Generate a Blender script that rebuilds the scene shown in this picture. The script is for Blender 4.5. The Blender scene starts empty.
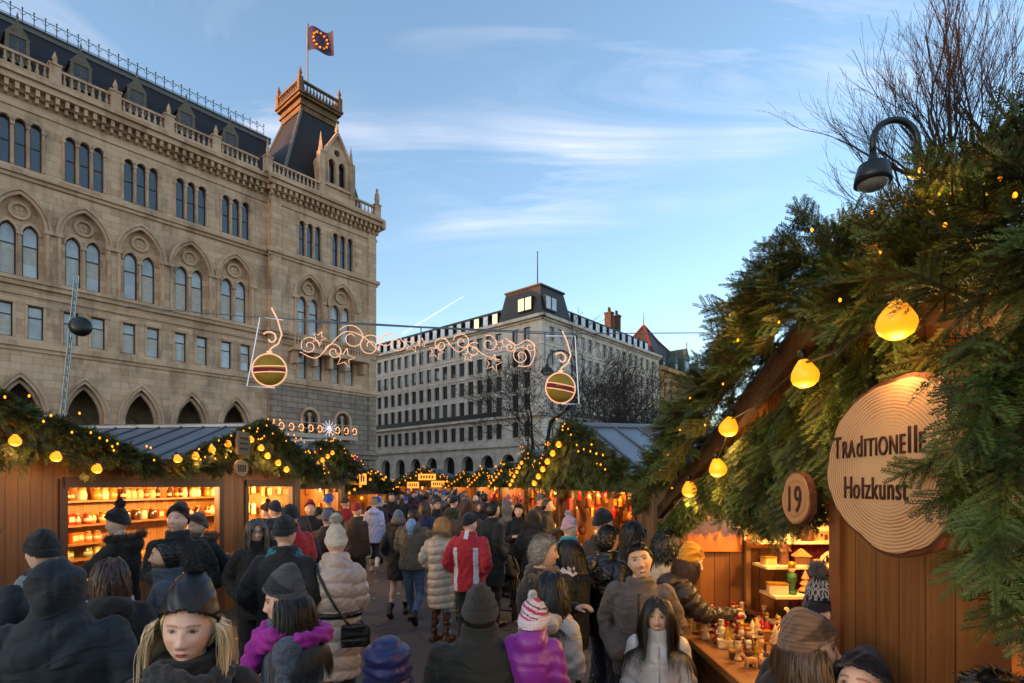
import bpy, bmesh, math, random
import numpy as np
from mathutils import Vector, Matrix
from mathutils.geometry import tessellate_polygon
R = math.radians
random.seed(7)
rng = np.random.default_rng(11)
SC = bpy.context.scene
COL = SC.collection

# ------------------------------------------------------------------ camera
CAMZ = 2.05
F = 565.0
cam = bpy.data.cameras.new('camera')
camo = bpy.data.objects.new('camera', cam); COL.objects.link(camo)
camo.location = (0, 0, CAMZ); camo.rotation_euler = (R(90), 0, 0)
cam.sensor_width = 36; cam.lens = 36 * F / 1024
cam.shift_y = 143.5 / 1024
cam.clip_start = 0.05; cam.clip_end = 5000
SC.camera = camo
SC.render.resolution_x = 1024; SC.render.resolution_y = 683

def at(px, py, Y):
    return Vector(((px - 512) / F * Y, Y, CAMZ + (485 - py) / F * Y))

# ------------------------------------------------------------------ sun and sky
SUN_DIR = Vector((-0.85, -0.518, 0.0)).normalized()      # where the low sun stands (behind the long left wing)
SUN_EL = R(8.0)
W = bpy.data.worlds.new('World'); SC.world = W; W.use_nodes = True
nt = W.node_tree; nt.nodes.clear()
def N(t, nt_=None, **kw):
    n = (nt_ or nt).nodes.new(t)
    for k, v in kw.items(): setattr(n, k, v)
    return n
def L(a, b, nt_=None): (nt_ or nt).links.new(a, b)
def MATH(op, a, b=None, nt_=None, clamp=False):
    n = N('ShaderNodeMath', nt_, operation=op); n.use_clamp = clamp
    for i, s in enumerate((a, b)):
        if s is None: continue
        if isinstance(s, (int, float)): n.inputs[i].default_value = s
        else: L(s, n.inputs[i], nt_)
    return n.outputs[0]
sky = N('ShaderNodeTexSky', sky_type='NISHITA'); sky.sun_disc = False
sky.sun_elevation = SUN_EL; sky.sun_rotation = math.atan2(SUN_DIR.x, SUN_DIR.y)
sky.air_density = 1.0; sky.dust_density = 1.2; sky.ozone_density = 1.6; sky.altitude = 200
tc = N('ShaderNodeTexCoord')
sep = N('ShaderNodeSeparateXYZ'); L(tc.outputs['Generated'], sep.inputs[0])
zz = MATH('MAXIMUM', sep.outputs[2], 0.05)
# cirrus sheet: direction projected on a high plane
px = MATH('DIVIDE', sep.outputs[0], zz); py = MATH('DIVIDE', sep.outputs[1], zz)
cmb = N('ShaderNodeCombineXYZ'); L(px, cmb.inputs[0]); L(py, cmb.inputs[1])
mp = N('ShaderNodeMapping'); mp.inputs['Rotation'].default_value = (0, 0, R(-24)); mp.inputs['Scale'].default_value = (0.55, 2.1, 1)
mp.inputs['Location'].default_value = (3.1, 1.7, 0)
L(cmb.outputs[0], mp.inputs[0])
n1 = N('ShaderNodeTexNoise'); n1.inputs['Scale'].default_value = 1.15; n1.inputs['Detail'].default_value = 9; n1.inputs['Roughness'].default_value = 0.62
n1.inputs['Distortion'].default_value = 0.9
L(mp.outputs[0], n1.inputs['Vector'])
n2 = N('ShaderNodeTexNoise'); n2.inputs['Scale'].default_value = 0.8; n2.inputs['Detail'].default_value = 3
L(cmb.outputs[0], n2.inputs['Vector'])
r1 = N('ShaderNodeMapRange'); r1.inputs[1].default_value = 0.46; r1.inputs[2].default_value = 0.78; L(n1.outputs[0], r1.inputs[0])
r2 = N('ShaderNodeMapRange'); r2.inputs[1].default_value = 0.42; r2.inputs[2].default_value = 0.62; L(n2.outputs[0], r2.inputs[0])
r3 = N('ShaderNodeMapRange'); r3.inputs[1].default_value = 0.34; r3.inputs[2].default_value = 0.50; r3.inputs[3].default_value = 0.12; L(sep.outputs[2], r3.inputs[0])
cl = MATH('MULTIPLY', MATH('MULTIPLY', r1.outputs[0], r2.outputs[0]), r3.outputs[0])
# condensation trail left by an aircraft: a short arc of a great circle
def dirv(x, y): return Vector(((x - 512) / F, 1, (485 - y) / F)).normalized()
a_, b_ = dirv(402, 334), dirv(464, 296)
nn = a_.cross(b_).normalized()
def DOT(v):
    n = N('ShaderNodeVectorMath', operation='DOT_PRODUCT'); nrm = N('ShaderNodeVectorMath', operation='NORMALIZE')
    L(tc.outputs['Generated'], nrm.inputs[0]); L(nrm.outputs[0], n.inputs[0]); n.inputs[1].default_value = v
    return n.outputs['Value']
dist = MATH('ABSOLUTE', DOT(nn))
mid = (a_ + b_).normalized(); tang = (b_ - a_).normalized()
half = (b_ - a_).length / 2
along = DOT(tang); off = tang.dot(mid)
tpos = MATH('DIVIDE', MATH('SUBTRACT', along, off), half)          # -1..1
wid = MATH('ADD', MATH('MULTIPLY', tpos, -0.0007), 0.0017)
core = MATH('SUBTRACT', 1.0, MATH('DIVIDE', dist, wid), clamp=True)
ends = MATH('LESS_THAN', MATH('ABSOLUTE', tpos), 1.0)
front = MATH('GREATER_THAN', DOT(mid), 0.5)
trail = MATH('MULTIPLY', MATH('MULTIPLY', core, ends), MATH('MULTIPLY', front, 0.5))
cfac = MATH('MAXIMUM', MATH('MULTIPLY', cl, 0.8), trail)
mixc = N('ShaderNodeMixRGB'); L(cfac, mixc.inputs[0]); L(sky.outputs[0], mixc.inputs[1]); mixc.inputs[2].default_value = (3.5, 3.2, 3.2, 1)
bg = N('ShaderNodeBackground'); bg.inputs['Strength'].default_value = 0.15
L(mixc.outputs[0], bg.inputs['Color'])
wo = N('ShaderNodeOutputWorld'); L(bg.outputs[0], wo.inputs['Surface'])
sl = bpy.data.lights.new('sun', 'SUN'); sl.energy = 2.6; sl.angle = R(0.5); sl.color = (1, 0.36, 0.10)
so = bpy.data.objects.new('sun', sl); COL.objects.link(so); so.location = (-60, -40, 60)
sd = Vector((SUN_DIR.x * math.cos(SUN_EL), SUN_DIR.y * math.cos(SUN_EL), math.sin(SUN_EL)))
so.rotation_euler = sd.to_track_quat('Z', 'Y').to_euler()
SC.view_settings.view_transform = 'Standard'; SC.view_settings.look = 'None'
SC.view_settings.exposure = 1.66; SC.view_settings.gamma = 1
SC.view_settings.use_curve_mapping = False
try:
    SC.cycles.max_bounces = 6; SC.cycles.diffuse_bounces = 3; SC.cycles.glossy_bounces = 3; SC.cycles.transparent_max_bounces = 8
    SC.cycles.sample_clamp_indirect = 4; SC.cycles.use_denoising = True
except Exception: pass

# ------------------------------------------------------------------ helpers
def tag(o, label=None, cat=None, group=None, kind=None):
    for k, v in (('label', label), ('category', cat), ('group', group), ('kind', kind)):
        if v: o[k] = v
    return o
def empty(name, M=None, label=None, cat=None, group=None):
    o = bpy.data.objects.new(name, None); COL.objects.link(o)
    o.empty_display_size = 0.2
    if M is not None: o.matrix_world = M
    return tag(o, label, cat, group)
def copy_tree(o, parent=None):
    c = o.copy(); COL.objects.link(c)
    if parent is not None: c.parent = parent
    for ch in o.children: copy_tree(ch, c)
    return c
def frame(P, out):
    """matrix whose local y points along 'out' (x, y) at point P"""
    th = math.atan2(-out[0], out[1])
    return Matrix.Translation(Vector(P)) @ Matrix.Rotation(th, 4, 'Z')

class MB:
    def __init__(s): s.v = []; s.f = []; s.m = []; s.n = 0
    def add(s, vs, fs, mi=0, M=None):
        if M is not None: vs = [tuple(M @ Vector(p)) for p in vs]
        o = s.n
        s.v.extend([tuple(p) for p in vs]); s.n += len(vs)
        s.f.extend([tuple(i + o for i in f) for f in fs]); s.m.extend([mi] * len(fs))
        return s
    def box(s, c, d, mi=0, rz=0, M=None, rx=0, ry=0):
        x, y, z = d[0] / 2, d[1] / 2, d[2] / 2
        vs = [(-x, -y, -z), (x, -y, -z), (x, y, -z), (-x, y, -z), (-x, -y, z), (x, -y, z), (x, y, z), (-x, y, z)]
        T = Matrix.Translation(Vector(c)) @ Matrix.Rotation(rz, 4, 'Z') @ Matrix.Rotation(ry, 4, 'Y') @ Matrix.Rotation(rx, 4, 'X')
        if M is not None: T = M @ T
        return s.add(vs, [(3, 2, 1, 0), (4, 5, 6, 7), (0, 1, 5, 4), (1, 2, 6, 5), (2, 3, 7, 6), (3, 0, 4, 7)], mi, T)
    def bb(s, x0, x1, y0, y1, z0, z1, mi=0, M=None):
        return s.box(((x0 + x1) / 2, (y0 + y1) / 2, (z0 + z1) / 2), (x1 - x0, y1 - y0, z1 - z0), mi, M=M)
    def tube(s, pts, rad, n=8, mi=0, M=None, caps=True, sq=1.0, up=None):
        pts = [Vector(p) for p in pts]
        if isinstance(rad, (int, float)): rad = [rad] * len(pts)
        vs = []; fs = []
        ref = Vector(up) if up is not None else None
        for i, p in enumerate(pts):
            a = pts[max(i - 1, 0)]; b = pts[min(i + 1, len(pts) - 1)]
            t = (b - a)
            if t.length < 1e-9: t = Vector((0, 0, 1))
            t.normalize()
            if ref is None: ref = Vector((0, 0, 1)) if abs(t.z) < 0.9 else Vector((1, 0, 0))
            e1 = ref - t * ref.dot(t)
            if e1.length < 1e-6: e1 = t.orthogonal()
            e1.normalize(); e2 = t.cross(e1); ref = e1
            for k in range(n):
                A = 2 * math.pi * k / n
                vs.append(p + e1 * (math.cos(A) * rad[i]) + e2 * (math.sin(A) * rad[i] * sq))
        for i in range(len(pts) - 1):
            for k in range(n):
                k2 = (k + 1) % n
                fs.append((i * n + k, i * n + k2, (i + 1) * n + k2, (i + 1) * n + k))
        if caps:
            fs.append(tuple(range(n - 1, -1, -1))); fs.append(tuple((len(pts) - 1) * n + k for k in range(n)))
        return s.add(vs, fs, mi, M)
    def lathe(s, prof, n=12, c=(0, 0, 0), mi=0, M=None, sy=1.0):
        vs = []; fs = []
        for r, z in prof:
            for k in range(n):
                A = 2 * math.pi * k / n
                vs.append((c[0] + r * math.cos(A), c[1] + r * sy * math.sin(A), c[2] + z))
        for i in range(len(prof) - 1):
            for k in range(n):
                k2 = (k + 1) % n
                fs.append((i * n + k, i * n + k2, (i + 1) * n + k2, (i + 1) * n + k))
        fs.append(tuple(range(n - 1, -1, -1))); fs.append(tuple((len(prof) - 1) * n + k for k in range(n)))
        return s.add(vs, fs, mi, M)
    def ball(s, c, r, n=10, mi=0, M=None):
        if isinstance(r, (int, float)): r = (r, r, r)
        m = max(4, n // 2 + 1); vs = [(c[0], c[1], c[2] - r[2])]; fs = []
        for i in range(1, m):
            ph = -math.pi / 2 + math.pi * i / m
            for k in range(n):
                A = 2 * math.pi * k / n
                vs.append((c[0] + r[0] * math.cos(ph) * math.cos(A), c[1] + r[1] * math.cos(ph) * math.sin(A), c[2] + r[2] * math.sin(ph)))
        vs.append((c[0], c[1], c[2] + r[2])); top = len(vs) - 1
        for k in range(n): fs.append((0, 1 + (k + 1) % n, 1 + k))
        for i in range(m - 2):
            for k in range(n):
                a = 1 + i * n + k; b = 1 + i * n + (k + 1) % n
                fs.append((a, b, b + n, a + n))
        for k in range(n): fs.append((1 + (m - 2) * n + k, 1 + (m - 2) * n + (k + 1) % n, top))
        return s.add(vs, fs, mi, M)
    def prism(s, poly, y0, y1, mi=0, M=None):
        """polygon in xz extruded in y"""
        n = len(poly)
        vs = [(x, y0, z) for x, z in poly] + [(x, y1, z) for x, z in poly]
        fs = [(i, (i + 1) % n, n + (i + 1) % n, n + i) for i in range(n)]
        tri = tessellate_polygon([[Vector((x, 0, z)) for x, z in poly]])
        fs += [tuple(t) for t in tri] + [tuple(n + i for i in reversed(t)) for t in tri]
        return s.add(vs, fs, mi, M)
    def loft(s, secs, n=16, mi=0, M=None):
        """closed surface through horizontal ellipses (cx, cy, z, rx, ry)"""
        vs = []; fs = []
        for cx, cy, z, rx, ry in secs:
            for k in range(n):
                A = 2 * math.pi * k / n
                vs.append((cx + rx * math.cos(A), cy + ry * math.sin(A), z))
        for i in range(len(secs) - 1):
            for k in range(n):
                k2 = (k + 1) % n
                fs.append((i * n + k, i * n + k2, (i + 1) * n + k2, (i + 1) * n + k))
        fs.append(tuple(range(n - 1, -1, -1))); fs.append(tuple((len(secs) - 1) * n + k for k in range(n)))
        return s.add(vs, fs, mi, M)
    def build(s, name, mats, parent=None, smooth=False, M=None, bevel=0):
        me = bpy.data.meshes.new(name); me.from_pydata(s.v, [], s.f)
        for m in (mats if isinstance(mats, (list, tuple)) else [mats]): me.materials.append(m)
        if len(me.materials) > 1: me.polygons.foreach_set('material_index', s.m)
        if smooth: me.polygons.foreach_set('use_smooth', [True] * len(me.polygons))
        me.update()
        o = bpy.data.objects.new(name, me); COL.objects.link(o)
        if parent is not None: o.parent = parent
        elif M is not None: o.matrix_world = M
        if bevel:
            b = o.modifiers.new('bevel', 'BEVEL'); b.width = bevel; b.segments = 2; b.limit_method = 'ANGLE'
        return o

def raw_mesh(name, V, Fq, mats, mi=None, parent=None, smooth=False):
    """numpy verts and quads to a mesh object"""
    me = bpy.data.meshes.new(name)
    k = Fq.shape[1]
    me.vertices.add(len(V)); me.vertices.foreach_set('co', V.astype(np.float32).ravel())
    me.loops.add(Fq.size); me.loops.foreach_set('vertex_index', Fq.astype(np.int32).ravel())
    me.polygons.add(len(Fq)); me.polygons.foreach_set('loop_start', np.arange(0, Fq.size, k, dtype=np.int32))
    for m in mats: me.materials.append(m)
    if mi is not None: me.polygons.foreach_set('material_index', mi.astype(np.int32))
    if smooth: me.polygons.foreach_set('use_smooth', np.ones(len(Fq), bool))
    me.update(calc_edges=True)
    o = bpy.data.objects.new(name, me); COL.objects.link(o)
    if parent is not None: o.parent = parent
    return o

# ------------------------------------------------------------------ materials
def lin(c):
    if isinstance(c, str):
        c = c.lstrip('#'); c = [int(c[i:i + 2], 16) / 255 for i in (0, 2, 4)]
        c = [x / 12.92 if x <= 0.04045 else ((x + 0.055) / 1.055) ** 2.4 for x in c]
    return tuple(c)
MATS = {}
def mat(name, col, rough=0.7, metal=0.0, var=0.0, vscale=3.0, bump=0.0, bscale=40.0, emit=None, estr=0.0, stretch=None, spec=None, col2=None, sheen=0.0, sss=0.0, detail=4, coat=0, bdist=0.02, crease=0):
    key = name
    if key in MATS: return MATS[key]
    m = bpy.data.materials.new(name); m.use_nodes = True; t = m.node_tree
    p = t.nodes['Principled BSDF']; c = lin(col)
    p.inputs['Base Color'].default_value = (*c, 1); p.inputs['Roughness'].default_value = rough; p.inputs['Metallic'].default_value = metal
    if spec is not None: p.inputs['Specular IOR Level'].default_value = spec
    if sheen: p.inputs['Sheen Weight'].default_value = sheen
    if sss: p.inputs['Subsurface Weight'].default_value = sss; p.inputs['Subsurface Radius'].default_value = (0.02, 0.008, 0.004); p.inputs['Subsurface Scale'].default_value = 0.3
    if coat: p.inputs['Coat Weight'].default_value = coat
    if emit is not None:
        p.inputs['Emission Color'].default_value = (*lin(emit), 1); p.inputs['Emission Strength'].default_value = estr
    if var or bump:
        tcn = N('ShaderNodeTexCoord', t); vec = tcn.outputs['Object']
        if stretch:
            mpn = N('ShaderNodeMapping', t); mpn.inputs['Scale'].default_value = stretch; L(vec, mpn.inputs[0], t); vec = mpn.outputs[0]
    if var:
        oi = N('ShaderNodeObjectInfo', t)
        nz = N('ShaderNodeTexNoise', t); nz.inputs['Scale'].default_value = vscale; nz.inputs['Detail'].default_value = detail; nz.inputs['Roughness'].default_value = 0.6
        ad = N('ShaderNodeVectorMath', t, operation='ADD'); L(vec, ad.inputs[0], t)
        cm = N('ShaderNodeCombineXYZ', t); L(MATH('MULTIPLY', oi.outputs['Random'], 37.0, t), cm.inputs[0], t); L(cm.outputs[0], ad.inputs[1], t)
        L(ad.outputs[0], nz.inputs['Vector'], t)
        mr = N('ShaderNodeMapRange', t); mr.inputs[1].default_value = 0.3; mr.inputs[2].default_value = 0.7; L(nz.outputs[0], mr.inputs[0], t)
        mx = N('ShaderNodeMixRGB', t); L(mr.outputs[0], mx.inputs[0], t)
        c2 = lin(col2) if col2 else tuple(min(1, x * (1 + var)) for x in c)
        c1 = c if col2 else tuple(x * (1 - var) for x in c)
        mx.inputs[1].default_value = (*c1, 1); mx.inputs[2].default_value = (*c2, 1)
        L(mx.outputs[0], p.inputs['Base Color'], t)
    if bump:
        nb = N('ShaderNodeTexNoise', t); nb.inputs['Scale'].default_value = bscale; nb.inputs['Detail'].default_value = 3
        L(vec, nb.inputs['Vector'], t)
        bn = N('ShaderNodeBump', t); bn.inputs['Strength'].default_value = bump; bn.inputs['Distance'].default_value = bdist
        L(nb.outputs[0], bn.inputs['Height'], t)
        if crease:
            mc = N('ShaderNodeMapping', t); mc.inputs['Scale'].default_value = (1, 1, 1.9); mc.inputs['Rotation'].default_value = (.5, .35, 0); L(vec, mc.inputs[0], t)
            nc = N('ShaderNodeTexNoise', t); nc.inputs['Scale'].default_value = crease; nc.inputs['Detail'].default_value = 1.2; nc.inputs['Distortion'].default_value = 0.9; nc.inputs['Roughness'].default_value = .55; L(mc.outputs[0], nc.inputs['Vector'], t)
            # sharp folds where the noise crosses its middle
            fd = MATH('SUBTRACT', 1.0, MATH('MULTIPLY', MATH('ABSOLUTE', MATH('SUBTRACT', nc.outputs[0], .5, t), None, t), 4.0, t), t, True)
            b2 = N('ShaderNodeBump', t); b2.inputs['Strength'].default_value = .38; b2.inputs['Distance'].default_value = .02
            L(MATH('POWER', fd, 1.6, t), b2.inputs['Height'], t); L(bn.outputs[0], b2.inputs['Normal'], t); L(b2.outputs[0], p.inputs['Normal'], t)
        else: L(bn.outputs[0], p.inputs['Normal'], t)
    MATS[key] = m
    return m
def glow(name, col, strength, base='#c08020'):
    return mat(name, base, 0.4, emit=col, estr=strength)

def stone_mat(name, c1, c2, bw, bh, mortar=0.012, bump=0.5, dirt='#1e1812', dirtamt=0.5, rough=0.85):
    """coursed ashlar with blocks of uneven tone and rain streaks; local x along the wall, z up"""
    m = bpy.data.materials.new(name); m.use_nodes = True; t = m.node_tree; p = t.nodes['Principled BSDF']
    p.inputs['Roughness'].default_value = rough; p.inputs['Specular IOR Level'].default_value = 0.25
    tcn = N('ShaderNodeTexCoord', t); s = N('ShaderNodeSeparateXYZ', t); L(tcn.outputs['Object'], s.inputs[0], t)
    cm = N('ShaderNodeCombineXYZ', t); L(MATH('ADD', s.outputs[0], s.outputs[1], t), cm.inputs[0], t); L(s.outputs[2], cm.inputs[1], t)
    b = N('ShaderNodeTexBrick', t); L(cm.outputs[0], b.inputs['Vector'], t)
    b.inputs['Color1'].default_value = (*lin(c1), 1); b.inputs['Color2'].default_value = (*lin(c2), 1)
    b.inputs['Mortar'].default_value = (*[x * 0.55 for x in lin(c1)], 1)
    b.inputs['Scale'].default_value = 1; b.inputs['Brick Width'].default_value = bw; b.inputs['Row Height'].default_value = bh; b.inputs['Mortar Size'].default_value = mortar
    b.inputs['Bias'].default_value = -0.1
    nz = N('ShaderNodeTexNoise', t); nz.inputs['Scale'].default_value = 0.55; nz.inputs['Detail'].default_value = 8; nz.inputs['Roughness'].default_value = 0.65
    mpn = N('ShaderNodeMapping', t); mpn.inputs['Scale'].default_value = (1.6, 1.6, 0.5); L(tcn.outputs['Object'], mpn.inputs[0], t); L(mpn.outputs[0], nz.inputs['Vector'], t)
    mr = N('ShaderNodeMapRange', t); mr.inputs[1].default_value = 0.50; mr.inputs[2].default_value = 0.75; mr.inputs[4].default_value = dirtamt; L(nz.outputs[0], mr.inputs[0], t)
    mx = N('ShaderNodeMixRGB', t); L(mr.outputs[0], mx.inputs[0], t); L(b.outputs['Color'], mx.inputs[1], t); mx.inputs[2].default_value = (*lin(dirt), 1)
    L(mx.outputs[0], p.inputs['Base Color'], t)
    n3 = N('ShaderNodeTexNoise', t); n3.inputs['Scale'].default_value = 14; n3.inputs['Detail'].default_value = 5; L(tcn.outputs['Object'], n3.inputs['Vector'], t)
    h = MATH('SUBTRACT', MATH('MULTIPLY', n3.outputs[0], 0.35, t), b.outputs['Fac'], t)
    bn = N('ShaderNodeBump', t); bn.inputs['Strength'].default_value = bump; bn.inputs['Distance'].default_value = 0.03; L(h, bn.inputs['Height'], t); L(bn.outputs[0], p.inputs['Normal'], t)
    MATS[name] = m
    return m
def plank_mat(name, c1, c2, width=0.12, axis=0, rough=0.5):
    """boards running along local z, side by side along local x (axis 0) or along y (1)"""
    m = bpy.data.materials.new(name); m.use_nodes = True; t = m.node_tree; p = t.nodes['Principled BSDF']
    p.inputs['Roughness'].default_value = rough
    tcn = N('ShaderNodeTexCoord', t); s = N('ShaderNodeSeparateXYZ', t); L(tcn.outputs['Object'], s.inputs[0], t)
    u = MATH('DIVIDE', MATH('ADD', s.outputs[0], s.outputs[1], t), width, t)
    fl = MATH('FLOOR', u, None, t); fr = MATH('FRACT', u, None, t)
    wn = N('ShaderNodeTexWhiteNoise', t, noise_dimensions='1D'); L(fl, wn.inputs['W'], t)
    cm = N('ShaderNodeCombineXYZ', t); L(MATH('MULTIPLY', u, 5.0, t), cm.inputs[0], t); L(MATH('MULTIPLY', s.outputs[2], 0.9, t), cm.inputs[1], t); L(MATH('MULTIPLY', wn.outputs[0], 60, t), cm.inputs[2], t)
    nz = N('ShaderNodeTexNoise', t); nz.inputs['Scale'].default_value = 1.6; nz.inputs['Detail'].default_value = 6; nz.inputs['Distortion'].default_value = 0.8; L(cm.outputs[0], nz.inputs['Vector'], t)
    f = MATH('ADD', MATH('MULTIPLY', nz.outputs[0], 0.9, t), MATH('MULTIPLY', wn.outputs[0], 0.5, t), t)
    mr = N('ShaderNodeMapRange', t); mr.inputs[1].default_value = 0.35; mr.inputs[2].default_value = 1.0; L(f, mr.inputs[0], t)
    mx = N('ShaderNodeMixRGB', t); L(mr.outputs[0], mx.inputs[0], t); mx.inputs[1].default_value = (*lin(c1), 1); mx.inputs[2].default_value = (*lin(c2), 1)
    # knots
    vo = N('ShaderNodeTexVoronoi', t); vo.inputs['Scale'].default_value = 1.0
    cm2 = N('ShaderNodeCombineXYZ', t); L(MATH('MULTIPLY', u, 0.9, t), cm2.inputs[0], t); L(MATH('MULTIPLY', s.outputs[2], 2.2, t), cm2.inputs[1], t); L(MATH('MULTIPLY', fl, 3.7, t), cm2.inputs[2], t)
    L(cm2.outputs[0], vo.inputs['Vector'], t)
    kn = MATH('LESS_THAN', vo.outputs['Distance'], 0.09, t)
    gap = MATH('LESS_THAN', fr, 0.05, t)
    dk = N('ShaderNodeMixRGB', t); L(MATH('MAXIMUM', MATH('MULTIPLY', kn, 0.6, t), gap, t), dk.inputs[0], t); L(mx.outputs[0], dk.inputs[1], t); dk.inputs[2].default_value = (*[x * 0.25 for x in lin(c1)], 1)
    L(dk.outputs[0], p.inputs['Base Color'], t)
    bn = N('ShaderNodeBump', t); bn.inputs['Strength'].default_value = 0.5; bn.inputs['Distance'].default_value = 0.01
    L(MATH('SUBTRACT', MATH('MULTIPLY', nz.outputs[0], 0.2, t), gap, t), bn.inputs['Height'], t); L(bn.outputs[0], p.inputs['Normal'], t)
    MATS[name] = m
    return m
# ------------------------------------------------------------------ setting: ground
def ground_mat():
    m = bpy.data.materials.new('asphalt'); m.use_nodes = True; t = m.node_tree; p = t.nodes['Principled BSDF']
    tcn = N('ShaderNodeTexCoord', t)
    a = N('ShaderNodeTexNoise', t); a.inputs['Scale'].default_value = 0.5; a.inputs['Detail'].default_value = 6; L(tcn.outputs['Object'], a.inputs[0], t)
    b = N('ShaderNodeTexNoise', t); b.inputs['Scale'].default_value = 60; b.inputs['Detail'].default_value = 4; L(tcn.outputs['Object'], b.inputs[0], t)
    r = N('ShaderNodeValToRGB', t); r.color_ramp.elements[0].position = 0.3; r.color_ramp.elements[1].position = 0.7
    r.color_ramp.elements[0].color = (0.040, 0.032, 0.028, 1); r.color_ramp.elements[1].color = (0.085, 0.070, 0.062, 1)
    L(MATH('ADD', MATH('MULTIPLY', a.outputs[0], 0.6, t), MATH('MULTIPLY', b.outputs[0], 0.4, t), t), r.inputs[0], t)
    L(r.outputs[0], p.inputs['Base Color'], t)
    rr = N('ShaderNodeMapRange', t); rr.inputs[3].default_value = 0.55; rr.inputs[4].default_value = 0.9; L(a.outputs[0], rr.inputs[0], t); L(rr.outputs[0], p.inputs['Roughness'], t)
    bn = N('ShaderNodeBump', t); bn.inputs['Strength'].default_value = 0.6; bn.inputs['Distance'].default_value = 0.006; L(b.outputs[0], bn.inputs['Height'], t); L(bn.outputs[0], p.inputs['Normal'], t)
    return m
g = MB(); g.add([(-1500, -1500, 0), (1500, -1500, 0), (1500, 1500, 0), (-1500, 1500, 0)], [(0, 1, 2, 3)])
tag(g.build('ground', ground_mat()), kind='structure')
# fallen leaves and scraps of paper on the asphalt
leafm = [mat('leaf_yellow', '#a08a4a', 0.8), mat('leaf_brown', '#5a4028', 0.8), mat('leaf_pale', '#b0a68a', 0.8)]
nl = 900
X = rng.uniform(-6, 3, nl); Y = rng.uniform(2.5, 22, nl); A = rng.uniform(0, 6.28, nl); S = rng.uniform(0.018, 0.05, nl)
V = np.zeros((nl, 4, 3)); ca, sa = np.cos(A) * S, np.sin(A) * S
for k, (u, v) in enumerate(((1.5, 0), (0, .8), (-1.5, 0), (0, -.8))):
    V[:, k, 0] = X + u * ca - v * sa; V[:, k, 1] = Y + u * sa + v * ca; V[:, k, 2] = 0.006 + rng.uniform(0, 0.014, nl)
o = raw_mesh('fallen_leaves', V.reshape(-1, 3), np.arange(nl * 4).reshape(nl, 4), leafm, rng.integers(0, 3, nl))
tag(o, 'yellow and brown fallen leaves scattered over the dark asphalt', 'leaves', kind='stuff')

# ------------------------------------------------------------------ facade tools
def pointed(cx, w, z0, zs, rise, n=8):
    c = max(0.0, (rise * rise - w * w / 4) / w); r = w / 2 + c
    am = math.atan2(rise, c) if c > 0 else math.pi / 2
    if c == 0: pr = [(cx + w / 2 * math.cos(am * i / n), zs + rise * math.sin(am * i / n)) for i in range(n + 1)]
    else: pr = [(cx - c + r * math.cos(am * i / n), zs + r * math.sin(am * i / n)) for i in range(n + 1)]
    pl = [(2 * cx - x, z) for x, z in reversed(pr[:-1])]
    return [(cx - w / 2, z0), (cx + w / 2, z0)] + pr + pl
def rect(cx, w, z0, z1): return [(cx - w / 2, z0), (cx + w / 2, z0), (cx + w / 2, z1), (cx - w / 2, z1)]
def panel(mb, outer, holes, y, depth=0.3, mi=0, mr=None, M=None):
    """wall face in the xz plane at y with real openings whose reveals go back to y - depth"""
    loops = [[Vector((x, 0, z)) for x, z in p] for p in [outer] + holes]
    flat = [p for l in loops for p in l]
    tri = tessellate_polygon(loops)
    mb.add([(p.x, y, p.z) for p in flat], [tuple(t) for t in tri], mi, M)
    for h in holes:
        n = len(h)
        mb.add([(x, y, z) for x, z in h] + [(x, y - depth, z) for x, z in h], [(i, (i + 1) % n, n + (i + 1) % n, n + i) for i in range(n)], mi if mr is None else mr, M)
def ring(mb, inner, outer, y0, y1, mi=0, M=None, closed=False):
    n = len(inner)
    vs = [(x, y1, z) for x, z in inner] + [(x, y1, z) for x, z in outer] + [(x, y0, z) for x, z in outer] + [(x, y0, z) for x, z in inner]
    fs = []
    for i in range(n if closed else n - 1):
        j = (i + 1) % n
        fs += [(i, j, n + j, n + i), (n + i, n + j, 2 * n + j, 2 * n + i), (3 * n + i, 3 * n + j, j, i)]
    if not closed: fs += [(0, n, 2 * n, 3 * n), (n - 1, 2 * n - 1, 3 * n - 1, 4 * n - 1)]
    mb.add(vs, fs, mi, M)
def arch_ring(mb, cx, w, zs, rise, band, y0, y1, zbot=None, mi=0, M=None, n=10):
    a = pointed(cx, w, zs, zs, rise, n)[2:]; b = pointed(cx, w + 2 * band, zs, zs, rise + band * 1.25, n)[2:]
    if zbot is not None:
        a = [(cx + w / 2, zbot)] + a + [(cx - w / 2, zbot)]; b = [(cx + w / 2 + band, zbot)] + b + [(cx - w / 2 - band, zbot)]
    ring(mb, a, b, y0, y1, mi, M)
def shrink(poly, d):
    xs = [p[0] for p in poly]; zs = [p[1] for p in poly]
    cx, cz = (min(xs) + max(xs)) / 2, (min(zs) + max(zs)) / 2; hx, hz = (max(xs) - min(xs)) / 2, (max(zs) - min(zs)) / 2
    return [(cx + (x - cx) * (hx - d) / hx, cz + (z - cz) * (hz - d) / hz) for x, z in poly]
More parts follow.
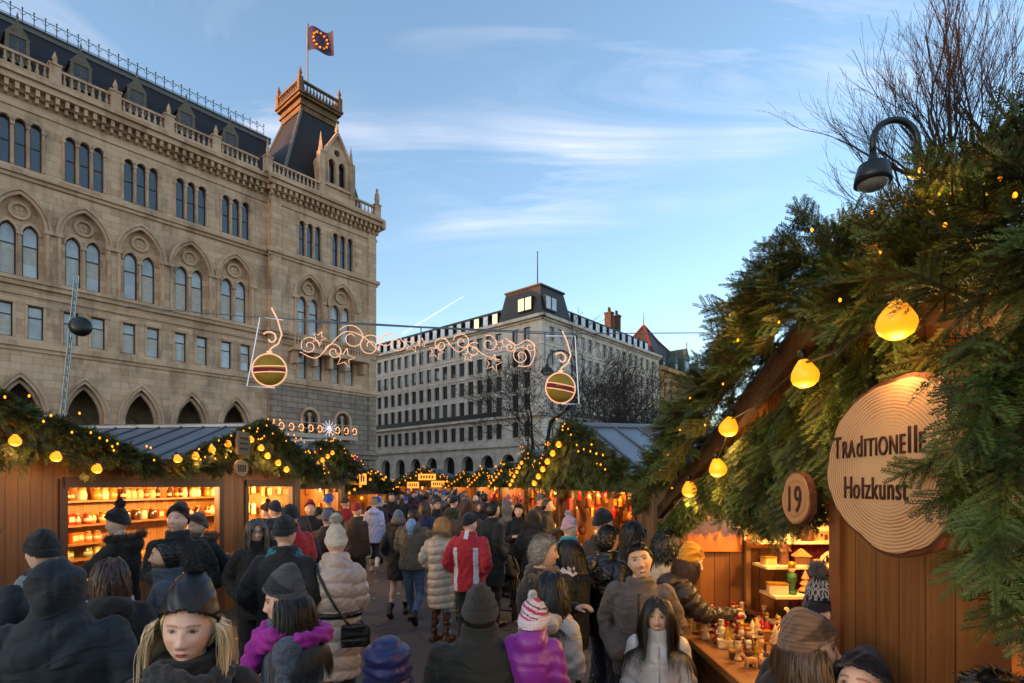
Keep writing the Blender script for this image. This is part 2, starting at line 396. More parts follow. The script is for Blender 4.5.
def window_mesh(poly, fw=0.07, transom=0.62, mull=False, blind=0):
    """one sash: frame with glass set back (outline relative to the window's own origin)"""
    mb = MB(); inn = shrink(poly, fw)
    ring(mb, inn, poly, -0.06, 0.0, 0, closed=True)
    n = len(poly); tr = tessellate_polygon([[Vector((x, 0, z)) for x, z in poly]])
    tilt = random.uniform(-.01, .01); t2 = random.uniform(-.012, .012)
    mb.add([(x, -0.05 + tilt * x + t2 * z * .4, z) for x, z in poly], [tuple(t) for t in tr], 1)
    xs = [p[0] for p in poly]; zs = [p[1] for p in poly]
    zt = min(zs) + (max(zs) - min(zs)) * transom
    if transom: mb.bb(min(xs) + .02, max(xs) - .02, -0.055, -0.004, zt - fw / 2, zt + fw / 2, 0)
    if blind:
        if blind > 0: mb.bb(min(xs) + fw, max(xs) - fw, -0.045, -0.035, max(min(zs), zt - (zt - min(zs)) * blind), zt, 2)
        else:
            for q in (-1, 1): mb.bb(q * (max(xs) - fw) * .75 - .11, q * (max(xs) - fw) * .75 + .11, -0.045, -0.035, min(zs) + fw, zt, 2)
    if mull: mb.bb(-fw * .4, fw * .4, -0.055, -0.006, min(zs) + .02, max(zs) - .02, 0)
    return mb
glass = mat('window_glass', '#39444c', 0.04, spec=1.0)
glass_pale = mat('window_glass_sky_and_blind', '#b4b8bc', 0.15, spec=0.9, var=0.35, vscale=0.6)  # pale base colour paints in reflected sky as well as blinds
glass_dark = mat('window_glass_dark', '#171b1f', 0.06, spec=0.8)
frame_brown = mat('oak_window_frame', '#3c2016', 0.5)
sand = stone_mat('sandstone', '#d8b394', '#bc9878', 1.1, 0.48, dirtamt=0.62)
sand_trim = stone_mat('sandstone_trim', '#d2ae90', '#b69274', 2.3, 0.9, mortar=0.006, bump=0.3, dirtamt=0.62)
rust = stone_mat('rusticated_stone', '#a08c7a', '#88766a', 1.0, 0.5, mortar=0.035, bump=1.0, dirtamt=0.5)
slate = mat('roof_slate', '#1b1a1e', 0.7, var=0.35, vscale=6, bump=0.6, bscale=9, stretch=(1, 1, 3))
iron = mat('dark_iron', '#1c1c1e', 0.5, metal=0.6)
lead = mat('lead_flashing', '#5c5a58', 0.5, var=0.2)

# ------------------------------------------------------------------ the town hall
def town_hall():
    C = Vector((-13.84, 57.5, 0))
    M = frame(C, (0.753, -0.657))
    root = empty('town_hall', M, 'long sandstone town hall with pointed arches, slate mansard roof and corner pavilion tower', 'building')
    wall = MB(); trim = MB(); lower = MB(); back = MB()
    wins = []                                   # (outline, x, y, z, glass)
    YM = -0.5
    bays = [13.7 + 3.45 * k for k in range(10)]
    def bay(cx, x0, x1, y, ris=False):
        # -- storey panels
        arc = pointed(cx, 2.3, 0.0, 6.7, 2.45, 10)
        if not ris:
            panel(wall, [(x0, 0), (x1, 0), (x1, 11.2), (x0, 11.2)], [arc], y, 0.9)
            arch_ring(trim, cx, 2.3, 6.7, 2.45, 0.20, y - 0.1, y + 0.10, None)
            arch_ring(trim, cx, 2.72, 6.7, 2.72, 0.16, y - 0.1, y + 0.18, None)
            arch_ring(trim, cx, 1.9, 6.7, 2.1, 0.19, y - 0.5, y - 0.2, 0.0)
            for s in (-1, 1):
                trim.bb(cx + s * 1.3 - .22, cx + s * 1.3 + .22, y - .1, y + .22, 6.4, 6.75)
                trim.tube([(cx + s * 1.32, y + .08, 0.4), (cx + s * 1.32, y + .08, 6.4)], 0.11, 8)
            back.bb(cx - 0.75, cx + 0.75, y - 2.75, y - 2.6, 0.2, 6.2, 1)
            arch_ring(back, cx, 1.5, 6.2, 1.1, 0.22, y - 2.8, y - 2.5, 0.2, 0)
        mz = [rect(cx + s * 0.78, 0.82, 11.75, 13.95) for s in (-1, 1)]
        panel(wall, [(x0, 11.2), (x1, 11.2), (x1, 15.4), (x0, 15.4)], mz, y, 0.28)
        for s in (-1, 1):
            wins.append(('mez', cx + s * 0.78, y - 0.2, 11.75, glass_pale))
            trim.bb(cx + s * .78 - .56, cx + s * .78 + .56, y - .02, y + .12, 13.98, 14.16)
            trim.bb(cx + s * .78 - .55, cx + s * .78 - .41, y - .02, y + .06, 11.75, 13.98)
            trim.bb(cx + s * .78 + .41, cx + s * .78 + .55, y - .02, y + .06, 11.75, 13.98)
        big = pointed(cx, 2.55, 15.75, 19.15, 2.0, 10)
        panel(wall, [(x0, 15.4), (x1, 15.4), (x1, 22.5), (x0, 22.5)], [big], y, 0.42)
        lan = [pointed(cx + s * 0.58, 0.86, 15.9, 18.75, 0.62, 6) for s in (-1, 1)]
        panel(wall, shrink(big, -0.02), lan, y - 0.40, 0.3)
        for s in (-1, 1): wins.append(('pn', cx + s * 0.58, y - 0.6, 15.9, glass_pale))
        trim.tube([(cx, y - .34, 15.9), (cx, y - .34, 18.7)], 0.09, 8)
        trim.bb(cx - .17, cx + .17, y - .45, y - .2, 18.6, 18.85)
        for s in (-1, 1): arch_ring(trim, cx + s * 0.58, .86, 18.75, .62, .13, y - .45, y - .28, None, n=6)
        cir = [(cx + .42 * math.cos(k * .3142), 20.15 + .42 * math.sin(k * .3142)) for k in range(20)]
        cio = [(cx + .58 * math.cos(k * .3142), 20.15 + .58 * math.sin(k * .3142)) for k in range(20)]
        ring(trim, cir, cio, y - .45, y - .22, closed=True)
        for k in range(4):
            A = k * math.pi / 2 + .785
            trim.ball((cx + .2 * math.cos(A), y - .4, 20.15 + .2 * math.sin(A)), (.16, .06, .16), 8)
        arch_ring(trim, cx, 2.55, 19.15, 2.0, 0.18, y - .05, y + .08, None)
        arch_ring(trim, cx, 2.95, 19.15, 2.25, 0.17, y - .05, y + .17, None)
        for s in (-1, 1):
            trim.bb(cx + s * 1.5 - .27, cx + s * 1.5 + .27, y - .03, y + .2, 18.95, 19.2)
            trim.tube([(cx + s * 1.42, y + .06, 15.7), (cx + s * 1.42, y + .06, 18.95)], 0.10, 8)
        tw = [pointed(cx + k * 0.80, 0.60, 22.95, 25.75, 0.32, 6) for k in (-1, 0, 1)]
        panel(wall, [(x0, 22.5), (x1, 22.5), (x1, 28.0), (x0, 28.0)], tw, y, 0.3)
        for k in (-1, 0, 1):
            wins.append(('top', cx + k * .8, y - .2, 22.95, glass))
            arch_ring(trim, cx + k * .8, .62, 25.75, .32, .17, y - .05, y + .12, None, n=6)
        for k in (-.4, .4, -1.2, 1.2):
            trim.tube([(cx + k, y + .03, 23.0), (cx + k, y + .03, 25.6)], 0.075, 8)
            trim.bb(cx + k - .12, cx + k + .12, y - .05, y + .14, 25.55, 25.75)
    for k, cx in enumerate(bays):
        x0 = 11.0 if k == 0 else (bays[k - 1] + cx) / 2
        bay(cx, x0, (cx + bays[k + 1]) / 2 if k + 1 < len(bays) else cx + 1.72, YM)
    xe = bays[-1] + 1.72
    # far wing beyond the picture: plain mass of the same height, drawn out to shade the square
    wall.bb(xe, 340, -12, YM, 0, 28)
    wall.bb(1.2, 340, -95, -12.3, 0, 29.5)          # deep courtyard block behind the front, unseen, added to shade the office
    bay(7.25, 5.55, 10.0, 0.0, True); bay(3.86, 1.0, 5.55, 0.0, True)
    for a, b in ((0, 1.0), (10.0, 11.0)):
        panel(wall, [(a, 11.2), (b, 11.2), (b, 28.0), (a, 28.0)], [], 0.0)
        lower.bb(a + .05, b - .05, 0.0, 0.12, 0, 11.0); wall.bb(a + .05, b - .05, 0.0, 0.12, 11.5, 27.9)
    # rusticated base of the pavilion with small two-light windows
    holes = []
    for cx in (7.25, 3.86):
        holes.append(pointed(cx, 1.5, 6.2, 8.2, 0.78, 8))
        for s in (-1, 1): wins.append(('base', cx + s * .36, -.3, 6.35, glass_dark))
        arch_ring(trim, cx, 1.5, 8.2, .78, .2, -.05, .14, 6.2)
        trim.tube([(cx, -.1, 6.2), (cx, -.1, 8.4)], .1, 8); trim.ball((cx, -.1, 8.55), (.2, .1, .2), 8)
    holes.append(pointed(1.9, 1.4, 0, 2.6, .7, 8))
    panel(lower, [(0, 0), (11, 0), (11, 11.2), (0, 11.2)], holes, 0.0, 0.4)
    for cx in (7.25, 3.86): lower.bb(cx - .8, cx + .8, -.55, -.42, 6.1, 9.2)
    lower.bb(1.0, 2.8, -.6, -.5, 0, 3.6)
    for z0, z1, pr in ((0, 1.6, .35), (4.6, 5.0, .25), (5.0, 5.25, .4)): lower.bb(-.25 if pr > .3 else -.15, 11.0 + pr * .4, -.1, pr, z0, z1)
    # gable end facing away from the square, side of the pavilion towards the main wall
    wall.bb(-.004, .0, -12, 0, 0, 28); wall.bb(10.99, 11.0, YM, 0, 11.2, 28); lower.bb(10.99, 11.0, YM, 0, 0, 11.2)
    wall.bb(0.1, 150, -12.2, -11.9, 0, 28)
    # bands
    for z0, z1, pr in ((10.9, 11.15, .12), (11.15, 11.5, .26), (14.55, 14.75, .12), (15.15, 15.45, .22), (15.45, 15.68, .34), (22.15, 22.4, .14), (22.4, 22.72, .30), (26.75, 26.95, .10)):
        trim.bb(11.0, 150, YM - .05, YM + pr, z0, z1); trim.bb(-pr, 11.0 + pr, -.05, pr, z0, z1)
        trim.bb(-pr, .001, -12, -.05, z0, z1)
    for x0, x1, yy in ((11.3, 150, YM), (-.3, 11.3, 0.0)):
        trim.bb(x0, x1, yy - .2, yy + .75, 28.15, 28.55); trim.bb(x0, x1, yy - .2, yy + .95, 28.55, 28.85); trim.bb(x0, x1, yy - .2, yy + .55, 28.85, 29.1)
        trim.bb(x0, x1, yy - .1, yy + .25, 27.75, 28.15)
        x = x0 + .2
        while x < min(x1, 52):
            trim.bb(x, x + .22, yy - .05, yy + .62, 27.72, 28.15); trim.bb(x + .02, x + .2, yy - .05, yy + .36, 27.38, 27.72)
            x += .52
    trim.bb(-.85, 0, -12, .5, 28.2, 29.1)
    # balconies under the pavilion's tall windows
    trim.bb(1.6, 9.4, 0, 1.25, 14.0, 14.3)
    trim.bb(1.6, 9.4, 1.05, 1.22, 15.2, 15.4); trim.bb(1.6, 9.4, 1.05, 1.2, 14.3, 14.45)
    for k in range(27): trim.tube([(1.75 + k * .29, 1.13, 14.4), (1.75 + k * .29, 1.13, 15.2)], .07, 6)
    for x in (2.0, 4.0, 5.55, 7.1, 9.0): trim.prism([(x - .16, 12.9), (x + .16, 12.9), (x + .16, 14.0), (x - .16, 14.0)], 0, .9)
    wall.build('wall', sand, root); trim.build('stone_trim', sand_trim, root); lower.build('rusticated_base', rust, root)
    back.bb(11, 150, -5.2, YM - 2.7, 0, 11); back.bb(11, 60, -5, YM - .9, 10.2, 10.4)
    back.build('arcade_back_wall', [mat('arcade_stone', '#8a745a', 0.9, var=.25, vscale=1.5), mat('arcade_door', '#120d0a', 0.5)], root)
    # windows
    blindm = mat('window_blind', '#c4beb4', .7, var=.15)
    protos = {}
    def proto(kind, v=0):
        if kind == 'mez': return window_mesh(rect(0, .82, 0, 2.2), .07, .66, blind=(0, .98, .5, -1, .98)[v])
        if kind == 'pn': return window_mesh(pointed(0, .86, 0, 2.85, .62, 6), .08, .60, blind=(0, .98, .55, -1, .98)[v])
        if kind == 'top': return window_mesh(pointed(0, .60, 0, 2.8, .32, 6), .06, .5)
        return window_mesh(pointed(0, .6, 0, 1.75, .35, 6), .06, .5)
    for kind, x, y, z, gm in wins:
        if len([1 for w in wins if w[1] < x]) > 96: continue
        key = (kind, random.randrange(5))
        if key not in protos:
            o = proto(kind, key[1]).build('window', [frame_brown, gm, blindm], root); protos[key] = o.data
        else:
            o = bpy.data.objects.new('window', protos[key]); COL.objects.link(o); o.parent = root
        o.location = (x, y, z)
    # balustrade
    bal = MB()
    def balus(x0, x1, yy, z=29.1, h=1.05, step=.36, M=None, ped=True):
        bal.bb(x0, x1, yy - .13, yy + .13, z, z + .16, 0, M); bal.bb(x0, x1, yy - .15, yy + .15, z + h - .16, z + h, 0, M)
        n = max(1, int((x1 - x0) / step))
        for k in range(n):
            x = x0 + (k + .5) * (x1 - x0) / n
            bal.lathe([(.07, 0), (.12, .22), (.05, .5), (.09, h - .32)], 6, (x, yy, z + .16), 0, M)
    def pedestal(x, yy, fin=.5):
        bal.bb(x - .32, x + .32, yy - .24, yy + .24, 29.05, 30.3); bal.bb(x - .38, x + .38, yy - .3, yy + .3, 30.3, 30.42)
        bal.lathe([(.16, 0), (.2, .12), (.1, .25), (.17, .4), (.02, .4 + fin)], 8, (x, yy, 30.42))
    edges = [11.6] + [c + 1.72 for c in bays]
    for a, b in zip(edges, edges[1:]):
        balus(a + .32, b - .32, YM + .35); pedestal(b, YM + .35); bal.build('balustrade', sand_trim, root); bal.__init__()
    pedestal(11.3, .2, 1.3); bal.build('pedestal', sand_trim, root); bal.__init__(); pedestal(.1, .3, .8)
    bal.lathe([(.22, 0), (.26, .5), (.2, 1.0), (.1, 1.2), (.14, 1.4), (.02, 1.6)], 8, (.1, .3, 30.5)); bal.build('pedestal', sand_trim, root); bal.__init__()
    balus(6.3, 10.9, .3); bal.build('balustrade', sand_trim, root); bal.__init__(); balus(.5, 3.0, .3); bal.build('balustrade', sand_trim, root); bal.__init__()
    Ms = Matrix.Translation((0, 0, 0)) @ Matrix.Rotation(R(-90), 4, 'Z')
    balus(0.4, 10, -.3, M=Ms)
    bal.build('balustrade', sand_trim, root)
    # mansard roof with crest railing and dormers
    rf = MB()
    rf.add([(11, -1.4, 29.1), (340, -1.4, 29.1), (340, -4.2, 34.5), (9, -4.2, 34.5)], [(0, 1, 2, 3)])
    rf.add([(24, -13, 29.3), (340, -13, 29.3), (340, -24, 40), (24, -24, 40), (24, -95, 40), (340, -95, 40)], [(0, 1, 2, 3), (3, 2, 5, 4)])  # unseen rear roof, raised above the front to keep low sun off the office
    rf.add([(9, -4.2, 34.55), (340, -4.2, 34.55), (340, -9, 34.9), (9, -9, 34.9), (9, -11.8, 29), (340, -11.8, 29)], [(0, 1, 2, 3), (3, 2, 5, 4)])
    rf.bb(11, 150, -1.5, YM, 28.95, 29.08)
    roof = rf.build('roof', slate, root)
    cr = MB(); cr.bb(9, 150, -4.35, -4.0, 34.25, 34.6, 1); cr.bb(9, 150, -4.3, -3.9, 34.6, 34.72, 1)
    x = 9.6
    while x < 60:
        cr.tube([(x, -4.15, 34.7), (x, -4.15, 35.75)], .028, 4); cr.tube([(x, -4.15, 35.3), (x + .32, -4.15, 35.65), (x + .64, -4.15, 35.3)], .02, 4)
        cr.ball((x, -4.15, 35.8), .07, 5); x += .64
    cr.tube([(9.6, -4.15, 35.62), (60, -4.15, 35.62)], .025, 4); cr.tube([(9.6, -4.15, 34.95), (60, -4.15, 34.95)], .025, 4)
    cr.build('ridge_railing', [iron, lead], root)
    dor0 = None
    for cx in bays:
        if dor0 is None:
            d = MB()
            d.bb(-.55, .55, -2.2, 0, 0, 1.7); d.prism([(-.7, 1.7), (.7, 1.7), (0, 2.75)], -2.3, .08)
            d.bb(-.62, -.42, -.1, .1, 0, 1.75); d.bb(.42, .62, -.1, .1, 0, 1.75); d.lathe([(.1, 0), (.04, .2), (.08, .35), (.01, .7)], 6, (0, 0, 2.7))
            d.bb(-.38, .38, -.05, .02, .15, 1.6, 1); d.bb(-.04, .04, 0, .05, .15, 1.6); d.bb(-.38, .38, 0, .04, 1.0, 1.07)
            dor0 = d.build('dormer', [mat('dormer_stone', '#6a5e50', 0.85, var=.25), glass_dark], root); o = dor0
        else:
            o = bpy.data.objects.new('dormer', dor0.data); COL.objects.link(o); o.parent = root
        o.location = (cx, -1.55, 30.3)
    # pavilion tower roof
    tw = MB()
    b0 = [(.9, -.9, 29.1), (9.6, -.9, 29.1), (9.6, -9.6, 29.1), (.9, -9.6, 29.1)]
    t0 = [(3.0, -2.6, 38.0), (6.7, -2.6, 38.0), (6.7, -6.3, 38.0), (3.0, -6.3, 38.0)]
    tw.add(b0 + t0, [(0, 1, 5, 4), (1, 2, 6, 5), (2, 3, 7, 6), (3, 0, 4, 7)])
    for i in range(4): tw.tube([b0[i], t0[i]], .16, 6, 1)
    tw.build('tower_roof', [slate, lead], root)
    tp = MB()
    cx, cy = 4.85, -4.45
    for hw, z0, z1 in ((1.95, 38.0, 38.5), (2.1, 38.5, 38.7), (1.95, 38.7, 39.2), (2.25, 39.2, 39.45), (2.4, 39.45, 39.65)): tp.bb(cx - hw, cx + hw, cy - hw, cy + hw, z0, z1)
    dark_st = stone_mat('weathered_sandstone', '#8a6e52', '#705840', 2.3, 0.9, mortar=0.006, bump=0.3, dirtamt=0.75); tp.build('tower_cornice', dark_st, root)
    bal = MB()
    for k in range(4):
        MM = Matrix.Translation((cx, cy, 0)) @ Matrix.Rotation(k * math.pi / 2, 4, 'Z')
        balus(-1.9, 1.9, 2.1, 39.65, 1.1, .34, MM)
        bal.bb(1.88, 2.32, 1.88, 2.32, 39.65, 40.95, 0, MM); bal.lathe([(.2, 0), (.12, .2), (.2, .4), (.02, 1.0)], 8, (2.1, 2.1, 40.95), 0, MM)
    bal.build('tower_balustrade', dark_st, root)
    # gabled stone window in front of the tower roof
    ae = MB(); ax = 4.6
    hole = [pointed(ax + s * .55, .75, 30.6, 32.4, .55, 6) for s in (-1, 1)] + [[(ax + .32 * math.cos(k * .5236), 33.65 + .32 * math.sin(k * .5236)) for k in range(12)]]
    panel(ae, [(ax - 1.45, 29.1), (ax + 1.45, 29.1), (ax + 1.45, 33.0), (ax, 35.4), (ax - 1.45, 33.0)], hole, .25, .35)
    ae.bb(ax - 1.2, ax + 1.2, -.3, -.2, 30, 34, 1)
    ae.prism([(ax - 1.4, 33.0), (ax + 1.4, 33.0), (ax, 35.3)], -4, -.3)
    ae.bb(ax - 1.42, ax - 1.3, -3, .24, 29.1, 33); ae.bb(ax + 1.3, ax + 1.42, -3, .24, 29.1, 33)
    for s in (-1, 1):
        ae.bb(ax + s * 1.62 - .25, ax + s * 1.62 + .25, -.2, .45, 29.1, 33.2); ae.lathe([(.3, 0), (.24, .3), (.02, 1.9)], 4, (ax + s * 1.62, .1, 33.2))
        ae.box((ax + s * .78, .2, 34.25), (.22, .5, 2.95), 0, ry=-s * .545)
    ae.lathe([(.16, 0), (.08, .3), (.2, .5), (.02, 1.3)], 8, (ax, .2, 35.3)); ae.bb(ax - 1.5, ax + 1.5, .2, .42, 30.2, 30.45)
    for s in (-1, 0, 1): ae.tube([(ax + s * .98, .3, 30.5), (ax + s * .98, .3, 32.4)], .1, 6)
    ae.build('gabled_window', [sand_trim, glass_dark], root)
    # flagpole and flag
    P = M @ Vector((5.0, -4.5, 39.6))
    fp = empty('flagpole', Matrix.Translation(P), 'tall thin pole with a dark flag on the pavilion tower', 'flagpole')
    k = MB(); k.tube([(0, 0, 0), (0, 0, 8.6)], [.09, .05], 8); k.ball((0, 0, 8.65), .12, 8); k.build('pole', mat('pole_paint', '#8a7a66', .5), fp)
    fl = MB(); nx, nz = 24, 14; vs = []; fs = []
    for i in range(nx + 1):
        for j in range(nz + 1):
            u, w = i / nx, j / nz
            vs.append((.06 + 2.5 * u, -.35 * math.sin(u * 5.2 + w * 1.1) * u ** .7, 8.4 - 2.35 * (1 - w) - .35 * u + .12 * math.sin(u * 7)))
    for i in range(nx):
        for j in range(nz): a = i * (nz + 1) + j; fs.append((a, a + nz + 1, a + nz + 2, a + 1))
    fl.add(vs, fs)
    fo = fl.build('flag', mat('flag_cloth', '#2a1a44', .7), fp, True)
    st = MB()
    for q in range(12):
        A = q * math.pi / 6; u = .5 + .26 * math.cos(A); w = .5 + .32 * math.sin(A)
        px_, pz_ = .06 + 2.5 * u, 8.4 - 2.35 * (1 - w) - .35 * u + .12 * math.sin(u * 7); py_ = -.35 * math.sin(u * 5.2 + w * 1.1) * u ** .7
        star = [(px_ + (.16 if z % 2 == 0 else .07) * math.sin(z * .6283), pz_ + (.16 if z % 2 == 0 else .07) * math.cos(z * .6283)) for z in range(10)]
        st.prism(star, py_ - .10, py_ + .10)
    st.build('ring_of_stars', mat('star_gold', '#e8a020', .6), fo)
    return M
HALL = town_hall()

# ------------------------------------------------------------------ pale office block with arcade
def office():
    M = frame((4.4, 82, 0), (-0.66, -0.75))
    root = empty('office_building', M, 'pale stone corner office block with rows of plain windows, dark attic and arcade', 'building')
    pale = stone_mat('pale_limestone', '#dccbbb', '#c8b6a6', 1.8, 0.7, mortar=0.008, bump=.2, dirt='#4a4038', dirtamt=.5)
    wall = MB(); trim = MB()
    rows = [(23.3, 25.5), (19.9, 22.1), (16.6, 18.8), (13.2, 15.6), (9.2, 11.5)]
    lc = [2.9, 5.2] + [8.6 + 2.07 * k for k in range(17)]
    rc = [2.3, 4.4] + [8.2 + 2.14 * k for k in range(13)]
    Lx, Ry = 44.2, 36.4
    MR = Matrix.Rotation(R(90), 4, 'Z')         # side face: its outward normal is local -x; local u runs away from the corner
    wins = []
    for side, cols, ln in ((0, lc, Lx), (1, rc, Ry)):
        # the side face uses u measured from the corner, plane mirrored
        T = Matrix.Identity(4) if side == 0 else Matrix(((0, -1, 0, 0), (-1, 0, 0, 0), (0, 0, 1, 0), (0, 0, 0, 1)))
        for k, cx in enumerate(cols):
            x0 = 0 if k == 0 else (cols[k - 1] + cx) / 2; x1 = ln if k == len(cols) - 1 else (cx + cols[k + 1]) / 2
            hs = [rect(cx, 1.28, a, b) for a, b in rows]
            panel(wall, [(x0, 8.2), (x1, 8.2), (x1, 26.9), (x0, 26.9)], hs, 0, .3, 0, 0, T)
            for a, b in rows:
                wins.append((side, cx, a, b - a))
                trim.bb(cx - .78, cx + .78, -.02, .07, a - .14, a - .02, 0, T)
                trim.bb(cx - .78, cx - .64, -.02, .05, a, b, 0, T); trim.bb(cx + .64, cx + .78, -.02, .05, a, b, 0, T); trim.bb(cx - .78, cx + .78, -.02, .06, b, b + .14, 0, T)
        # arcade
        n = int(ln / 4.1); st = ln / n
        for k in range(n):
            cx = (k + .5) * st
            panel(wall, [(k * st, 0), ((k + 1) * st, 0), ((k + 1) * st, 8.2), (k * st, 8.2)], [pointed(cx, 2.7, 0, 5.4, 1.35, 10)], 0, .8, 0, 0, T)
            arch_ring(trim, cx, 2.7, 5.4, 1.35, .3, -.05, .1, 0, 0, T)
            wall.bb(cx - 1.5, cx + 1.5, -1.0, -.8, 0, 7.4, 1, T)
            for q in (-.45, .45): trim.bb(cx + q - .06, cx + q + .06, -.8, -.7, 0, 6.4, 1, T)
            trim.bb(cx - 1.35, cx + 1.35, -.8, -.7, 4.3, 4.5, 1, T)
        for z0, z1, pr in ((0, .9, .12), (7.9, 8.35, .3), (12.2, 12.6, .45), (26.2, 26.5, .25), (26.5, 26.95, .7), (22.6, 22.75, .08), (19.2, 19.35, .08)):
            trim.bb(-pr, ln, -.05, pr, z0, z1, 0, T)
        for cx in cols[2:]: trim.bb(cx - 1.0, cx + 1.0, .38, .42, 12.6, 13.4, 1, T)
    wall.bb(.3, Lx, -Ry, -Ry + .2, 0, 26.9); wall.bb(Lx - .2, Lx, -Ry, 0, 0, 26.9)
    wall.build('wall', [pale, mat('arcade_dark_glazing', '#14110f', .35)], root); trim.build('stone_trim', [pale, mat('bronze_railing', '#2e2a26', .5, metal=.3)], root)
    fr = [mat('grey_window_frame', '#5c5850', .5), mat('white_window_frame', '#b5b2ac', .5)]
    pm = {}
    def key(w): return (0 if w[0] == 0 else 1, round(w[3], 2), random.randrange(3))
    rest = MB(); cnt = 0
    T1 = Matrix(((0, -1, 0, 0), (-1, 0, 0, 0), (0, 0, 1, 0), (0, 0, 0, 1)))
    wins.sort(key=lambda w: w[1])
    for w in wins:
        side, cx, a, h = w; kk = key(w)
        gl = [glass_dark, glass, glass_dark][kk[2]] if side == 0 else [glass, glass_pale, glass][kk[2]]
        if cnt < 98:
            if kk not in pm:
                mb = window_mesh(rect(0, 1.28, 0, h), .08, 0 if side == 0 else .7, True); o = mb.build('window', [fr[side], gl], root); pm[kk] = o.data
            else: o = bpy.data.objects.new('window', pm[kk]); COL.objects.link(o); o.parent = root
            if side == 0: o.location = (cx, -.2, a)
            else: o.location = (.2, -cx, a); o.rotation_euler = (0, 0, R(90))
            cnt += 1
        else:
            T = Matrix.Translation((cx, -.2, a)) if side == 0 else Matrix.Translation((.2, -cx, a)) @ Matrix.Rotation(R(90), 4, 'Z')
            mb = window_mesh(rect(0, 1.28, 0, h), .08, 0 if side == 0 else .7, True)
            rest.add(mb.v, mb.f, 0, T); rest.m[-len(mb.m):] = [(0 if m == 0 else 1) + 2 * side for m in mb.m]
    ro = rest.build('far_window', [fr[0], glass_dark, fr[1], glass], root); ro['kind'] = 'stuff'
    # attic
    at_ = MB(); dk = mat('attic_roof', '#241f1e', .6, var=.25, vscale=2)
    at_.add([(1, -1, 26.95), (Lx, -1, 26.95), (Lx, -2.6, 30.2), (2.6, -2.6, 30.2), (1, -Ry, 26.95), (2.6, -Ry, 30.2), (Lx, -Ry, 30.2)], [(0, 1, 2, 3), (4, 0, 3, 5), (3, 2, 6, 5)])
    at_.add([(.7, -.7, 26.95), (9.5, -.7, 26.95), (9.5, -8.5, 26.95), (.7, -8.5, 26.95), (1.8, -1.8, 32), (8.7, -1.8, 32), (8.7, -7.6, 32), (1.8, -7.6, 32)], [(0, 1, 5, 4), (1, 2, 6, 5), (2, 3, 7, 6), (3, 0, 4, 7), (4, 5, 6, 7)])
    at_.bb(1.6, 8.9, -7.8, -1.6, 32, 32.25)
    at_.build('attic', dk, root)
    litw = glow('lit_attic_window', '#ffcf98', .42, '#ffd9a8')
    dm = MB()
    def dorm(cx, side, lit, w=1.0):
        T = Matrix.Identity(4) if side == 0 else T1
        dm.bb(cx - w * .62, cx + w * .62, -2.6, -1.35, 27.5, 29.5, 0, T); dm.bb(cx - w / 2, cx + w / 2, -1.36, -1.31, 27.75, 29.25, 1 if lit else 2, T); dm.build('attic_window', [dk, litw, glass_pale], root); dm.__init__()
    for k, cx in enumerate(lc[2:]): dorm(cx, 0, k in (1, 3))
    for k, cx in enumerate(rc[2:]): dorm(cx, 1, False, 1.1)
    for cx, w, side, lit in ((3.3, 1.1, 0, 1), (4.7, 1.1, 0, 1), (2.4, 1.1, 1, 0), (3.8, 1.1, 1, 0)):
        T = Matrix.Identity(4) if side == 0 else T1
        dm.bb(cx - w * .6, cx + w * .6, -1.6, -.75, 28.2, 30.4, 0, T); dm.bb(cx - w / 2, cx + w / 2, -.76, -.70, 28.4, 30.2, 1 if lit else 2, T); dm.build('attic_window', [dk, litw, glass_pale], root); dm.__init__()
    a = MB(); a.tube([(4.5, -4.5, 32.2), (4.5, -4.5, 38.5)], [.12, .07], 6); a.ball((4.5, -4.5, 38.5), .12, 6); a.build('mast', iron, root)
    ch = MB()
    for y in (-24, -26.5):
        ch.bb(2.9, 4.2, y - .5, y + .5, 30, 33.0); ch.bb(2.8, 4.3, y - .6, y + .6, 33, 33.3)
        for q in (-.2, .25): ch.tube([(3.5, y + q, 33.3), (3.5, y + q, 34.2)], .16, 6)
    ch.build('chimney', mat('chimney_brick', '#4a3830', .9, var=.3), root)
office()

